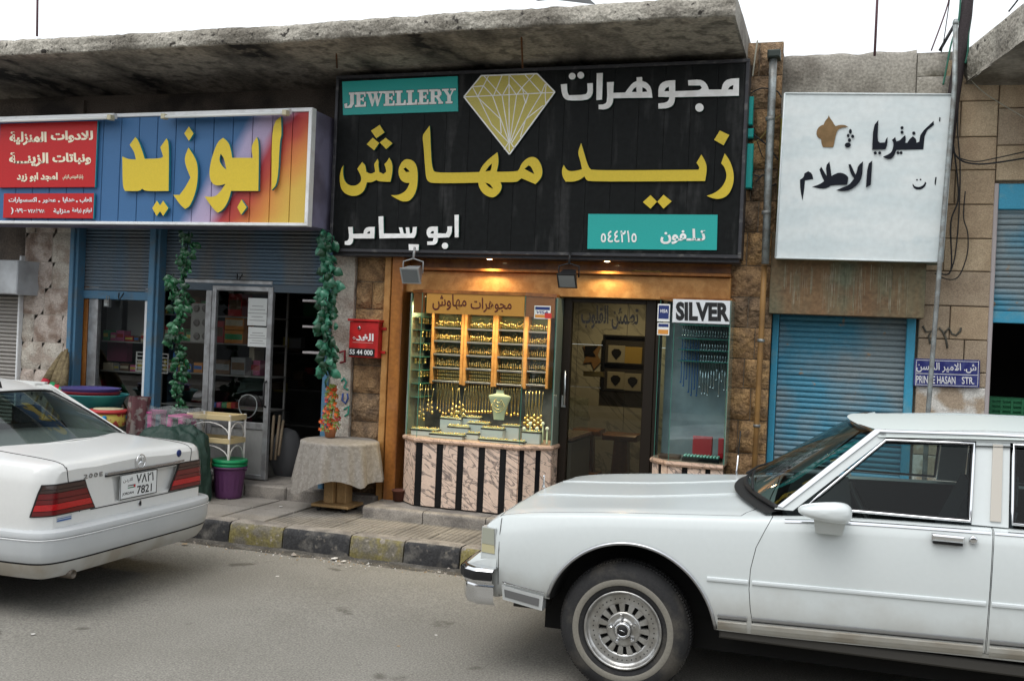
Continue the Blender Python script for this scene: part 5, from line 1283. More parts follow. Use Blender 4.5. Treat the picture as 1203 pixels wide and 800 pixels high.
# corner canopy at the upper right: slab whose front edge comes towards the street
cc = thing('corner_canopy', 'thick weathered concrete canopy corner jutting out at the top right', 'canopy', (xu(1190,60,8.5), 8.6, 4.0))
za_ = zu(1135, 56, 9.0)
P0 = PY(1133, 58, 9.0); P1 = PZ(1203, 1, za_+.04); P2 = P1+(P1-P0)*1.2
def cfn(s_, t_):
    base = P0+(P2-P0)*s_
    ring = [(0,-.30),(.0,-.30),(-.01,-.15),(0,-.02),(.06,0),(1.0,0.02),(2.5,.02)]
    k = t_*6; q = min(int(k), 5); f = k-q
    d = ring[q][0]*(1-f)+ring[q+1][0]*f; z = ring[q][1]*(1-f)+ring[q+1][1]*f
    nn = Vector(((P2-P0).y, -(P2-P0).x, 0)).normalized()
    if nn.x < 0: nn = -nn
    p = base+nn*d+Vector((0,0,z))
    j = noise.noise(p*5)*.03+noise.noise(p*16)*.014
    return p+nn*j+Vector((0,0,j if d < .1 and z > -.1 else 0))
MB().grid(cfn, 60, 30).build('canopy_edge', conc_edge, cc)
nn = Vector(((P2-P0).y, -(P2-P0).x, 0)).normalized()
if nn.x < 0: nn = -nn
w0 = Vector((P0.x, 9.05, za_-.30)); 
def ufn(s_, t_):
    a = P0+(P2-P0)*s_+Vector((0,0,-.29)); b = Vector((a.x+.35, 9.03, zu(1190,103,9.0)-.02)) if s_ < 2 else a
    b = Vector((P0.x+.05+(6)*s_*1.0, 9.03, zu(1180,103,9.0)))
    return a*(1-t_)+b*t_
MB().grid(ufn, 30, 10).build('canopy_underside', mat('canopy_soffit', (.30,.275,.24), .9, var=(.14,.125,.105), vscale=3, grain=.2, gscale=30, bump=.5, bscale=25), cc)

# ================================================================ RODS, WIRES
def wire(name, label, cat, pts, r, m_, n=6):
    if len(pts) > 2:
        P_ = [pts[0]]+list(pts)+[pts[-1]]; out = []
        for i in range(1, len(P_)-2):
            for k in range(6):
                t = k/6; a, b, c, d = P_[i-1], P_[i], P_[i+1], P_[i+2]
                out.append(.5*((2*b)+(c-a)*t+(2*a-5*b+4*c-d)*t*t+(3*b-a-3*c+d)*t**3))
        pts = out+[pts[-1]]; r = r*.75
    t = MB().tube(pts, r, n).build(name, m_); return tag(t, label, cat)
for (u, v1, lb) in ((43.5, 37, 'thin rusty steel rod on the roof at the far left'), (1027.5, 60, 'thin steel rod standing up from the grey parapet')):
    p = PY(u, v1+6, 8.9); q = PY(u+(1 if u < 100 else 5), -40, 8.9); wire('steel_rod', lb, 'rod', [p, q], .012, mat('rod_rust', (.10,.05,.06), .8))
wire('steel_rod', 'slanting thin steel rod rising left of the dark utility pole', 'rod', [PY(1094,60,8.95), PY(1114,4,8.95), PY(1115,-20,8.95)], .009, MT['rod_rust'])
wire('steel_rod', 'short steel rod crossing in front of the utility pole', 'rod', [PY(1104,60,8.95), PY(1121,30,8.95)], .014, black_pl)
wcab = mat('black_cable', (.02,.02,.022), .6); wgrn = mat('green_cable', (.03,.13,.09), .6); wpal = mat('pale_cable', (.35,.34,.28), .6)
pole_lines = [
 ('green cable hanging down the left side of the utility pole', [(1129,-10),(1126,25),(1118,50),(1112,80),(1108,100)], wgrn, .011),
 ('teal cable coiled round the upper utility pole', [(1131,18),(1138,16),(1130,22),(1139,21),(1138,35),(1137,60),(1134,75)], wgrn, .012),
 ('thin black cable leaving the pole towards the upper left', [(1117,-10),(1110,40),(1106,62)], wcab, .006),
 ('long black cable sagging from the pole down the sandstone wall', [(1125,100),(1121,140),(1118,170),(1128,188),(1150,193),(1180,190),(1215,184)], wcab, .010),
 ('second black cable running right across the sandstone blocks', [(1122,150),(1119,172),(1124,184),(1145,190),(1170,186),(1215,176)], wcab, .007),
 ('thin cable dropping down the sandstone wall beside the white sign', [(1127,95),(1125,150),(1128,200),(1126,260),(1122,300),(1118,316)], wcab, .008),
 ('thin cable curling below the white sign on the stone', [(1134,225),(1132,255),(1137,275),(1136,300),(1126,325),(1112,328),(1098,321)], wcab, .007),
 ('straight thin black drop cable at the left edge of the wall stones', [(1120,170),(1126,230),(1117,262),(1117,318),(1100,320)], wcab, .009),
 ('pale thin wire crossing the sky end of the right canopy', [(1137,90),(1160,112),(1215,145)], wpal, .005),
 ('black cable at the very top right going over the canopy', [(1185,14),(1196,0),(1203,-12)], wcab, .010)]
for lb, pts, m_, r_ in pole_lines: wire('cable', lb, 'cable', [PY(u, v, 8.90 if v < 320 else 8.93) for u, v in pts], r_, m_)
mess = [
 ('pale wire bundle rising beside the end of the black sign', [(884,90),(886,75),(888,60),(890,48)], wpal, .010),
 ('black cable looping over the brown stones right of the black sign', [(882,110),(895,104),(912,107),(918,115)], wcab, .008),
 ('thin black cable hanging along the brown stones', [(884,112),(882,140),(890,168),(896,185)], wcab, .006),
 ('black cable crossing the stones behind the grey downpipe', [(880,155),(890,162),(902,172),(914,188)], wcab, .010),
 ('dark cable tangle beside the downpipe', [(882,205),(892,208),(888,214),(897,206),(905,218),(912,216)], wcab, .010),
 ('yellow wire curving up behind the grey downpipe', [(884,170),(896,160),(908,143),(918,135)], mat('yellow_wire', (.30,.24,.08), .6), .006)]
for lb, pts, m_, r_ in mess: wire('cable', lb, 'cable', [PY(u, v, 8.70) for u, v in pts], r_, m_)
yp = MB().tube([PY(918,140,8.86), PY(913,230,8.86), PY(907,310,8.86)], .02, 6).build('yellow_pipe', mat('yellow_green_paint', (.30,.27,.05), .6)); tag(yp, 'narrow yellow green pipe along the left edge of the white sign', 'pipe')
rk = MB().add([PY(628,2,7.75),PY(650,0,7.75),PY(665,-4,7.9),PY(700,6,7.75),PY(690,-3,8.0),PY(655,-8,7.8)], [(0,1,2),(1,3,2),(3,4,2),(0,2,5)]).build('broken_board', black_pl); tag(rk, 'dark broken piece lying on the edge of the concrete canopy', 'debris')

# ================================================================ GOODS IN FRONT OF THE LEFT SHOP
# garlands
leaf = MB()
def leaf_fn(s_, t_):
    w_ = math.sin(math.pi*min(1, t_*1.02))**.8*.36
    return Vector(((s_-.5)*2*w_, .10*abs(s_-.5)*2-.10*math.sin(t_*math.pi)+.05*math.sin(t_*9), t_))
leaf.grid(leaf_fn, 4, 5)
for e in range(5):
    leaf.add([leaf_fn(.5, e/5)+Vector((-.015,-.02,0)), leaf_fn(.5, e/5)+Vector((.015,-.02,0)), leaf_fn(.5, (e+1)/5)+Vector((.01,-.02,0)), leaf_fn(.5,(e+1)/5)+Vector((-.01,-.02,0))], [(0,1,2,3)])
lms = [mat('glossy_green_leaf', (.012,.085,.03), .25, spec=.5), mat('pale_green_leaf', (.03,.14,.06), .25, spec=.5), mat('dark_green_leaf', (.006,.04,.015), .3, spec=.4)]
lme = [mesh_of_ for mesh_of_ in (mesh_of(leaf, 'leaf', m_) for m_ in lms)]
lt = [mat('teal_green_leaf', (.014,.095,.05), .3, spec=.5), mat('pale_teal_leaf', (.04,.18,.11), .3, spec=.5), lms[2]]
lmt = [mesh_of(leaf, 'leaf', m_) for m_ in lt]
def garland(path, y, label, n_, rad, mes, seed, ls):
    rn = random.Random(seed)
    pts = [PY(u, v, y) for u, v in path]
    t = thing('leaf_garland', label, 'garland', pts[-1])
    MB().tube(pts, .006, 6).build('stem', lms[2], t)
    seg = [(pts[i+1]-pts[i]).length for i in range(len(pts)-1)]; tot = sum(seg)
    for k in range(n_):
        d = tot*(k+rn.random())/n_; i = 0
        while i < len(seg)-1 and d > seg[i]: d -= seg[i]; i += 1
        c = pts[i]+(pts[i+1]-pts[i])*(d/seg[i])
        a = rn.uniform(0, 2*math.pi); r_ = rad*math.sqrt(rn.random())*(.8+.5*math.sin(d*9+seed))
        p = c+Vector((math.cos(a)*r_, -abs(math.sin(a))*r_*1.3, rn.uniform(-.02,.02)))
        s_ = ls*rn.uniform(.6, 1.4)
        piece('leaf', mes[rn.choices((0,1,2),(5,3,3))[0]], t, p, (rn.uniform(-.7,.5), rn.choice((-1,1))*rn.uniform(1.5,3.0), rn.uniform(-1.1,1.1)), (s_, s_, s_))
    return t
g1 = garland([(222,272),(219,300),(216,330),(217,360),(211,385),(209,400),(216,420),(213,445),(210,475),(214,497)], 8.45, 'long green plastic leaf garland hanging in front of the shop window under the blue sign', 215, .080, lme, 2, .080)
g2 = garland([(205,352),(202,342),(200,330),(204,322)], 8.45, 'short side sprig of the green garland sticking out to the left', 24, .06, lme, 5, .075)
g3 = garland([(386,275),(384,300),(389,325),(387,350),(384,380),(388,400),(386,425),(387,440)], 8.45, 'teal green leaf garland hanging left of the brown stone pillar beside the shop entrance', 180, .090, lmt, 9, .092)
k = 0
for (u, v) in ((376,341),(374,357),(376,372),(375,387),(376,403),(375,420),(375,438)):
    p = PY(u+6, v, 8.42); piece('leaf', lmt[1+k % 2-0 if k % 2 else 0], g3, p, (-.2, -math.pi/2-.25, 0), (.13,.13,.13)); k += 1
# hooks holding the shelves at the door edge
for i, v in enumerate((354, 384, 414)):
    p, q = PY(363, v, 8.75), PY(385, v+2, 8.75)
    o = MB().bbox(p.x, q.x, 8.62, 8.8, p.z-.01, p.z+.012, .004).build('small_shelf', mat('grey_shelf', (.30,.28,.28), .6)); tag(o, 'small grey shelf end sticking out beside the teal garland, %s one' % ('upper','middle','lowest')[i], 'shelf')
# round table, cloth, flowers
p = PZ(396, 598, PVZ)
tb = thing('round_table', 'round wooden pedestal table standing on the pavement under a beige cloth', 'table', p)
ztb = zu(395, 517, p.y)
for dx in (-.13, .13):
    for dy in (-.11, .11): MB().lathe((p.x+dx, p.y+dy, PVZ), [(.02,0),(.025,.015),(.02,.035)], 10).build('foot', black_pl, tb)
MB().bbox(p.x-.19, p.x+.19, p.y-.16, p.y+.16, PVZ+.036, PVZ+.062, .006).build('base_board', wood_l, tb)
MB().bbox(p.x-.105, p.x-.01, p.y-.08, p.y+.08, PVZ+.063, ztb-.03, .006).build('pedestal_board', wood_l, tb)
MB().bbox(p.x+.0, p.x+.10, p.y-.03, p.y+.10, PVZ+.063, ztb-.03, .006).build('pedestal_board', wood_l, tb)
RT = (xu(438,517,p.y)-xu(356,517,p.y))/2*.98
MB().lathe((p.x, p.y, ztb-.03), [(RT-.02,0),(RT-.01,.01),(RT-.01,.024)], 40).build('table_top', wood_l, tb)
cloth = mat('beige_damask', (.25,.23,.205), .85, var=(.215,.195,.17), vscale=26, vlo=.48, vhi=.52, var2=(.275,.255,.23), v2scale=40, v2lo=.56, v2hi=.6, grain=.05, bump=.15, bscale=200)
def cloth_fn(s_, t_):
    a = s_*2*math.pi
    sq = max(abs(math.cos(a-.15)), abs(math.sin(a-.15)))
    drop = .32+.20*(1-sq)*1.3+.02*math.sin(a*3+1)+.10*max(0, math.cos(a-math.pi-.45))**2
    if t_ < .35:
        k = t_/.35; r = RT*k; z = ztb+.004+.004*noise.noise(Vector((math.cos(a)*r*8, math.sin(a)*r*8, 2)))
        return Vector((p.x+r*math.cos(a), p.y+r*math.sin(a), z))
    k = (t_-.35)/.65
    fold = (math.sin(a*8+.6)*.55+math.sin(a*13+2)*.45+math.sin(a*21+1)*.25)*.034*k**.6
    r = RT+.010+.055*k+fold; z = ztb+.004-.012*min(1, k*8)-drop*k
    return Vector((p.x+r*math.cos(a), p.y+r*math.sin(a), max(z, PVZ+.12)))
o = MB().grid(cloth_fn, 180, 44).build('tablecloth', cloth); tag(o, 'beige patterned cloth draped in folds over the round table on the pavement', 'tablecloth')
fl = thing('flower_pot', 'pot of small orange artificial flowers standing behind the round table', 'potted flowers', (PY(388,512,8.6).x, 8.55, ztb-.02))
pc = PY(388, 506, 8.55); pc.z = ztb+.012; fl.location = pc; ORG[fl.name] = Vector(pc)
pc.y = min(pc.y, p.y+RT*.6); fl.location = pc; ORG[fl.name] = Vector(pc)
MB().lathe(pc, [(.045,0),(.06,.07),(.066,.08),(.055,.08)], 16).build('pot', mat('terracotta', (.32,.13,.06), .7), fl)
fm = [mat('orange_petal', (.62,.12,.02), .5), mat('red_petal', (.5,.03,.02), .5), mat('yellow_green_leaf', (.16,.22,.04), .5)]
rn = random.Random(4)
MB().tube([pc+Vector((0,0,.05)), pc+Vector((.01,0,.25)), pc+Vector((.02,.0,.46))], .006, 5).build('stem', lms[2], fl)
mbf = [MB(), MB(), MB()]
for k in range(150):
    h = rn.random(); rr = .115*(1-.65*h)*math.sqrt(rn.random()); a = rn.random()*6.28
    c = pc+Vector((math.cos(a)*rr, math.sin(a)*rr*.8, .07+h*.42)); i_ = rn.choices((0,1,2),(4,2,5))[0]
    for q in range(4):
        b = q*math.pi/2+rn.random(); d = Vector((math.cos(b), -.5, math.sin(b)))*.022; e = Vector((-math.sin(b), -.2, math.cos(b)))*.009
        mbf[i_].add([c, c+d*.6+e, c+d*1.1, c+d*.6-e], [(0,1,2,3)])
for i_, nm in enumerate(('orange_flowers','red_flowers','leaves')): mbf[i_].build(nm, fm[i_], fl)['kind'] = 'stuff'
# purple bin and lids
p = PZ(257, 587, PVZ); p.y += .16
pb = thing('purple_bin', 'ribbed purple plastic bin on the pavement with green lids on top', 'bin', p)
zt_ = zu(259, 548, p.y-.1)
r0, r1 = .125, .155
prf = [(r0-.01,0),(r0,.008)]
for k in range(16): prf.append((r0+(r1-r0)*(k+1)/16, .01+(zt_-PVZ-.03)*(k+1)/16))
prf += [(r1+.014, zt_-PVZ-.015), (r1+.014, zt_-PVZ), (r1-.01, zt_-PVZ)]
def bin_mb():
    mb = MB(); n = 72; vs = []
    for j, (r, h) in enumerate(prf):
        for k in range(n):
            a = 2*math.pi*k/n; rr = r-(.0045 if (k//2) % 2 and 4 < j < len(prf)-6 else 0)
            vs.append(p+Vector((rr*math.cos(a), rr*math.sin(a), h)))
    mb.add(vs, [(i*n+k, i*n+(k+1) % n, (i+1)*n+(k+1) % n, (i+1)*n+k) for i in range(len(prf)-1) for k in range(n)]+[tuple(range(n))[::-1]], True)
    return mb
bin_mb().build('bin_body', mat('purple_plastic', (.10,.035,.10), .4, grain=.05), pb)
for s_ in (-1, 1): MB().tube([p+Vector((s_*(r1+.005),0,zt_-PVZ-.03)), p+Vector((s_*(r1+.03),0,zt_-PVZ-.03)), p+Vector((s_*(r1+.03),0,zt_-PVZ-.005))], .008, 6).build('handle', mat('dark_purple', (.05,.02,.05), .5), pb)
gl = mat('green_plastic', (.008,.20,.075), .35)
for i in range(2):
    c = Vector((p.x-.003+.006*i, p.y, zt_+.002+i*.034))
    o = MB().lathe(c, [(r1+.012,0),(r1+.016,.006),(r1+.016,.022),(r1+.006,.032),(r1-.02,.034),(r1-.04,.026),(.0005,.03)], 40).build('green_lid', gl); tag(o, ('green plastic lid lying directly on the purple bin','topmost green plastic lid of the two on the purple bin')[i], 'lid')
# cream shelf rack
yk_ = 8.42
rk = thing('shelf_rack', 'small white plastic rack with cream trays between the tarpaulin heap and the shop door', 'rack', (xu(250,560,yk_), yk_, PVZ))
crm = mat('cream_plastic', (.50,.40,.22), .5); wpl = mat('white_plastic', (.55,.53,.50), .5)
X0, X1 = xu(225,500,yk_), xu(274,500,yk_)
zz = [zu(255,492,yk_), zu(255,519,yk_), zu(255,548,yk_)]
ya_, yb_ = yk_-.06, yk_+.20
for x in (X0, X0+(X1-X0)*.66 if False else X1):
    for y in (ya_, yb_): MB().tube([(x,y,PVZ),(x,y,zz[0]+.05)], .012, 8).build('post', wpl, rk)
for z in zz:
    mb = MB(); mb.bbox(X0-.01, X1+.01, ya_-.012, ya_, z-.005, z+.045, .003).bbox(X0-.01, X1+.01, yb_, yb_+.012, z-.005, z+.045, .003)
    mb.box(X0-.012, X0-.001, ya_, yb_, z-.005, z+.045).box(X1+.001, X1+.012, ya_, yb_, z-.005, z+.045).box(X0, X1, ya_, yb_, z-.005, z)
    mb.build('tray', crm, rk)
for z in zz[:2]:
    for x in (X0, X1):
        MB().tube([(x, ya_+.01+(yb_-ya_-.02)*(.5-.5*math.cos(t)), z-.16+.13*math.sin(t)) for t in [math.pi*i/10 for i in range(11)]], .008, 6).build('side_arch', wpl, rk)
    MB().tube([(X0+(X1-X0)*(.5-.5*math.cos(t)), ya_-.002, z-.16+.13*math.sin(t)) for t in [math.pi*i/10 for i in range(11)]], .006, 6).build('side_arch', wpl, rk)
# tarpaulin heap
def heap(name, label, cat, u0, u1, v0, v1, y, dy, m_, seed, rough=.12):
    c = PY((u0+u1)/2, v1, y); zt2 = zu((u0+u1)/2, v0, y); w_ = (xu(u1,v1,y)-xu(u0,v1,y))/2; h = zt2-PVZ
    def fn(s_, t_):
        a = s_*2*math.pi; ph = t_*math.pi/2
        r = math.cos(ph)**.45; z = math.sin(ph)**.8
        d = Vector((math.cos(a)*r, math.sin(a)*r, z))
        k = 1+noise.noise(d*1.7+Vector((seed,0,0)))*rough*2+noise.noise(d*5+Vector((seed,3,0)))*rough+abs(noise.noise(d*9+Vector((seed,7,0))))*rough*.8
        return Vector((c.x+d.x*w_*k, y+dy/2+d.y*dy*k, max(PVZ+.001, PVZ+d.z*h*k)))
    o = MB().grid(fn, 90, 34).build(name, m_); return tag(o, label, cat)
tarp = mat('dark_green_tarpaulin', (.018,.042,.033), .55, spec=.3, grain=.15, bump=.5, bscale=14, bdist=.03)
heap('tarpaulin_heap', 'heap of goods under a dark green tarpaulin behind the white saloon boot', 'tarpaulin', 142, 232, 503, 585, 8.0, .28, tarp, 3, .05)
# teal basins
pbm = [mat('teal_plastic', (.02,.20,.20), .4), mat('red_plastic', (.28,.02,.03), .4), mat('violet_plastic', (.07,.06,.20), .4)]
yb2 = 8.35; c = PY(108, 478, yb2)
rb_ = (xu(142,462,yb2)-xu(75,462,yb2))/2; zt2 = zu(108,462,yb2)
stand = thing('upturned_crate', 'dark crate under the teal washing basin', 'crate', (c.x, yb2, PVZ))
for k in range(4): MB().bbox(c.x-.22, c.x+.22, yb2-.18, yb2-.165, PVZ+.02+k*.09, PVZ+.085+k*.09, .003).build('crate_slat', dark, stand)
MB().box(c.x-.22, c.x+.22, yb2-.16, yb2+.16, PVZ, zt2-.20).build('crate_body', dark, stand)
o = MB().lathe((c.x, yb2, zt2-.19), [(rb_*.7,0),(rb_*.92,.16),(rb_,.18),(rb_,.19),(rb_*.9,.175),(rb_*.68,.012),(.001,.012)], 48).build('teal_basin', pbm[0]); tag(o, 'wide teal washing basin beside the left blue post', 'basin')
o = MB().lathe((c.x-.02, yb2, zt2-.145), [(rb_*.6,0),(rb_*.82,.16),(rb_*.84,.17),(rb_*.78,.16),(rb_*.55,.012),(.001,.012)], 48).build('red_basin', pbm[1]); tag(o, 'red basin stacked inside the teal basin', 'basin')
o = MB().lathe((c.x-.02, yb2, zt2-.115), [(rb_*.58,0),(rb_*.80,.16),(rb_*.83,.172),(rb_*.77,.165),(rb_*.6,.10),(.001,.09)], 48).build('violet_basin', pbm[2]); tag(o, 'violet basin on top of the red one', 'basin')
# toy bucket
yb3 = 8.12; a, b = xu(109,480,yb3), xu(146,480,yb3); zb3 = zu(127,480,yb3); cx_ = (a+b)/2; rr = (b-a)/2*.9
tkt = thing('toy_drum_seat', 'colourful yellow and red children seat drum with blue legs behind the saloon car', 'toy seat', (cx_, yb3, PVZ))
MB().lathe((cx_,yb3,zb3-.17), [(rr*.9,0),(rr,.02),(rr,.13)], 32).build('drum_side', mat('yellow_toy', (.50,.38,.08), .45, var=(.35,.05,.04), vscale=11, vlo=.52, vhi=.54), tkt)
MB().lathe((cx_,yb3,zb3-.038), [(rr*1.08,0),(rr*1.1,.015),(rr*1.08,.03),(rr*.9,.034),(.001,.028)], 32).build('rim', mat('red_toy', (.42,.04,.04), .4), tkt)
MB().lathe((cx_,yb3,zb3-.003), [(rr*.85,0),(rr*.82,.006),(.001,.008)], 32).build('seat_top', mat('cream_toy', (.5,.45,.30), .5), tkt)
for a_ in range(4):
    t_ = a_*math.pi/2+.5; MB().tube([(cx_+rr*math.cos(t_), yb3+rr*math.sin(t_), zb3-.07), (cx_+rr*1.35*math.cos(t_), yb3+rr*1.35*math.sin(t_), zb3-.11), (cx_+rr*1.2*math.cos(t_), yb3+rr*1.2*math.sin(t_), PVZ)], .022, 8).build('leg', mat('blue_toy', (.02,.20,.42), .4), tkt)
# pink stools
pk = mat('pink_plastic', (.50,.06,.24), .4)
for i, (u, lb) in enumerate(((178,'pink plastic stool wrapped in clear film, left one of the pair'),(214,'pink plastic stool wrapped in clear film, right one next to the rack'))):
    yq = 8.3; x = xu(u, 492, yq); zt3 = zu(u, 482 if i == 0 else 487, yq); t = thing('pink_stool', lb, 'stool', (x, yq, PVZ))
    MB().bbox(x-.085, x+.085, yq-.12, yq+.12, zt3-.03, zt3, .015).build('seat', pk, t)
    for sx in (-1, 1):
        for sy in (-1, 1): MB().hexa([(x+sx*.09-.03,yq+sy*.11-.012,PVZ),(x+sx*.09+.03,yq+sy*.11-.012,PVZ),(x+sx*.09+.03,yq+sy*.11+.012,PVZ),(x+sx*.09-.03,yq+sy*.11+.012,PVZ)],[(x+sx*.06-.022,yq+sy*.10-.012,zt3-.031),(x+sx*.06+.022,yq+sy*.10-.012,zt3-.031),(x+sx*.06+.022,yq+sy*.10+.012,zt3-.031),(x+sx*.06-.022,yq+sy*.10+.012,zt3-.031)]).build('leg', pk, t)
film = mat('clear_film', (.30,.31,.31), .25, spec=.6); film.node_tree.nodes['Principled BSDF'].inputs['Alpha'].default_value = .3
c = PY(200, 500, 8.22)
def film_fn(s_, t_):
    a = math.pi*s_; x = c.x-.36*math.cos(a)*(1-.1*t_); 
    z = zu(198,478,8.2)-t_*.28+.035*noise.noise(Vector((s_*7, t_*5, 2)))
    return Vector((x, 8.3-.22*math.sin(a)*(.4+.6*t_**.3)+.03*noise.noise(Vector((s_*9,t_*6,8))), z))
o = MB().grid(film_fn, 40, 16).build('plastic_film', film); tag(o, 'crumpled clear plastic film hanging over the pink stools', 'plastic film')
# wrapped bundle
c = PY(159, 500, 8.2)
def wf(s_, t_):
    a = s_*2*math.pi; r = .055+.05*t_+.018*math.sin(a*5+t_*4)+.01*noise.noise(Vector((s_*9,t_*8,1)))
    return Vector((c.x-.05+.09*t_+r*math.cos(a), c.y+r*math.sin(a)*.7, PVZ+.02+t_*(zu(160,468,8.2)-PVZ)))
o = MB().grid(wf, 36, 22).build('wrapped_bundle', mat('maroon_wrapping', (.11,.05,.055), .25, var=(.20,.17,.16), vscale=12, vlo=.5, vhi=.56)); tag(o, 'upright maroon bundle in shiny wrapping between the toy seat and the pink stools', 'bundle')
# umbrellas/brooms leaning
olive = mat('olive_straw', (.19,.15,.08), .85, var=(.12,.09,.05), vscale=30, grain=.2)
for i, (u0, v0, u1, v1, cl, lb) in enumerate(((50,456,74,413,(.42,.03,.05),'leftmost broom with a red binding leaning on the pale pillar'),(60,462,77,411,(.03,.25,.10),'second broom with a green binding leaning on the pale pillar'),(66,466,79,410,(.42,.04,.06),'third broom from the left leaning on the pale pillar'),(72,468,80,414,(.02,.27,.13),'rightmost broom with a green binding beside the blue post'))):
    p, q = PY(u0, v0, 8.45), PY(u1, v1, 8.68); d = q-p; foot = p-d*(.9)
    foot.z = max(foot.z, PVZ)
    t = thing('broom', lb, 'broom', (foot.x, foot.y, PVZ), 'brooms leaning on the pale pillar')
    MB().tube([p+d*.22, p+d*.4, p+d*.75, q], [.046,.045,.03,.012], 9).build('bristles', olive, t)
    MB().tube([p-d*.05, p+d*.215], [.055,.046], 9).build('binding', mat('binding_%s' % ('red' if cl[0] > .1 else 'green'), cl, .5), t)
    MB().tube([foot, p-d*.2], .012, 6).build('handle', wood_l, t)
# ---- goods seen through the glass
def shelfthing(label, x0, x1, y0, y1, zs_, m_, post=True):
    t = thing('shop_shelf', label, 'shelf', ((x0+x1)/2, (y0+y1)/2, STEPZ))
    for z in zs_: MB().bbox(x0, x1, y0, y1, z-.015, z, .003).build('shelf_board', m_, t)
    if post:
        for x in (x0, x1-.02):
            for y in (y0, y1-.02): MB().box(x, x+.02, y, y+.02, STEPZ, max(zs_)+.3).build('post', m_, t)
    return t
shm = mat('shelf_grey', (.22,.21,.20), .6)
ysf = 9.35
zA = [zu(280,372,ysf), zu(280,404,ysf), zu(280,441,ysf), zu(280,480,ysf)]
shelfthing('grey shop shelf with boxes behind the sliding glass door', xu(190,400,ysf), xu(318,400,ysf), ysf, ysf+.35, zA, shm)
cols = {'red':(.35,.03,.03),'orange':(.50,.20,.05),'cream':(.42,.36,.26),'blue':(.03,.12,.35),'green':(.05,.25,.10),'pink':(.45,.10,.20),'grey':(.20,.20,.20),'brown':(.12,.07,.04),'yellow':(.5,.4,.08)}
def cbox(u0, u1, v0, zbase, y, col, label, dd=.2, nm='carton', bandc=None):
    x0, x1 = xu(u0,430,y), xu(u1,430,y); z1 = zu((u0+u1)/2, v0, y)
    t = thing(nm, label, 'box', ((x0+x1)/2, y+dd/2, zbase))
    MB().bbox(x0, x1, y, y+dd, zbase+.001, z1, .004).build('box_body', mat('carton_'+col, cols[col], .6, grain=.1), t)
    if bandc: MB().box(x0+.01, x1-.01, y-.001, y-.0002, zbase+(z1-zbase)*.3, zbase+(z1-zbase)*.72).build('printed_band', mat('carton_'+bandc, cols[bandc], .6, grain=.1), t)
    return t
cbox(265,281,345,zA[0],9.38,'red','small red box on the top shelf behind the sliding door',bandc='brown')
cbox(252,261,377,zA[1],9.38,'red','red box on the middle shelf left of the orange boxes',bandc='brown')
cbox(262,284,371,zu(280,388,9.38),9.38,'orange','upper orange box of the stack on the middle shelf',bandc='cream')
cbox(262,284,388,zA[1],9.38,'orange','lower orange box of the stack on the middle shelf',bandc='green')
cbox(251,270,423,zA[2],9.38,'brown','dark box with a picture on the third shelf at the left',bandc='grey')
cbox(271,288,420,zA[2],9.38,'grey','dark grey box on the third shelf at the right',bandc='brown')
for i, (u0,u1,cn) in enumerate(((249,255,'blue'),(256,261,'pink'),(262,268,'green'),(268,273,'orange'),(273,278,'red'))):
    cbox(u0,u1,473,zA[3],9.30,cn,'small %s toy box in the row on the lowest shelf' % cn, .08)
cbox(292,298,405,zA[2]+.0,9.5,'cream','tall pale box at the right end of the third shelf')
rn = random.Random(31); yi = 9.25
def product_row(x0, x1, zb, y, zmax, where, n0):
    x = x0; k = 0
    while x < x1-.05 and k < n0:
        w_ = rn.uniform(.05, .13); h = rn.uniform(.35, .95)*zmax; cn = rn.choice(('red','cream','blue','green','pink','brown','yellow','orange','cream','grey')); bc = rn.choice(('cream','red','blue','yellow'))
        if x+w_ > x1: break
        t = thing('shop_package', '%s package with %s print, %s from left on the %s' % (cn, bc, ORD[k], where), 'package', (x+w_/2, y+.06, zb), 'packages on the left shop shelves')
        MB().bbox(x, x+w_, y, y+.12, zb+.001, zb+h, .004).build('package_body', mat('carton_'+cn, cols[cn], .6, grain=.1), t)
        if bc != cn: MB().box(x+.006, x+w_-.006, y-.001, y-.0002, zb+h*.35, zb+h*.7).build('printed_band', mat('carton_'+bc, cols[bc], .6, grain=.1), t)
        x += w_+rn.uniform(.004, .03); k += 1
for zi, nm in ((0,'top shelf'),(1,'second shelf'),(2,'third shelf')):
    product_row(xu(190,400,9.37), xu(247,400,9.37), zA[zi], 9.37, .22, nm+' behind the green garland', 12)
    if zi: product_row(xu(288,400,9.52), xu(318,400,9.52), zA[zi], 9.50, .2, nm+' behind the sliding door', 8)
product_row(xu(133,430,yi+.03), xu(171,430,yi+.03), zu(145,436,yi), yi+.04, .15, 'lower shelf of the left window', 10)
product_row(xu(119,430,yi+.03), xu(171,430,yi+.03), zu(145,401,yi), yi+.04, .13, 'upper shelf of the left window', 10)
# plates in a box (three round lids on a card)
yp_ = 9.0
t = thing('plate_card', 'grey card with a column of round dark plates behind the green garland', 'card', PY(236,402,yp_))
a, b = PY(225,356,yp_), PY(246,403,yp_); MB().bbox(a.x, b.x, yp_, yp_+.02, b.z, a.z, .004).build('card_board', mat('grey_card', (.24,.23,.22), .6), t)
for u in (231, 241):
    for v in (362.5, 379, 395):
        q = PY(u, v, yp_-.002); MB().lathe(q, [(.038,0),(.034,-.01),(.015,-.006),(.001,-.008)], 20, axis='Y').build('plate', mat('dull_plate', (.10,.09,.09), .3), t)
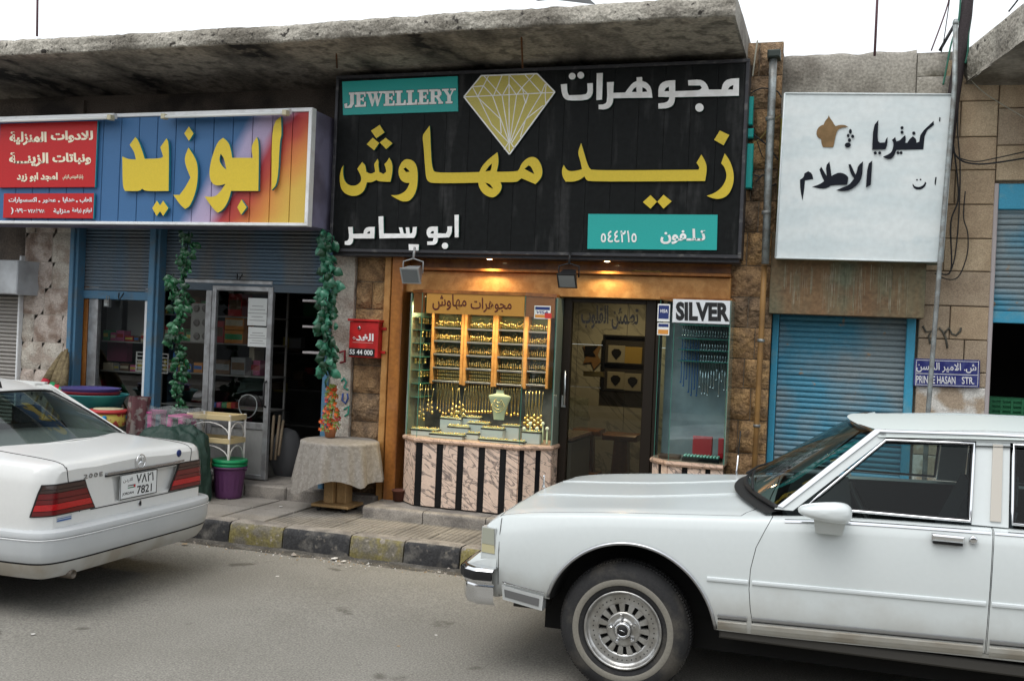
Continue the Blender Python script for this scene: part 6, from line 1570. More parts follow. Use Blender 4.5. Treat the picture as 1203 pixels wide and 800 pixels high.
# paper notices on the door
for (u0,u1,v0,v1,lb) in ((292,313,350,383,'white paper notice with printed lines, upper one on the sliding door'),(292,313,384,408,'white paper notice, lower one on the sliding door')):
    yn = YD-.004; a, b = PY(u0,v0,yn), PY(u1,v1,yn)
    t = thing('paper_notice', lb, 'notice', ((a.x+b.x)/2, yn, b.z))
    MB().box(a.x, b.x, yn-.001, yn, b.z, a.z).build('sheet', mat('paper', (.52,.54,.53), .7), t)
    for k in range(5):
        z = a.z-(a.z-b.z)*(.28+k*.13); w_ = (b.x-a.x)*(.30+.1*(k % 3))
        MB().box((a.x+b.x)/2-w_, (a.x+b.x)/2+w_, yn-.0016, yn-.0011, z-.006, z).build('printed_line', mat('grey_print', (.18,.18,.18), .7), t)
# wire hoop on the door
q = PY(291, 477, YD-.05); o = MB().tube([(q.x+.105*math.cos(a), q.y+.01*math.sin(a*2), q.z+.115*math.sin(a)) for a in [2*math.pi*i/28 for i in range(28)]], .005, 6, closed=True).build('wire_hoop', steel); tag(o, 'thin round wire hoop hanging on the sliding door', 'hoop')
# behind the left window: white panels, shelf, framed photos
yi = 9.25
bgp = thing('white_display_panels', 'pale curtain panels hanging behind the left shop window', 'panel', (xu(145,400,yi), yi+.2, STEPZ))
for (u0,u1,v0,v1,c) in ((126,149,348,400,(.32,.33,.33)),(144,170,350,402,(.55,.54,.52))):
    a, b = PY(u0,v0,yi+.3), PY(u1,v1,yi+.3); MB().bbox(a.x,b.x,yi+.3,yi+.33,b.z,a.z,.004).build('panel_sheet', mat('panel_grey_%d' % u0, c, .7), bgp)
zsA = zu(145, 401, yi); zsB = zu(145, 436, yi)
shelfthing('white window shelf with small boxes behind the left shop window', xu(118,430,yi), xu(172,430,yi), yi, yi+.25, [zsA, zsB], mat('window_shelf_pale', (.28,.27,.25), .6), False)
cbox(121,132,426,zsB,yi+.02,'cream','small cream box on the shelf behind the left shop window', .1)
for (u0,u1,v0,v1,lb) in ((160,171,413,437,'white lattice frame standing at the right end of the left window'),(186,197,415,439,'white lattice frame behind the second blue post')):
    a, b = PY(u0,v0,9.05), PY(u1,v1,9.05); t = thing('lattice_frame', lb, 'frame', ((a.x+b.x)/2, 9.05, b.z))
    for x in (a.x, b.x-.012): MB().box(x, x+.012, 9.05, 9.06, b.z, a.z).build('frame_bar', wpl, t)
    for k in range(6): z = b.z+(a.z-b.z-.01)*k/5; MB().box(a.x+.012, b.x-.012, 9.05, 9.06, z, z+.01).build('frame_bar', wpl, t)
cbox(125,148,402,zsA-.24,yi+.3,'pink','pink carton low behind the left shop window', .1)
# inside the dark entrance: planks, sack, mat stack
for i, (u0,v0,u1,v1,lb) in enumerate(((318,540,322,488,'pale plank leaning inside the shop entrance, left one'),(323,540,329,488,'pale plank leaning inside the shop entrance, middle one'),(327,535,333,494,'short pale plank leaning inside the shop entrance, right one'))):
    p, q = PY(u0,v0,9.05), PY(u1,v1,9.25)
    o = MB().tube([p, q], .016, 4).build('leaning_plank', mat('dusty_wood', (.25,.19,.13), .7, grain=.2)); tag(o, lb, 'plank')
def sackf(s_, t_):
    a = s_*2*math.pi; c = PY(332, 555, 9.3); r = .17*(math.sin(math.pi*min(1,.12+t_*.88))**.35)
    return Vector((c.x+r*math.cos(a)*(1+.08*math.sin(3*a)), 9.35+r*math.sin(a)*.8, STEPZ+t_*.50))
o = MB().grid(sackf, 28, 16).build('grey_sack', mat('grey_sackcloth', (.09,.09,.095), .7)); tag(o, 'grey filled sack standing just inside the dark shop entrance', 'sack')
rn = random.Random(12); packs = []
for k in range(16):
    u = 322+rn.random()*66; v = 352+rn.random()*150; q = PY(u, v, 10.2+rn.random()); s_ = rn.uniform(.04,.11)
    cn = rn.choice(('brown','grey','green','red','brown','grey','yellow'))
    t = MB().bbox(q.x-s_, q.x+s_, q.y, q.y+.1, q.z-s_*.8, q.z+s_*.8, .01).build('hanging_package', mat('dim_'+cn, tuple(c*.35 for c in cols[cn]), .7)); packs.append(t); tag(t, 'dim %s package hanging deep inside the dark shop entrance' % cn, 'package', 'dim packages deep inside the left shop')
for k, t in enumerate(sorted(packs, key=lambda o: o.location.x)): t['label'] = '%s dim package from the left among those deep inside the dark shop entrance' % ORD[k]
for k, v in enumerate((372, 415, 458, 500)):
    q = PY(355, v, 10.9); 
    o = MB().bbox(xu(316,v,10.9), xu(392,v,10.9), 10.95, 11.3, q.z-.02, q.z, .003).build('rear_shelf', mat('rear_shelf_grey', (.07,.065,.06), .7)); tag(o, '%s grey shelf at the back of the dark shop entrance' % ('topmost','second','third','lowest')[k], 'shelf')
# painted scrawl on the pale strip
gm = [mat('green_scrawl', (.04,.30,.22), .7), mat('navy_scrawl', (.05,.09,.28), .7)]
strip_y = 8.775
for k, pts in enumerate(([(401,448),(404,444),(407,449),(404,455),(409,458)],[(403,462),(402,470),(406,474),(409,468),(408,462)],[(404,481),(410,477),(409,486),(405,489)])):
    MB().tube([PY(u,v,strip_y) for u,v in pts], .010, 5).build('painted_scrawl', gm[k % 2], bA)
# hook on strip
MB().tube([PY(399,414,8.76), PY(405,412,8.72), PY(405,425,8.72), PY(400,426,8.76)], .012, 6).build('red_hook', mat('dull_red_metal', (.25,.02,.03), .5), bA)

# ================================================================ LITTER
rn = random.Random(77)
lit = [mat('litter_white', (.6,.58,.55), .8), mat('litter_stone', (.34,.30,.26), .9), mat('litter_tan', (.30,.22,.13), .8)]
big = [((345,652),.030,1,'brown stone at the kerb foot below the black kerb block'),((393,656),.045,0,'largest white scrap at the kerb foot, near the middle yellow block'),((404,659),.03,0,'white scrap just right of the largest one at the kerb foot'),((352,571),.02,0,'white scrap on the pavement left of the round table'),((437,596),.012,0,'tiny scrap on the pavement right of the round table'),((217,639),.03,2,'tan scrap on the road under the rear bumper of the left saloon'),((326,677),.018,0,'white scrap alone on the road in front of the black kerb block'),((386,702),.012,0,'tiny white scrap in the middle of the road'),((39,745),.018,0,'white scrap on the road at the lower left'),((512,746),.015,0,'white scrap on the road left of the front wheel'),((468,759),.015,2,'tan scrap on the road at the bottom centre'),((330,595),.02,0,'pale scrap on the pavement edge above the kerb'),((399,663),.02,1,'small stone right below the largest white scrap'),((412,665),.015,0,'fourth small scrap along the kerb foot from the left'),((432,663),.016,0,'small scrap at the kerb foot below the second yellow block'),((516,672),.02,0,'pale scrap at the kerb foot just left of the chrome bumper'),((527,668),.015,1,'small stone at the kerb foot under the chrome bumper')]
for (uv, s_, mi, lb) in big:
    zz_ = PVZ+.004 if uv[1] < 600 else 0.0
    q = PZ(uv[0], uv[1], zz_); n_ = 6
    vs = [q+Vector((math.cos(a)*s_*rn.uniform(.5,1.1), math.sin(a)*s_*rn.uniform(.5,1.1), .003)) for a in [2*math.pi*i/n_ for i in range(n_)]]
    tp = q+Vector((0,0,s_*(.25 if mi != 1 else .8)))
    mb = MB().add(vs+[tp, q+Vector((0,0,-.002))], [(i,(i+1)%n_,n_) for i in range(n_)]+[((i+1)%n_,i,n_+1) for i in range(n_)])
    tag(mb.build('litter_scrap' if mi != 1 else 'loose_stone', lit[mi]), lb, 'litter', 'litter along the road and kerb')
mb = MB()
for k in range(900):
    x = -6.2+4.6*rn.random(); y = 7.40-abs(rn.gauss(0,.12))-.01; s_ = rn.uniform(.003,.012)*(1.4 if rn.random() < .1 else 1); mb.cur = rn.choices((0,1,2),(1,6,4))[0]
    z = rz(x, y); b = rn.random()*6
    mb.add([(x+math.cos(b+i*2.1)*s_, y+math.sin(b+i*2.1)*s_, z) for i in range(3)]+[(x, y, z+s_*.9)], [(0,1,3),(1,2,3),(2,0,3)])
o = mb.build('kerb_grit', lit); tag(o, 'fine grit and crumbs gathered along the foot of the kerb', 'grit', None, 'stuff')
# dirt strip along kerb foot
mb = MB()
def dfn(s_, t_): x = -9+9*s_; return Vector((x, 7.44-(.16+.06*noise.noise(Vector((x*2,0,1)))+.03*noise.noise(Vector((x*9,0,1))))*t_, .0135-.011*t_+rz(x, 7.4)))
st(mb.grid(dfn, 220, 4), 'gutter_dirt', mat('gutter_dirt', (.075,.068,.058), .95, var=(.13,.12,.105), vscale=8, vlo=.45, vhi=.6, grain=.4, gscale=60, bump=.6, bscale=90))

# ================================================================ OPPOSITE SIDE OF THE STREET (seen in the glass)
ob_ = thing('street_building', 'plain pale stone building across the street behind the camera', 'building', (-2, -7.5, 0))
MB().box(-24, 20, -9.5, -7.5, 0, 4.2).build('wall', mat('opposite_wall', (.20,.18,.15), .9, var=(.15,.13,.11), vscale=1, grain=.15), ob_)
for i in range(9):
    x = -22+i*4.6
    MB().bbox(x, x+3, 7.5-15.0-.0, -7.4, .2, 2.7, .02).build('shop_front', mat('opposite_shopfront', (.05,.055,.06), .3), ob_)
    MB().bbox(x+.1, x+2.9, -7.49, -7.44, 3.0, 3.8, .02).build('sign_band', mat('opposite_sign_%d' % (i % 3), ((.3,.3,.32),(.06,.14,.25),(.25,.06,.05))[i % 3], .5), ob_)
MB().box(-24, 20, -7.5, -5.4, .0, .14).build('opposite_pavement', pave_m)['kind'] = 'structure'
# ================================================================ CARS
def lerp_tab(tab, x):
    if x <= tab[0][0]: return tab[0][1]
    for (a, b), (c, d) in zip(tab, tab[1:]):
        if x <= c: return b+(d-b)*(x-a)/(c-a)
    return tab[-1][1]
def smooth_tab(tab, x):
    """monotone-ish smooth interpolation (Catmull-Rom on an uneven table)"""
    n = len(tab)
    if x <= tab[0][0]: return tab[0][1]
    if x >= tab[-1][0]: return tab[-1][1]
    for i in range(n-1):
        if x <= tab[i+1][0]: break
    x0, y0 = tab[i]; x1, y1 = tab[i+1]; h = x1-x0; t = (x-x0)/h
    def sl(k):
        if k <= 0 or k >= n-1:
            a, b = (0, 1) if k <= 0 else (n-2, n-1); return (tab[b][1]-tab[a][1])/(tab[b][0]-tab[a][0])
        a = (tab[k][1]-tab[k-1][1])/(tab[k][0]-tab[k-1][0]); b = (tab[k+1][1]-tab[k][1])/(tab[k+1][0]-tab[k][0])
        return 0 if a*b <= 0 else 2*a*b/(a+b)
    m0, m1 = sl(i), sl(i+1)
    return (2*t**3-3*t*t+1)*y0+(t**3-2*t*t+t)*h*m0+(-2*t**3+3*t*t)*y1+(t**3-t*t)*h*m1
def bool_apply(o, cutter, op):
    md = o.modifiers.new('b', 'BOOLEAN'); md.operation = op; md.object = cutter; md.solver = 'EXACT'
    bpy.context.view_layer.update()
    me = bpy.data.meshes.new_from_object(o.evaluated_get(bpy.context.evaluated_depsgraph_get()))
    o.modifiers.clear(); old = o.data; o.data = me
    return o
def split_mat(o, fn):
    for p in o.data.polygons:
        k = fn(p.center, p.normal)
        if k is not None: p.material_index = k
def sharpen(o, ang=.6):
    bm = bmesh.new(); bm.from_mesh(o.data)
    bmesh.ops.remove_doubles(bm, verts=bm.verts, dist=.00005)
    for f in bm.faces: f.smooth = True
    for e in bm.edges:
        e.smooth = not (len(e.link_faces) != 2 or e.calc_face_angle(0) > ang)
    bm.to_mesh(o.data); bm.free()
def loft(stations, section, cap=True):
    """section(x) -> list of (y, z) ring points"""
    mb = MB(); rings = [section(x) for x in stations]; n = len(rings[0]); vs = [Vector((x, y, z)) for x, r in zip(stations, rings) for y, z in r]
    fs = [(i*n+k, i*n+(k+1) % n, (i+1)*n+(k+1) % n, (i+1)*n+k) for i in range(len(stations)-1) for k in range(n)]
    fs += [tuple(range(n))[::-1], tuple(range((len(stations)-1)*n, len(stations)*n))]
    return mb.add(vs, fs, True)
def _dusty(base, z0, z1):
    def f(N, L, pos):
        sx = N.new('ShaderNodeSeparateXYZ'); L.new(pos, sx.inputs[0])
        n = N.new('ShaderNodeTexNoise'); n.inputs['Scale'].default_value = 5; n.inputs['Detail'].default_value = 6; L.new(pos, n.inputs['Vector'])
        a = N.new('ShaderNodeMath'); a.operation = 'MULTIPLY_ADD'; a.inputs[1].default_value = .35; L.new(n.outputs['Fac'], a.inputs[0]); L.new(sx.outputs['Z'], a.inputs[2])
        r = N.new('ShaderNodeMapRange'); r.inputs[1].default_value = z1+.17; r.inputs[2].default_value = z0+.17; r.inputs[3].default_value = 0; r.inputs[4].default_value = .75; L.new(a.outputs[0], r.inputs[0])
        x = N.new('ShaderNodeMixRGB'); L.new(r.outputs[0], x.inputs[0]); x.inputs[1].default_value = (*base, 1); x.inputs[2].default_value = (.36,.33,.28,1); return x.outputs[0]
    return f
paint_c = mat('car_paint_cool_white', (.64,.71,.72), .25, extra=_dusty((.60,.64,.64), .33, .66), coat=.3, spec=.5, grain=.012, gscale=40)
paint_m = mat('car_paint_warm_white', (.72,.72,.70), .25, coat=.3, extra=_dusty((.66,.665,.65), .25, .5), grain=.012, gscale=40)
vinyl = mat('roof_vinyl_white', (.58,.63,.61), .4, grain=.02)
under = mat('wheel_well_dark', (.012,.012,.012), .9)
under2 = mat('underbody_grime', (.05,.047,.042), .8)
seam = mat('door_seam', (.012,.012,.013), .7)
rubber = mat('tyre_rubber', (.024,.024,.025), .8, var=(.075,.068,.058), vscale=6, vlo=.5, vhi=.7, grain=.2, gscale=90)
wwall = mat('old_whitewall', (.20,.188,.16), .7, grain=.1)
g_car = glass('car_glass', (.55,.64,.62), .018, 0, .4)
g_rear = glass('rear_glass', (.38,.43,.42), .03, 0, .4)
g_ws = glass('windscreen_glass', (.40,.48,.46), .06)
inter = mat('car_interior', (.03,.033,.036), .8)
seatm = mat('seat_cloth', (.085,.095,.11), .85, grain=.2)
steelw = mat('silver_wheel', (.50,.50,.49), .3, .85, var=(.36,.35,.33), vscale=20, grain=.1)

# ---------------- long white saloon on the right
YN, YF = 5.15, 7.05; YC_ = (YN+YF)/2; HW = (YF-YN)/2
c1 = thing('white_saloon_car', 'long boxy white saloon with chrome bumper, parked at the lower right', 'car', (.6, YC_, 0))
ZB = [(-1.80,.43),(-1.70,.415),(-1.655,.46),(-1.42,.45),(-.50,.40),(.73,.43),(3.4,.47)]
ZS = [(-1.80,.800),(-1.755,.845),(-1.69,.880),(-1.36,.925),(-.37,1.0),(.11,1.035),(.74,1.050),(2.2,1.07),(3.3,1.0),(3.42,.93)]
ZT = [(-1.80,.805),(-1.765,.855),(-1.72,.895),(-1.66,.918),(-1.36,.938),(-1.06,.960),(-.45,1.030),(-.37,1.040),(-.2,1.08),(2.7,1.10),(3.3,1.03),(3.42,.94)]
def body1(x):
    zb = smooth_tab(ZB, x); zs = smooth_tab(ZS, x); ztp = smooth_tab(ZT, x)
    f = 1-.06*max(0, (-1.45-x)/.35)**2 if x < -1.45 else 1-.05*max(0, (x-2.9)/.5)**2 if x > 2.9 else 1
    w_ = HW*f
    mid = (zb+zs)/2
    cab_ = -.27 < x < 2.65
    half = [(0,zb),(w_-.14,zb),(w_-.045,zb+.015),(w_-.018,zb+.06),(w_-.006,zb+.18),(w_,mid+.02),(w_-.003,mid+.12),(w_-.014,zs-.07),(w_-.024,zs-.03),(w_-.036,zs-.008),(w_-.056,zs)]
    if cab_: half += [(w_-.10,zs+.004),(w_-.13,zs-.01),(w_-.14,.62),(w_-.3,.60),(w_-.5,.60),(w_-.7,.60),(0,.60)]
    else: half += [(w_-.10,zs+.004),(w_-.14,zs+.010),(w_-.22,zs+.05*(ztp-zs)+.010),(w_-.33,zs+.42*(ztp-zs)+.005),(w_-.46,zs+.80*(ztp-zs)),(w_-.62,zs+.97*(ztp-zs)),(0,ztp+.008)]
    pts = [(YC_-y, z) for y, z in half]+[(YC_+y, z) for y, z in half[-2:0:-1]]
    return pts
xs1 = [-1.80,-1.785,-1.77,-1.755,-1.73,-1.71,-1.69,-1.65]+[-1.6+.05*i for i in range(27)]+[-.271,-.269]+[-.25+.06*i for i in range(49)]+[2.649,2.651]+[2.72+.05*i for i in range(14)]+[3.42]
xs1 = sorted(set(round(x, 4) for x in xs1 if x <= 3.42))
ORGB = Vector((0,0,0))
body = loft(xs1, body1).build('body', [paint_c, under, inter], c1)
# work in world space for the cuts
off = ORG[c1.name]
body.parent = None; body.data.transform(Matrix.Translation(off)); body.location = (0,0,0)
def cyl_cut(x, z, r, y0, y1, n=64):
    mb = MB().lathe((x, y0, z), [(r,0),(r,y1-y0)], n, axis='Y'); return mb.build('cut', under, None, origin=(0,0,0))
AX, AZ, AR = -.965, .36, .445
for (ax, ar) in ((AX, AR), (1.98, .43)):
    for (y0, y1) in ((YN-.1, YN+.32), (YF-.32, YF+.1)):
        cu = cyl_cut(ax, AZ, ar, y0, y1); bool_apply(body, cu, 'DIFFERENCE'); bpy.data.objects.remove(cu)
def in_arch(c, n):
    for (ax, ar) in ((AX, AR), (1.98, .43)):
        d = math.hypot(c.x-ax, c.z-AZ)
        inner = abs(c.y-YC_) < HW-.30
        if d < ar+.002 and (abs(n.y) > .9 and abs(abs(c.y-YC_)-(HW-.32)) < .01): return 1
        if abs(d-ar) < .006 and abs(n.y) < .3 and abs(c.y-YC_) > HW-.33: return 1
    if -.28 < c.x < 2.66 and c.z < .98 and abs(c.y-YC_) < HW-.125 and c.z > .55: return 2
    if n.z < -.8: return 1
    return None
split_mat(body, in_arch)
# door panels: cut free, then the rest keeps a gap
def outline_prism(pts, y0, y1, grow=0):
    cx_ = sum(p[0] for p in pts)/len(pts); cz_ = sum(p[1] for p in pts)/len(pts)
    if grow:
        out = []
        n = len(pts)
        for i in range(n):
            a, b, c = Vector(pts[i-1]), Vector(pts[i]), Vector(pts[(i+1) % n])
            n1 = Vector(((b-a).y, -(b-a).x)).normalized(); n2 = Vector(((c-b).y, -(c-b).x)).normalized(); nn = (n1+n2); nn.normalize()
            if nn.dot(b-Vector((cx_, cz_))) < 0: nn = -nn
            out.append(b+nn*grow)
        pts = out
    return MB().prism([(p[0], y0, p[1]) for p in pts], (0, y1-y0, 0)).build('cut', under, None, origin=(0,0,0))
def take_panel(src, pts, y0, y1, name, gap=.0035):
    p = src.copy(); p.data = src.data.copy(); p.name = name; COL.objects.link(p)
    cu = outline_prism(pts, y0, y1); bool_apply(p, cu, 'INTERSECT'); bpy.data.objects.remove(cu)
    cu = outline_prism(pts, y0, y1, gap); bool_apply(src, cu, 'DIFFERENCE'); bpy.data.objects.remove(cu)
    return p
fd = [(-.235,1.12),(-.245,1.04),(-.29,.95),(-.33,.86),(-.352,.75),(-.355,.65),(-.345,.55),(-.325,.44),(.728,.47),(.735,.8),(.742,1.12)]
rd = [(.750,1.12),(.743,.8),(.736,.47),(1.50,.50),(1.56,.60),(1.66,.75),(1.80,.86),(1.86,1.12)]
near = lambda n: (YN-.02, YN+.10)
d1 = take_panel(body, fd, YN-.05, YN+.11, 'front_door'); d2 = take_panel(body, rd, YN-.05, YN+.11, 'rear_door')
for k_, poly in enumerate((fd[:8], [(.7395,z) for z in (.48,.6,.75,.9,1.0,1.04)])):
    MB().tube([Vector((x-.001, 0, z)) for x, z in poly], .0001, 4) if False else None
# bonnet
def hood_cut(grow):
    g = grow
    pts = [(-1.70-g,YN+.085-g),(-.42+g*.5,YN+.085-g),(-.30+g,YC_-.55),(-.285+g,YC_),(-.30+g,YC_+.55),(-.42+g*.5,YF-.085+g),(-1.70-g,YF-.085+g),(-1.705-g,YC_)]
    return MB().prism([(p[0], p[1], .855) for p in pts], (0,0,.4)).build('cut', under, None, origin=(0,0,0))
hd = body.copy(); hd.data = body.data.copy(); hd.name = 'bonnet'; COL.objects.link(hd)
cu = hood_cut(0); bool_apply(hd, cu, 'INTERSECT'); bpy.data.objects.remove(cu)
cu = hood_cut(.0055); bool_apply(body, cu, 'DIFFERENCE'); bpy.data.objects.remove(cu)
for o in (body, d1, d2, hd):
    sharpen(o, .5); o.parent = c1; o.data.transform(Matrix.Translation(-off)); o.location = (0,0,0); ORG[o.name] = off
def ysurf1(x, z):
    """y of the near body side at (x, z)"""
    r = body1(x); best = YN
    half = r[:11]
    for (ya, za), (yb2_, zb2_) in zip(half[1:], half[2:]):
        if min(za, zb2_)-1e-6 <= z <= max(za, zb2_)+1e-6 and abs(za-zb2_) > 1e-6: return ya+(yb2_-ya)*(z-za)/(zb2_-za)
    return best
def side_strip(parent, name, m_, x0, x1, zf, h, t, n=24, endcap=True, prof=None):
    """moulding that follows the body side"""
    mb = MB(); vs = []; prof = prof or [(0,-1),(1,-.7),(1.15,0),(1,.7),(0,1)]
    for i in range(n+1):
        x = x0+(x1-x0)*i/n; z = zf(x); e = 1
        for a, b in prof:
            zz_ = z+b*h/2; vs.append((x, ysurf1(x, zz_)-a*t+.001, zz_))
    k = len(prof); fs = [(i*k+j, i*k+j+1, (i+1)*k+j+1, (i+1)*k+j) for i in range(n) for j in range(k-1)]
    fs += [tuple(range(k)), tuple(range(n*k, (n+1)*k))]
    return mb.add(vs, fs, False).build(name, m_, parent)
for poly in (fd[1:8], [(.7385,.48),(.739,.6),(.7395,.75),(.742,.9),(.745,1.03)]):
    MB().tube([Vector((x-(.0015 if x < 0 else 0), ysurf1(x, min(z, smooth_tab(ZS, x)-.012))+.0045, min(z, smooth_tab(ZS, x)-.012))) for x, z in poly], .0042, 6).build('door_gap', seam, body)
zm = lambda x: .684+.024*(x+.358)
for (a, b, par_) in ((-.345-.22,-.362,body),(-.343,.722,d1),(.747,1.60,d2)):
    side_strip(par_, 'side_moulding', mat('white_moulding', (.62,.66,.67), .3), a, b, zm, .024, .009)
zc1 = lambda x: .500+.031*(x+.333)
lowc = lambda x: zc1(x)-.045
for (a, b, par_) in ((-.505,-.362,body),(-.338,.720,d1),(.748,1.50,d2)):
    side_strip(par_, 'chrome_strip', dchrome, a, b, zc1, .020, .008)
    side_strip(par_, 'chrome_strip_line', black_pl, a, b, lambda x: zc1(x)-.014, .005, .006)
    side_strip(par_, 'lower_trim', mat('dusty_lower_trim', (.44,.43,.39), .55, .1, var=(.34,.31,.26), vscale=5), a, b, lambda x: zc1(x)-.052, .062, .004)
# belt chrome
side_strip(d1, 'belt_moulding', chrome, -.20, .735, lambda x: smooth_tab(ZS, x)-.012, .016, .008)
side_strip(d2, 'belt_moulding', chrome, .75, 1.84, lambda x: smooth_tab(ZS, x)-.012, .016, .008)
# front lower chrome panel with dark insert
def yprism(pts, y0, y1, name, m_, parent): return MB().prism([(x, y0, z) for x, z in pts], (0, y1-y0, 0)).build(name, m_, parent)
pan = yprism([(-1.662,.512),(-1.425,.480),(-1.430,.402),(-1.652,.437)], YN+.022, YN+.09, 'front_trim_panel', mat('bright_trim', (.55,.57,.57), .3, .4), body)
yprism([(-1.645,.492),(-1.447,.465),(-1.450,.424),(-1.640,.453)], YN+.018, YN+.0215, 'front_trim_insert', mat('grey_insert', (.12,.12,.12), .5), pan)
side_strip(body, 'front_trim_line', chrome, -1.66, -1.42, lambda x: .528-.12*(x+1.665), .010, .006)
# wheel arch lip
mb = MB()
pts = []
for i in range(41):
    a = math.pi*(.045+.87*i/40); x = AX+(AR+.008)*math.cos(a); z = AZ+(AR+.008)*math.sin(a)
    pts.append(Vector((x, ysurf1(x, max(z, .42))-.002, z)))
mb.tube(pts, .0095, 6).build('wheel_arch_lip', dchrome, body)
# rocker below the doors
MB().bbox(-.50, 1.52, YN+.06, YN+.3, .37, .425, .01).build('rocker', under2, c1)
MB().box(-1.5, 3.2, YN+.35, YF-.35, .22, .45).build('underbody', under, c1)
MB().box(-1.62, -1.45, YN+.12, YN+.3, .38, .5).build('bumper_bracket', under2, c1)
# grille and lamps at the nose
MB().bbox(-1.825, -1.80, YN+.55, YF-.55, .56, .79, .006).build('grille', chrome, c1)
for yy in (YN+.33, YF-.33):
    for k in (-1, 1): MB().box(-1.82, -1.80, yy+k*.095-.085, yy+k*.095+.085, .62, .77).build('headlight', mat('headlight_glass', (.6,.63,.62), .1, .3), c1)
# cornering lamp on the fender side
q = [(-1.795,.808),(-1.718,.808),(-1.712,.672),(-1.795,.672)]
def sidep(pts, t, name, m_, parent, y_off=0):
    yl = lambda x: YC_-HW*(1-.06*max(0, (-1.45-x)/.35)**2)+.004
    a = [Vector((x, yl(x)-t-y_off, z)) for x, z in pts]; b = [Vector((x, yl(x)+.05, z)) for x, z in pts]; n = len(pts)
    return MB().add(a+b, [tuple(range(n))]+[(i, (i+1) % n, n+(i+1) % n, n+i) for i in range(n)]).build(name, m_, parent)
cl = sidep([(-1.80,.812),(-1.712,.812),(-1.706,.665),(-1.80,.665)], .003, 'cornering_lamp', mat('bright_trim'  , (.55,.57,.57)), body)
sidep([(-1.795,.808),(-1.722,.808),(-1.716,.722),(-1.795,.722)], .009, 'lamp_lens_clear', mat('smoky_lens', (.33,.34,.28), .3), cl)
sidep([(-1.795,.720),(-1.716,.720),(-1.712,.675),(-1.795,.675)], .009, 'lamp_lens_amber', mat('pale_amber_lens', (.48,.44,.27), .2), cl)
# bumper: chrome, wrapping round the corner
def bump_fn(s_, t_):
    # plan path: along near side back to front, round the corner, across the front
    L_ = [(-1.70,YN-.005),(-1.80,YN-.015),(-1.865,YN+.02),(-1.905,YN+.10),(-1.925,YN+.3),(-1.935,YC_),(-1.925,YF-.3),(-1.905,YF-.10),(-1.865,YF-.02),(-1.80,YF+.015),(-1.70,YF+.005)]
    k = s_*(len(L_)-1); q = min(int(k), len(L_)-2); f = k-q
    f2 = f
    x = L_[q][0]*(1-f2)+L_[q+1][0]*f2; y = L_[q][1]*(1-f2)+L_[q+1][1]*f2
    pr = [(.02,.40),(.004,.42),(.0,.50),(.004,.515),(-.012,.525),(-.016,.585),(.002,.60),(.06,.605)]
    k = t_*(len(pr)-1); q = min(int(k), len(pr)-2); f = k-q
    d = pr[q][0]*(1-f)+pr[q+1][0]*f; z = pr[q][1]*(1-f)+pr[q+1][1]*f
    c = Vector((-1.2, YC_)); 
    sx = min(1, max(-1, (y-YC_)/HW)); nx = -1 if abs(sx) < .93 else -.4; ny = 0 if abs(sx) < .9 else (1 if sx > 0 else -1)
    return Vector((x-nx*d, y-ny*d, z-.02*(x+1.9)*0))
bp_ = MB().grid(bump_fn, 60, 21); 
bo = bp_.build('front_bumper', chrome, c1)
def rubf(s_, t_):
    p = bump_fn(s_, 4.2/7+t_*.9/7); sx = (p.y-YC_)/HW
    return p+Vector((-.006 if abs(sx) < .97 else 0, (-.006 if sx < -.9 else .006 if sx > .9 else 0), 0))
MB().grid(rubf, 60, 3).build('bumper_rubber', black_pl, bo)
# filler panel between bumper and fender
MB().hexa([(-1.89,YN+.075,.595),(-1.70,YN+.022,.595),(-1.70,YF-.022,.595),(-1.89,YF-.075,.595)],[(-1.815,YN+.075,.662),(-1.70,YN+.032,.662),(-1.70,YF-.032,.662),(-1.815,YF-.075,.662)]).build('bumper_filler', paint_c, c1)
mb = MB()
mb.tube([Vector((-1.688, ysurf1(-1.688, z)-.0015, z)) for z in (.44,.52,.6,.7,.8,.85,.868)], .0022, 5).build('nose_seam', seam, body)

# bonnet ornament
q = PY(608, 572, YC_); q.z = smooth_tab(ZT, -1.70)+.01; q.x = -1.71
MB().lathe(q, [(.012,0),(.006,.02),(.004,.06),(.008,.07),(.001,.08)], 8).build('bonnet_ornament', chrome, c1)
# bonnet crease ridges
for s_ in (-1, 1):
    pts = [Vector((x, YC_+s_*.30, smooth_tab(ZT, x)+.002)) for x in [-1.66+.1*i for i in range(13)]]
    MB().tube(pts, .0045, 6).build('bonnet_ridge', paint_c, hd)
# ---- cabin
def PB(u, v, y): p = PY(u, v, y); return p
yb0, yb1 = YN+.075, YN+.20        # side glass plane: base, top
zbt, zrt = 1.055, 1.452
def ysd(z, far=False):
    f = (z-zbt)/(zrt-zbt); y = yb0+(yb1-yb0)*f
    return y if not far else YC_*2-y
ztl = lambda x: .03*(x-.2)          # slight nose-down stance of the roof line
def bar(name, m_, pts, th=.04, far=False, parent=c1, out=0):
    """flat frame piece in the side glass plane: pts (x, z)"""
    s_ = -1 if far else 1
    a = [Vector((x, ysd(z, far)-s_*out, z)) for x, z in pts]; b = [p+Vector((0, s_*(th+out), 0)) for p in a]; n = len(pts)
    return MB().add(a+b, [tuple(range(n)), tuple(range(n, 2*n))[::-1]]+[(i, (i+1) % n, n+(i+1) % n, n+i) for i in range(n)]).build(name, m_, parent)
def fixx(x, z): return x
A0, A1 = (-.235,1.055), (.225,1.452)
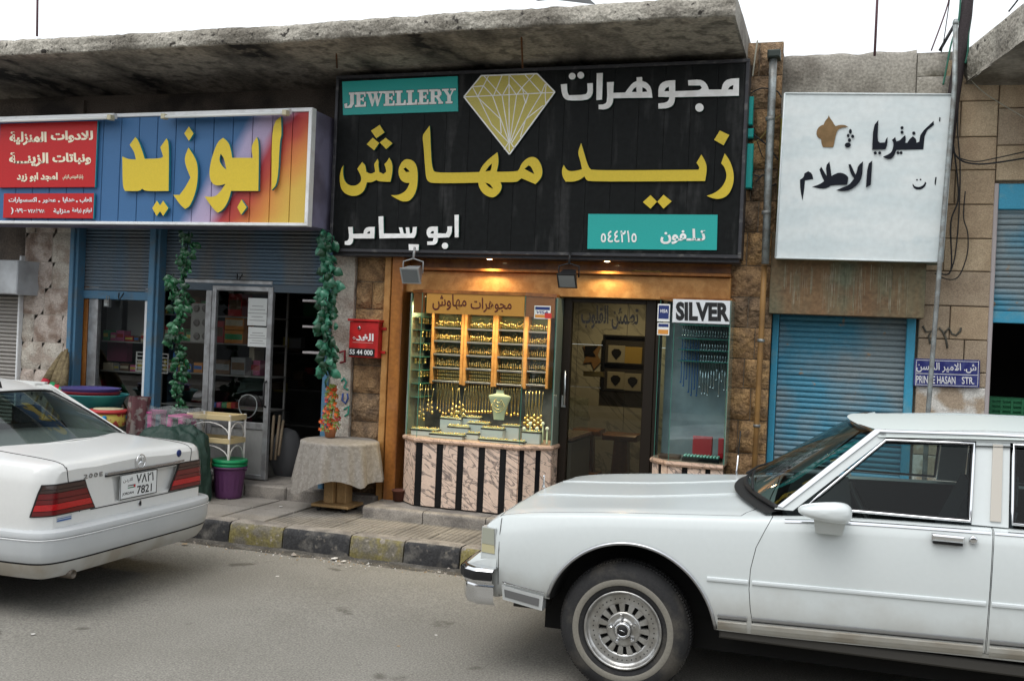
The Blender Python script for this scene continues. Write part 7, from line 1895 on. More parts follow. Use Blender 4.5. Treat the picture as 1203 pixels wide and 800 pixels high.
for far in (False, True):
    bar('windscreen_pillar', paint_c, [(-.255,1.05),(-.165,1.05),(.262,1.435),(.262,1.475),(.20,1.462)], .05, far)
    bar('roof_rail', paint_c, [(.20,1.462),(.262,1.436),(.72,1.450),(1.62,1.462),(2.22,1.44),(2.26,1.49),(1.5,1.515),(.72,1.500)], .05, far)
    bar('centre_pillar', paint_c, [(.655,1.06),(.815,1.06),(.825,1.458),(.675,1.455)], .04, far, out=-.006)
    bar('centre_pillar_panel', mat('pillar_panel', (.50,.47,.42), .5), [(.735,1.085),(.782,1.085),(.792,1.44),(.748,1.44)], .03, far, out=.004)
    bar('rear_pillar', vinyl, [(1.66,1.06),(2.62,1.07),(2.24,1.46),(1.62,1.46)], .05, far)
    # chrome window surrounds
    for wpts in ([(-.105,1.075),(.262,1.425),(.665,1.438),(.648,1.075)], [(.83,1.08),(.838,1.445),(1.60,1.452),(1.66,1.08)]):
        n = len(wpts); sgn = 1 if not far else -1
        pth = [Vector((x, ysd(z, far)-sgn*.003, z)) for x, z in wpts]
        dense = []
        for i in range(n):
            for k in range(6): dense.append(pth[i].lerp(pth[(i+1) % n], k/6))
        MB().tube(dense, .0075, 6, closed=True).build('window_chrome', chrome, c1)
        ctr = sum(dense, Vector())/len(dense); MB().tube([p.lerp(ctr, .022)+Vector((0, sgn*.004, 0)) for p in dense], .007, 6, closed=True).build('window_gasket', black_pl, c1)
        MB().add([Vector((x, ysd(z, far)+sgn*.012, z)) for x, z in wpts], [tuple(range(n))]).build('side_window', g_car, c1, fix=False)
bar('drip_rail', chrome, [(-.24,1.068),(-.215,1.062),(.235,1.466),(.24,1.478),(.21,1.476)], .01, False, out=.010)
bar('drip_rail', chrome, [(.21,1.474),(.235,1.464),(.72,1.482),(1.7,1.495),(1.7,1.504),(.72,1.492)], .01, False, out=.012)
def roof_fn(s_, t_):
    y = YC_+(t_*2-1)*(HW-.185); e = abs(t_*2-1)
    x = .13+2.17*s_
    x0 = .085+.14*e**2; x1 = 2.35-.1*e**2; x = x0+(x1-x0)*s_
    z = 1.458+.022*min(1, s_*3)+.012*math.sin(math.pi*min(1, s_*1.1))+(.022*(1-e**2.6)) - (.02 if s_ > .95 else 0)
    if e > .93: z -= .02*(e-.93)/.07
    return Vector((x, y, z))
MB().grid(roof_fn, 40, 28).build('roof', vinyl, c1)
MB().grid(lambda s_, t_: roof_fn(s_, t_)-Vector((0,0,.035)), 10, 8).build('roof_lining', inter, c1)
# windscreen
def ws_fn(s_, t_, top=(.225,1.458,.10,1.462), bot=(-.235,1.055,-.46,1.085)):
    e = abs(t_*2-1)
    xt = top[2]+(top[0]-top[2])*e**2.2; zt3 = top[3]+(top[1]-top[3])*e**2.5
    xb_ = bot[2]+(bot[0]-bot[2])*e**2.2; zb3 = bot[3]+(bot[1]-bot[3])*e**2.5
    hwt, hwb = HW-.20, HW-.08
    y = YC_+(t_*2-1)*(hwb+(hwt-hwb)*s_)
    return Vector((xb_+(xt-xb_)*s_, y, zb3+(zt3-zb3)*s_+.012*math.sin(math.pi*s_)))
MB().grid(ws_fn, 10, 24).build('windscreen', g_ws, c1)
def edge_path(s0, dz=0, dx=0): return [ws_fn(s0, k/30)+Vector((dx,0,dz)) for k in range(31)]
MB().tube(edge_path(1.0, .004), .011, 6).build('windscreen_chrome', chrome, c1)
MB().tube(edge_path(0.0, .0), .013, 6).build('windscreen_seal', black_pl, c1)
def rw_fn(s_, t_):
    p = ws_fn(s_, t_, (2.25,1.455,2.36,1.475), (2.66,1.075,2.80,1.10)); return p
MB().grid(rw_fn, 8, 20).build('rear_window', g_ws, c1)
# cowl and wipers
MB().grid(lambda s_, t_: Vector((ws_fn(0, t_).x-.075*(1-s_)+.01, ws_fn(0, t_).y, ws_fn(0, t_).z-.012-.02*(1-s_))), 4, 24).build('cowl_vent', black_pl, c1)
for (t0, t1) in ((.18,.46),(.52,.80)):
    a, b = ws_fn(.02, t0)+Vector((-.02,0,.012)), ws_fn(.10, t1)+Vector((-.012,0,.012))
    MB().tube([a, a.lerp(b,.5)+Vector((-.01,0,.006)), b], .006, 6).build('wiper', black_pl, c1)
# inside: dashboard, seats, steering wheel
MB().bbox(-.22, .12, YN+.16, YF-.16, .70, 1.04, .03).build('dashboard', inter, c1)
for (x0, yy) in ((.62, YN+.5), (.62, YF-.5)):
    st_ = MB().hexa([(x0-.5,yy-.30,.62),(x0+.16,yy-.30,.62),(x0+.16,yy+.30,.62),(x0-.5,yy+.30,.62)],[(x0-.5,yy-.29,.80),(x0+.06,yy-.29,.76),(x0+.06,yy+.29,.76),(x0-.5,yy+.29,.80)])
    st_.hexa([(x0,yy-.29,.75),(x0+.16,yy-.29,.75),(x0+.16,yy+.29,.75),(x0,yy+.29,.75)],[(x0+.16,yy-.25,1.13),(x0+.26,yy-.25,1.11),(x0+.26,yy+.25,1.11),(x0+.16,yy+.25,1.13)])
    so_ = st_.build('front_seat', seatm, c1)
    MB().bbox(x0+.18, x0+.28, yy-.14, yy+.14, 1.12, 1.27, .03).build('headrest', seatm, so_)
MB().hexa([(1.62,YN+.18,.62),(1.86,YN+.18,.62),(1.86,YF-.18,.62),(1.62,YF-.18,.62)],[(1.80,YN+.2,1.16),(1.95,YN+.2,1.14),(1.95,YF-.2,1.14),(1.80,YF-.2,1.16)]).build('rear_seat', seatm, c1)
cw = Vector((.20, YN+.46, .99)); ax_ = Vector((-.85,0,-.45)).normalized()
e1 = Vector((0,1,0)); e2 = ax_.cross(e1)
sw_ = MB().tube([cw+e1*.19*math.cos(a)+e2*.19*math.sin(a) for a in [2*math.pi*i/32 for i in range(32)]], .013, 8, closed=True).build('steering_wheel', black_pl, c1)
MB().tube([cw+e1*.18, cw-e1*.18], .012, 6).tube([cw, cw+ax_*.25], .03, 8).build('wheel_spoke', black_pl, sw_)
# mirror
mc = PY(969, 601, YN-.10)
def mir(s_, t_):
    a = s_*2*math.pi; ph = (t_-.5)*math.pi; c = math.cos(ph)**.6; 
    x = math.copysign(abs(math.cos(a))**.7, math.cos(a))*c; z = math.copysign(abs(math.sin(a))**.7, math.sin(a))*c; y = math.sin(ph)
    return Vector((mc.x+x*.125*(1), mc.y+y*.075, mc.z+.0+z*.062*(.72+.28*x)))
mo = MB().grid(mir, 28, 14).build('door_mirror', paint_c, c1)
MB().hexa([(mc.x-.04,YN-.05,mc.z-.115),(mc.x+.085,YN-.05,mc.z-.115),(mc.x+.085,YN+.06,mc.z-.115),(mc.x-.04,YN+.06,mc.z-.115)],[(mc.x-.05,YN-.11,mc.z-.03),(mc.x+.10,YN-.11,mc.z-.03),(mc.x+.10,YN+.04,mc.z-.03),(mc.x-.05,YN+.04,mc.z-.03)]).build('mirror_foot', paint_c, mo)
# door handle and lock
hz = zu(1114, 631, YN)
ho = MB().bbox(xu(1094,631,YN), xu(1133,631,YN), YN-.03, YN+.01, hz-.018, hz+.014, .008).build('door_handle', chrome, d1)
MB().bbox(xu(1096,636,YN), xu(1131,636,YN), YN-.012, YN+.012, hz-.034, hz-.0185, .003).build('handle_recess', black_pl, d1)
MB().lathe((xu(1143.5,634,YN), YN+.012, zu(1143,634,YN)), [(.018,0),(.018,-.018),(.012,-.021),(.001,-.021)], 16, axis='Y').build('lock', chrome, d1)
# aerial on the far wing
q = Vector((-.47, YF-.20, 1.0)); tpz = PY(870, 506, q.y); bq = PY(865, 558, q.y)
MB().tube([bq+Vector((0,0,-.12)), bq, bq.lerp(tpz, .45)], .006, 6).build('aerial_base', chrome, c1)
MB().tube([bq.lerp(tpz, .4), tpz], .0045, 6).build('aerial', black_pl, c1)
# ---- wheel
def wheel(parent, cx_, cyf, cz_, R_t, rim_r, w_, side, ornate):
    """cyf: outer face y; side -1 faces the camera"""
    s_ = side
    def Y(d): return cyf-s_*d       # d into the car
    c = Vector((cx_, cyf, cz_))
    wo = part_empty('wheel', parent, c)
    sw2 = w_
    prof = [(rim_r-.005,.02),(rim_r+.006,.0),(rim_r+.02,-.006),(R_t-.085,-.016),(R_t-.05,-.014),(R_t-.022,.004),(R_t-.006,.025),(R_t,.05),(R_t,w_-.05),(R_t-.02,w_-.01),(rim_r,w_)]
    t = MB().lathe((cx_, cyf, cz_), [(r, -s_*d) for r, d in prof], 72, axis='Y', capb=False, capt=False)
    for k in range(120):
        a = 2*math.pi*k/120
        for (d0, d1, da) in ((.045,.085,.0),(.10,.14,.026)):
            m3 = Matrix.Rotation(-(a+da), 3, 'Y'); b = len(t.v)
            mb = [Vector((R_t-.002, 0, -.0065)), Vector((R_t+.006, 0, -.0055)), Vector((R_t+.006, 0, .0055)), Vector((R_t-.002, 0, .0065))]
            q1_ = [c+m3 @ p+Vector((0, -s_*d0, 0)) for p in mb]; q2_ = [c+m3 @ p+Vector((0, -s_*d1, 0)) for p in mb]
            t.add(q1_+q2_, [(0,1,2,3),(7,6,5,4),(0,4,5,1),(1,5,6,2),(2,6,7,3)])
    t.build('tyre', rubber, wo)
    return wo, c
for (wx, ysd_, s_) in ((AX-.03, YN+.055, -1), (1.98, YN+.055, -1), (AX-.03, YF-.055, 1), (1.98, YF-.055, 1)):
    wo, c = wheel(c1, wx, ysd_, .347, .345, .200, .205, s_, True)
    if s_ == 1: 
        continue
    yo = c.y
    rg = lambda r0, r1, d0, d1: [(r0, d0), (r1, d1)]
    MB().lathe(c, [(.236,-.0155),(.243,-.0185),(.262,-.0190),(.268,-.0165)], 72, axis='Y', capb=False, capt=False).build('whitewall', wwall, wo)
    MB().lathe(c, [(.205,.004),(.207,-.012),(.199,-.014),(.194,-.004),(.186,.014),(.176,.018),(.146,.017),(.134,.019),(.132,.03)], 72, axis='Y', capb=False, capt=False).build('rim', steelw, wo)
    # pierced disc: hub and 14 spokes
    mb = MB().lathe(c, [(.094,.030),(.090,.018),(.078,.016),(.062,.020),(.048,.012),(.045,.004)], 48, axis='Y', capb=False, capt=False)
    for k in range(15):
        a = 2*math.pi*k/15; m3 = Matrix.Rotation(a, 3, 'Y')
        pts0 = [(.090,-.011),(.136,-.0165),(.136,.0165),(.090,.011)]
        q1_ = [c+m3 @ Vector((x, .018-.0*x, z)) for x, z in pts0]; q2_ = [c+m3 @ Vector((x, .040, z*1.05)) for x, z in pts0]
        mb.add(q1_+q2_, [(0,1,2,3),(0,4,5,1),(1,5,6,2),(2,6,7,3),(3,7,4,0)])
    mb.build('wheel_spokes', steelw, wo)
    MB().lathe(c, [(.160,.045),(.001,.045)], 40, axis='Y', capb=False).build('brake_shadow', under, wo)
    mb = MB()
    for k in range(40):
        a = 2*math.pi*k/40; mb.lathe(c+Vector((.162*math.cos(a), .0155, .162*math.sin(a))), [(.0038,.006),(.0038,.001),(.001,.0)], 6, axis='Y')
    o = mb.build('rivets', black_pl, wo)
    for k in range(5):
        a = 2*math.pi*k/5+.5; MB().lathe(c+Vector((.070*math.cos(a), .016, .070*math.sin(a))), [(.012,.0),(.012,-.016),(.007,-.022),(.001,-.022)], 6, axis='Y', smooth=False).build('wheel_nut', chrome, wo)
    MB().lathe(c, [(.044,.006),(.042,-.012),(.034,-.018),(.030,-.014),(.001,-.013)], 32, axis='Y', capb=False).build('hub_cap', chrome, wo)
    MB().lathe(c+Vector((0,-.014,0)), [(.028,0),(.027,-.002),(.001,-.002)], 24, axis='Y').build('hub_badge', black_pl, wo)
    sp_ = [c+Vector((-.014,-.0165,.004)), c+Vector((.014,-.0165,-.004))]
    MB().tube(sp_, .0025, 5).build('hub_emblem', chrome, wo)

# ---------------- white saloon on the left, seen from behind
XR = -4.5; YN2, YF2 = 4.86, 6.60; YC2 = (YN2+YF2)/2; HW2 = (YF2-YN2)/2
c2 = thing('white_rear_saloon_car', 'white saloon at the left edge seen from behind, number plate 7821', 'car', (-6.8, YC2, 0))
ZB2 = [(-9.2,.28),(-8.6,.24),(-5.4,.26),(-4.9,.33),(-4.5,.42)]
ZS2 = [(-9.2,.62),(-9.0,.74),(-8.0,.88),(-7.5,.92),(-6,.96),(-5.4,.965),(-4.9,.958),(-4.62,.948),(-4.53,.936),(-4.5,.905)]
ZT2 = [(-9.2,.64),(-9.0,.78),(-8.0,.93),(-7.7,.95),(-5.5,1.02),(-5.2,1.015),(-4.9,.992),(-4.68,.975),(-4.58,.963),(-4.53,.948),(-4.5,.912)]
def body2(x):
    zb = smooth_tab(ZB2, x); zs = smooth_tab(ZS2, x); ztp = smooth_tab(ZT2, x)
    f = 1.0
    if x > -5.2: f = 1-.05*((x+5.2)/.7)**2
    if x > -4.62: f -= .10*((x+4.62)/.12)**2.2
    if x < -8.4: f = 1-.12*((-8.4-x)/.8)**2
    w_ = HW2*f; mid = (zb+zs)/2
    cab_ = -7.4 < x < -5.72
    half = [(0,zb),(w_-.12,zb),(w_-.03,zb+.03),(w_-.005,zb+.12),(w_,mid),(w_-.008,zs-.12),(w_-.022,zs-.05),(w_-.042,zs-.016),(w_-.07,zs)]
    if cab_: half += [(w_-.10,zs+.004),(w_-.13,zs-.01),(w_-.14,.55),(w_-.3,.5),(0,.5)]
    else: half += [(w_-.13,zs+.3*(ztp-zs)),(w_-.22,zs+.65*(ztp-zs)),(w_-.36,ztp-.008),(w_-.55,ztp),(0,ztp+.006)]
    return [(YC2-y, z) for y, z in half]+[(YC2+y, z) for y, z in half[-2:0:-1]]
xs2_ = [-9.2,-9.1,-9.0]+[-8.9+.12*i for i in range(12)]+[-7.401,-7.399]+[-7.35+.12*i for i in range(14)]+[-5.721,-5.719]+[-5.65+.06*i for i in range(16)]+[-4.70,-4.66,-4.62,-4.60,-4.58,-4.565,-4.55,-4.54,-4.53,-4.52,-4.51,-4.505,-4.5]
xs2_ = sorted(set(round(x, 4) for x in xs2_))
b2 = loft(xs2_, body2).build('body', [paint_m, under, inter], c2); off2 = ORG[c2.name]
b2.parent = None; b2.data.transform(Matrix.Translation(off2)); b2.location = (0,0,0)
for ax in (-5.38, -8.2):
    for (y0, y1) in ((YN2-.1, YN2+.3), (YF2-.3, YF2+.1)):
        cu = cyl_cut(ax, .33, .365, y0, y1); bool_apply(b2, cu, 'DIFFERENCE'); bpy.data.objects.remove(cu)
# plate recess in the rear face
zpl0, zpl1 = zu_r(0,0) if False else .64, .815
rc0, rc1 = PX(131,575,XR).y, PX(212,560,XR).y
cu = MB().hexa([(XR-.035,rc0+.05,.655),(XR+.05,rc0+.02,.645),(XR+.05,rc1+.0,.645),(XR-.035,rc1-.05,.655)],[(XR-.035,rc0+.01,.812),(XR+.05,rc0-.02,.822),(XR+.05,rc1+.02,.822),(XR-.035,rc1-.01,.812)]).build('cut', under, None, origin=(0,0,0))
bool_apply(b2, cu, 'DIFFERENCE'); bpy.data.objects.remove(cu)
def mk2(c, n):
    for ax in (-5.38, -8.2):
        d = math.hypot(c.x-ax, c.z-.33)
        if XR-.04 < c.x < XR-.001 and .64 < c.z < .83 and abs(c.y-YC2) < .5: return 0
        if d < .367 and abs(abs(c.y-YC2)-(HW2-.30)) < .01 and abs(n.y) > .9: return 1
        if abs(d-.365) < .006 and abs(n.y) < .3: return 1
    if -7.42 < c.x < -5.7 and .45 < c.z < .90 and abs(c.y-YC2) < HW2-.12: return 2
    if n.z < -.8: return 1
split_mat(b2, mk2); sharpen(b2, .5); b2.parent = c2; b2.data.transform(Matrix.Translation(-off2)); b2.location = (0,0,0); ORG[b2.name] = off2
# surface point helpers: outline of the tail in plan at height z
def tail_path(z, o_=0):
    """plan points from mid rear face round the near corner forwards, with outward normals"""
    pts = []
    for x in reversed([q for q in xs2_ if q >= -5.2]):
        r = body2(x)[:9]; y = None
        for (ya, za), (yb_2, zb_2) in zip(r[1:], r[2:]):
            if min(za, zb_2)-1e-9 <= z <= max(za, zb_2)+1e-9 and abs(zb_2-za) > 1e-9: y = ya+(yb_2-ya)*(z-za)/(zb_2-za); break
        if y is None: y = r[5][0] if z < r[-1][1] else r[-1][0]
        pts.append(Vector((x, y)))
    pts = [Vector((XR, YC2)), Vector((XR, YC2-.4))]+pts
    return pts
def at_path(pts, d, o_):
    """walk distance d from the rear corner; negative towards the middle of the rear face"""
    # corner = first body point
    i0 = 2
    if d < 0:
        return Vector((pts[2].x+o_, pts[2].y-d))
    i = i0
    while i < len(pts)-2 and d > (pts[i+1]-pts[i]).length: d -= (pts[i+1]-pts[i]).length; i += 1
    t = (pts[i+1]-pts[i]).normalized(); p = pts[i]+t*d; n = Vector((-t.y, t.x))
    if n.dot(Vector((1,-1))) < 0: n = -n
    # blend normal near the corner
    return p+n*o_
def tail_patch(z0f, z1f, d0f, d1f, o_, name, m_, parent, mirror=False, n=18, m2=4):
    """patch wrapping the corner; d0f,d1f give start/end distance as function of t (0 bottom, 1 top)"""
    mb = MB()
    def pt(s_, t_, oo):
        z = z0f+(z1f-z0f)*t_; P_ = tail_path(z); d = d0f(t_)+(d1f(t_)-d0f(t_))*s_; q = at_path(P_, d, oo)
        y = q.y if not mirror else 2*YC2-q.y
        return Vector((q.x, y, z))
    mb.grid(lambda s_, t_: pt(s_, t_, o_), n, m2)
    for edge in (lambda s_, t_: pt(s_, 0, o_*t_), lambda s_, t_: pt(s_, 1, o_*t_), lambda s_, t_: pt(0, s_, o_*t_), lambda s_, t_: pt(1, s_, o_*t_)): mb.grid(edge, n if True else m2, 1, False)
    return mb.build(name, m_, parent)
red_l = mat('red_tail_lens', (.42,.012,.015), .12, grain=.1, spec=.7); redd = mat('dark_red_lens', (.13,.008,.010), .15, spec=.7); amb = mat('smoked_amber_lens', (.045,.025,.022), .15, spec=.7); blk = mat('lamp_dark_rim', (.02,.018,.018), .3)
for mir_ in (False, True):
    lo = (lambda t: -.36+.115*t-(.0)) ; hi = lambda t: .20+.0*t
    tl = tail_patch(.640, .835, lambda t: -.365+.12*t, lambda t: .13-.045*t, .006, 'tail_lamp', blk, c2, mir_)
    for (z0, z1, m_) in ((.648,.672,redd),(.676,.714,red_l),(.718,.742,redd),(.746,.780,red_l if False else redd),(.784,.800,amb),(.804,.828,amb)):
        fr0 = (z0-.64)/.195; fr1 = (z1-.64)/.195
        tail_patch(z0, z1, lambda t: -.352+.12*(fr0+(fr1-fr0)*t), lambda t: .12-.045*(fr0+(fr1-fr0)*t), .011, 'lens_band', m_, tl, mir_)
# body bumper in pale grey plastic
bump_m = mat('pale_grey_bumper', (.50,.52,.53), .4, var=(.46,.48,.49), vscale=2)
def bpath(o_):
    pts = [(XR+.10, YC2), (XR+.10, YN2+.36), (XR+.085, YN2+.17), (XR+.06, YN2+.085), (XR+.02, YN2+.03), (XR-.05, YN2-.002), (XR-.2, YN2-.016), (XR-.56, YN2-.018)]
    full = [(x, 2*YC2-y) for x, y in pts[::-1]][:-1]+pts
    return [Vector(p) for p in full]
base = bpath(0); dn = []
for i in range(len(base)-1):
    k = 6
    for j in range(k): dn.append(base[i].lerp(base[i+1], j/k))
dn.append(base[-1])
for _ in range(3): dn = [dn[0]]+[(dn[i-1]+dn[i]*2+dn[i+1])/4 for i in range(1, len(dn)-1)]+[dn[-1]]
def nrm2(i):
    t = (dn[min(i+1, len(dn)-1)]-dn[max(i-1, 0)]).normalized(); n = Vector((-t.y, t.x))
    if n.dot(dn[i]-Vector((XR-.6, YC2))) < 0: n = -n
    return n
def bumper(prof, name, m_, parent):
    mb = MB(); n = len(dn); vs = []
    for d, z in prof:
        for i in range(n):
            q = dn[i]+nrm2(i)*d; vs.append((q.x, q.y, z))
    mb.add(vs, [(j*n+i, j*n+i+1, (j+1)*n+i+1, (j+1)*n+i) for j in range(len(prof)-1) for i in range(n-1)], True); return mb.build(name, m_, parent, angle=.5)
rbm = bumper([(-.10,.562),(-.02,.560),(-.004,.552),(.002,.535),(.0,.518),(-.010,.512),(-.012,.505)], 'rear_bumper', bump_m, c2)
bumper([(-.012,.505),(-.002,.498),(-.004,.42),(-.02,.372),(-.024,.366)], 'bumper_face', bump_m, rbm)
bumper([(-.030,.366),(-.030,.360),(-.030,.355)], 'bumper_gap', seam, rbm)
bumper([(-.024,.356),(-.040,.31),(-.075,.262),(-.10,.255)], 'bumper_lower', mat('bumper_dusty', (.46,.46,.44), .5, var=(.34,.31,.26), vscale=3), rbm)
bumper([(.0025,.513),(.006,.509),(.002,.504)], 'bumper_strip', mat('bumper_light_strip', (.62,.63,.63), .35), rbm)
# lower rear panel line between boot and bumper
def seam_line(pts, parent, r=.0035, m_=seam, name='panel_gap'): return MB().tube(pts, r, 5).build(name, m_, parent)
xr = XR+.001
bl_, br_ = PX(106,602,XR).y, PX(236,573,XR).y
seam_line([Vector((xr, bl_, .634)), Vector((xr, YC2, .632)), Vector((xr, br_, .634))], b2)
# boot side seams up the rear face and along the deck
for s_ in (-1, 1):
    pts = [Vector((xr, YC2+s_*(HW2-.36), .634)), Vector((xr, YC2+s_*(HW2-.25), .835))]
    pts += [Vector((xr, YC2+s_*(HW2-.238), .900)), Vector((XR-.004, YC2+s_*(HW2-.236), .926))]
    for x in [-4.515,-4.53,-4.56,-4.60,-4.66,-4.75,-4.9,-5.1,-5.3]:
        r = body2(x); y = HW2-.235; zz_ = None
        half = [(YC2-a, b) for a, b in r[:14]]
        for (ya, za), (yb_2, zb_2) in zip(half[7:], half[8:]):
            if yb_2 <= y <= ya: zz_ = za+(zb_2-za)*(y-ya)/(yb_2-ya+1e-9)
        if zz_ is None: zz_ = smooth_tab(ZS2, x)
        pts.append(Vector((x, YC2+s_*y, zz_+.001)))
    seam_line(pts, b2, .0028)
# lamp-top seam at the near corner
# handle strip, badge, star, plate, keyhole
hs0, hs1 = PX(123,561,XR).y, PX(209,547,XR).y
MB().bbox(XR-.002, XR+.018, hs0, hs1, .836, .852, .004).build('boot_handle_strip', mat('strip_chrome', (.40,.41,.42), .25, .8), c2)
MB().box(XR-.002, XR+.010, hs0, hs1, .826, .8355).build('strip_shadow', seam, c2)
sc_ = PX(164,542,XR); sc_.x = XR+.012; R_s = .046
sc_.z = .893
em = MB().tube([sc_+Vector((-.0*math.sin(a), R_s*math.cos(a), R_s*math.sin(a))) for a in [2*math.pi*i/36 for i in range(36)]], .0038, 8, closed=True)
em = em.build('boot_emblem', chrome, c2)
for a in (90, 210, 330):
    a = math.radians(a); d = Vector((0, math.cos(a), math.sin(a))); e = Vector((0, -math.sin(a), math.cos(a)))
    MB().add([sc_+e*.006, sc_+d*R_s*.97, sc_-e*.006, sc_+Vector((.006,0,0))], [(0,1,3),(1,2,3),(0,2,1),(0,3,2)]).build('emblem_ray', chrome, em)
def rq(y0, y1, z0, z1, x=XR): return [(x, y0, z1), (x, y1, z1), (x, y1, z0), (x, y0, z0)]
NX = Vector((1,0,0))
text('model_lettering', '200E', rq(PX(98,563,XR).y, PX(120,560,XR).y, .838, .866, XR+.001), .004, MT['strip_chrome'], c2, bold=.02, nrm=NX, sp=1.3)
text('script_lettering', 'ﺭﺎﻤﻏ', rq(PX(204,547,XR).y, PX(216,545,XR).y, .838, .856, XR+.001), .004, MT['strip_chrome'], c2, bold=.02, nrm=NX) if False else MB().box(XR, XR+.004, PX(205,547,XR).y, PX(216,545,XR).y, .842, .853).build('dealer_badge', MT['strip_chrome'], c2)
q = PX(210,537,XR); MB().lathe((XR-.001, q.y, .905), [(.026,0),(.026,.004),(.001,.004)], 24, axis='X').build('blue_sticker', navy, c2)
q = PX(164,593,XR); MB().lathe((XR-.001, q.y, .603), [(.016,0),(.016,.004),(.010,.006),(.001,.003)], 18, axis='X').build('boot_lock', black_pl, c2)
MB().tube([Vector((XR+.004, q.y+.018*math.cos(a), .603+.018*math.sin(a))) for a in [1+4.6*i/12 for i in range(13)]], .003, 5).build('lock_cover', chrome, c2)
# number plate
py0, py1 = PX(140,561,XR).y, PX(183,553,XR).y; pz0, pz1 = .655, .822
pl = MB().bbox(XR+.006, XR+.012, py0, py1, pz0, pz1, .002).build('number_plate', mat('plate_white', (.72,.74,.74), .4), c2)
xp_ = XR+.0121; W_ = py1-py0; H_ = pz1-pz0
pr_ = lambda f0, f1, g0, g1: rq(py0+W_*f0, py0+W_*f1, pz0+H_*g0, pz0+H_*g1, xp_)
text('plate_digits', '7821', pr_(.45,.86,.10,.44), .001, black_pl, pl, bold=.015, nrm=NX)
text('plate_digits', '٧٨٢١', pr_(.42,.90,.54,.92), .001, black_pl, pl, bold=.01, nrm=NX)
text('plate_country', 'JORDAN', pr_(.06,.36,.14,.27), .001, black_pl, pl, bold=.01, nrm=NX)
text('plate_country', arab('الاردن'), pr_(.07,.32,.66,.84), .001, black_pl, pl, bold=.0, nrm=NX)
for k, c_ in enumerate(((.02,.02,.02),(.7,.7,.7),(.01,.15,.06))):
    MB().box(XR+.012, XR+.0128, py0+W_*.20, py0+W_*.40, pz0+H_*(.50-.045*k), pz0+H_*(.54-.045*k)).build('plate_flag', mat('flag_%d' % k, c_, .5), pl)
MB().prism([(XR+.0128, py0+W_*.40, pz0+H_*.54),(XR+.0128, py0+W_*.34, pz0+H_*.475),(XR+.0128, py0+W_*.40, pz0+H_*.41)], (.0006,0,0)).build('plate_flag', mat('flag_red', (.5,.02,.03), .5), pl)
for a, b, c, d in ((py0,py1,pz0,pz0+.005),(py0,py1,pz1-.005,pz1),(py0,py0+.005,pz0+.005,pz1-.005),(py1-.005,py1,pz0+.005,pz1-.005)): MB().box(XR+.012, XR+.0135, a, b, c, d).build('plate_border', seam, pl)
# side sticker below the near lamp
pstk = at_path(tail_path(.60), .0, .004)
qa, qb = PX(75,616,XR).y, PX(94,612,XR).y
qa = pstk.y+.01; st2 = MB().box(XR, XR+.003, qa+.02, qa+.15, .598, .630).build('rear_sticker', mat('sticker_silver', (.45,.48,.5), .4), c2)
MB().box(XR+.003, XR+.0036, qa+.025, qa+.145, .601, .610).box(XR+.003, XR+.0036, qa+.025, qa+.145, .616, .620).build('sticker_print', mat('blue_print', (.03,.10,.30), .4), st2)
# exhaust
p = Vector((XR+.03, YN2+.27, .262)); MB().lathe(p, [(.028,-.2),(.028,.02),(.022,.02),(.022,-.15)], 16, axis='X').build('exhaust_pipe', mat('brown_exhaust', (.13,.11,.09), .5, .6), c2)
MB().box(-8.8, -4.75, YN2+.3, YF2-.3, .18, .4).build('underbody', under, c2)
for ax in (-5.38, -8.2):
    for (yy, s_) in ((YN2+.03, -1), (YF2-.03, 1)):
        wo, c = wheel(c2, ax, yy, .317, .315, .20, .19, s_, False)
        MB().lathe(c, [(.205,s_*-.0),(.19,s_*-.012),(.06,s_*-.004),(.04,s_*.012),(.001,s_*.012)], 40, axis='Y', capb=False).build('wheel_cover', steelw, wo)
# cabin
def cab2(t_top, y):  pass
rtop = 1.405
def roof2(s_, t_):
    e = abs(t_*2-1); x0, x1 = -7.05+.12*e*e, -5.595-.19*e*e; x = x0+(x1-x0)*s_
    z = 1.345-.075*max(0, (s_-.55)/.45)**2-.02*max(0, (.2-s_)/.2)+.045*(1-e**2.4); 
    return Vector((x, YC2+(t_*2-1)*(HW2-.24), z))
MB().grid(roof2, 24, 20).build('roof', paint_m, c2)
def rwin(s_, t_):
    e = abs(t_*2-1); xb_ = -5.0-.20*e**2; xt = -5.59-.19*e*e; zb3 = 1.005-.025*e; zt3 = 1.312-.04*e**2.4
    hwb, hwt = HW2-.13, HW2-.25
    return Vector((xb_+(xt-xb_)*s_, YC2+(t_*2-1)*(hwb+(hwt-hwb)*s_), zb3+(zt3-zb3)*s_+.012*math.sin(math.pi*s_)))
MB().grid(rwin, 10, 20).build('rear_window', g_rear, c2)
per = [rwin(0, k/20) for k in range(21)]+[rwin(k/8, 1) for k in range(1, 9)]+[rwin(1, 1-k/20) for k in range(1, 21)]+[rwin(1-k/8, 0) for k in range(1, 8)]
MB().tube(per, .012, 6, closed=True).build('window_seal', black_pl, c2)
MB().tube([p+Vector((.006,0,.006)) for p in per], .006, 5, closed=True).build('window_trim', paint_m, c2)
def wsc(s_, t_):
    e = abs(t_*2-1); xb_ = -7.72+.15*e*e; xt = -7.07+.1*e*e
    return Vector((xb_+(xt-xb_)*s_, YC2+(t_*2-1)*(HW2-.14-.10*s_), .97+(1.40-.97-.035*e**2)*s_))
MB().grid(wsc, 8, 16).build('windscreen', g_car, c2)
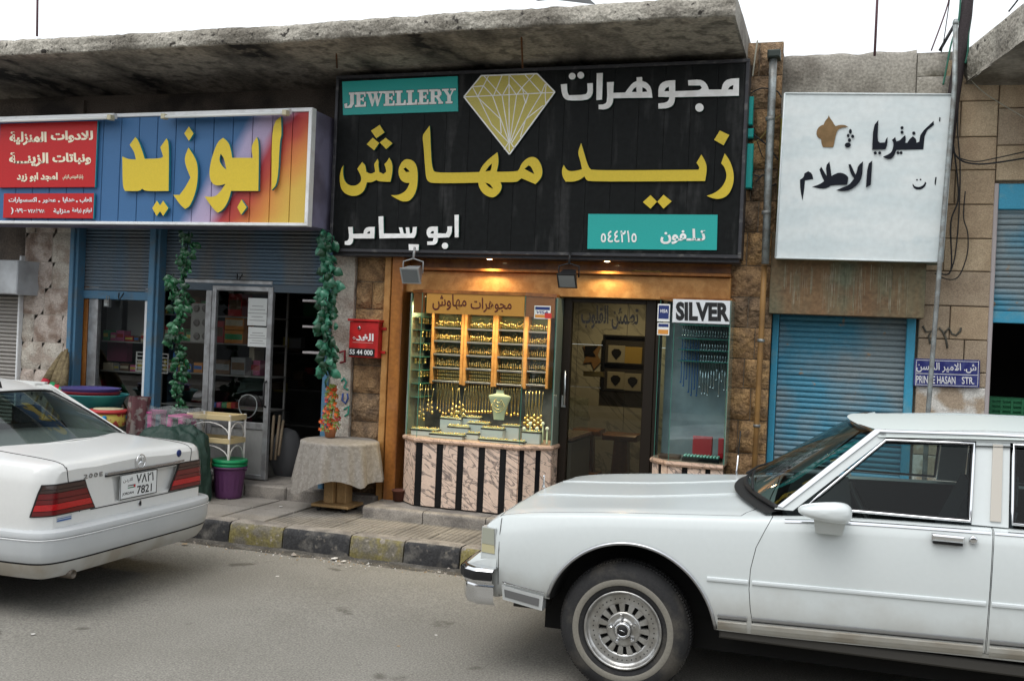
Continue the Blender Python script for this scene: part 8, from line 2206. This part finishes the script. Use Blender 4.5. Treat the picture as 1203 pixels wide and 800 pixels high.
for s2 in (-1, 1):
    ys = lambda z: YC2+s2*(HW2-.10-(z-.96)*.33)
    def q4(pts, nm, m_, th=.03):
        a = [Vector((x, ys(z), z)) for x, z in pts]; b = [p-Vector((0, s2*th, 0)) for p in a]; n = len(pts)
        MB().add(a+b, [tuple(range(n)), tuple(range(n, 2*n))]+[(i, (i+1) % n, n+(i+1) % n, n+i) for i in range(n)]).build(nm, m_, c2)
    q4([(-5.20,.955),(-5.16,.965),(-5.82,1.325),(-5.95,1.33),(-5.70,.965)], 'rear_pillar', paint_m)
    q4([(-7.70,.95),(-7.58,.96),(-7.0,1.31),(-7.0,1.35),(-7.08,1.34)], 'front_pillar', paint_m)
    q4([(-7.0,1.305),(-5.88,1.315),(-5.84,1.342),(-7.0,1.35)], 'roof_rail', paint_m)
    q4([(-6.55,.96),(-6.48,.96),(-6.45,1.31),(-6.52,1.31)], 'centre_pillar', black_pl)
    q4([(-7.55,.97),(-7.02,1.30),(-6.53,1.305),(-6.56,.97)], 'side_window', g_car, .001); q4([(-6.47,.97),(-6.44,1.305),(-5.96,1.31),(-5.72,.97)], 'side_window', g_car, .001)
MB().grid(lambda s_, t_: Vector((-5.70+.62*s_, YN2+.16+(YF2-YN2-.32)*t_, .985)), 6, 8).build('parcel_shelf', mat('parcel_shelf', (.06,.06,.058), .8), c2)
for yy in (YC2-.42, YC2+.42):
    so_ = MB().bbox(-5.92, -5.80, yy-.34, yy+.34, .5, 1.04, .04).build('rear_seat', seatm, c2); MB().bbox(-5.88, -5.80, yy-.12, yy+.12, 1.045, 1.17, .03).build('headrest', seatm, so_)
    so_ = MB().bbox(-6.85, -6.70, yy-.27, yy+.27, .5, 1.08, .04).build('front_seat', seatm, c2); MB().bbox(-6.82, -6.72, yy-.13, yy+.13, 1.085, 1.24, .03).build('headrest', seatm, so_)
MB().box(-5.5, -5.44, YC2-.05, YC2+.05, .99, 1.01).build('shelf_item', mat('yellow_item', (.4,.3,.05), .6), c2)
# roof aerial stub
p = Vector((-5.68, YC2, 1.325)); MB().lathe(p, [(.02,0),(.006,.05),(.001,.055)], 8).build('aerial', black_pl, c2)
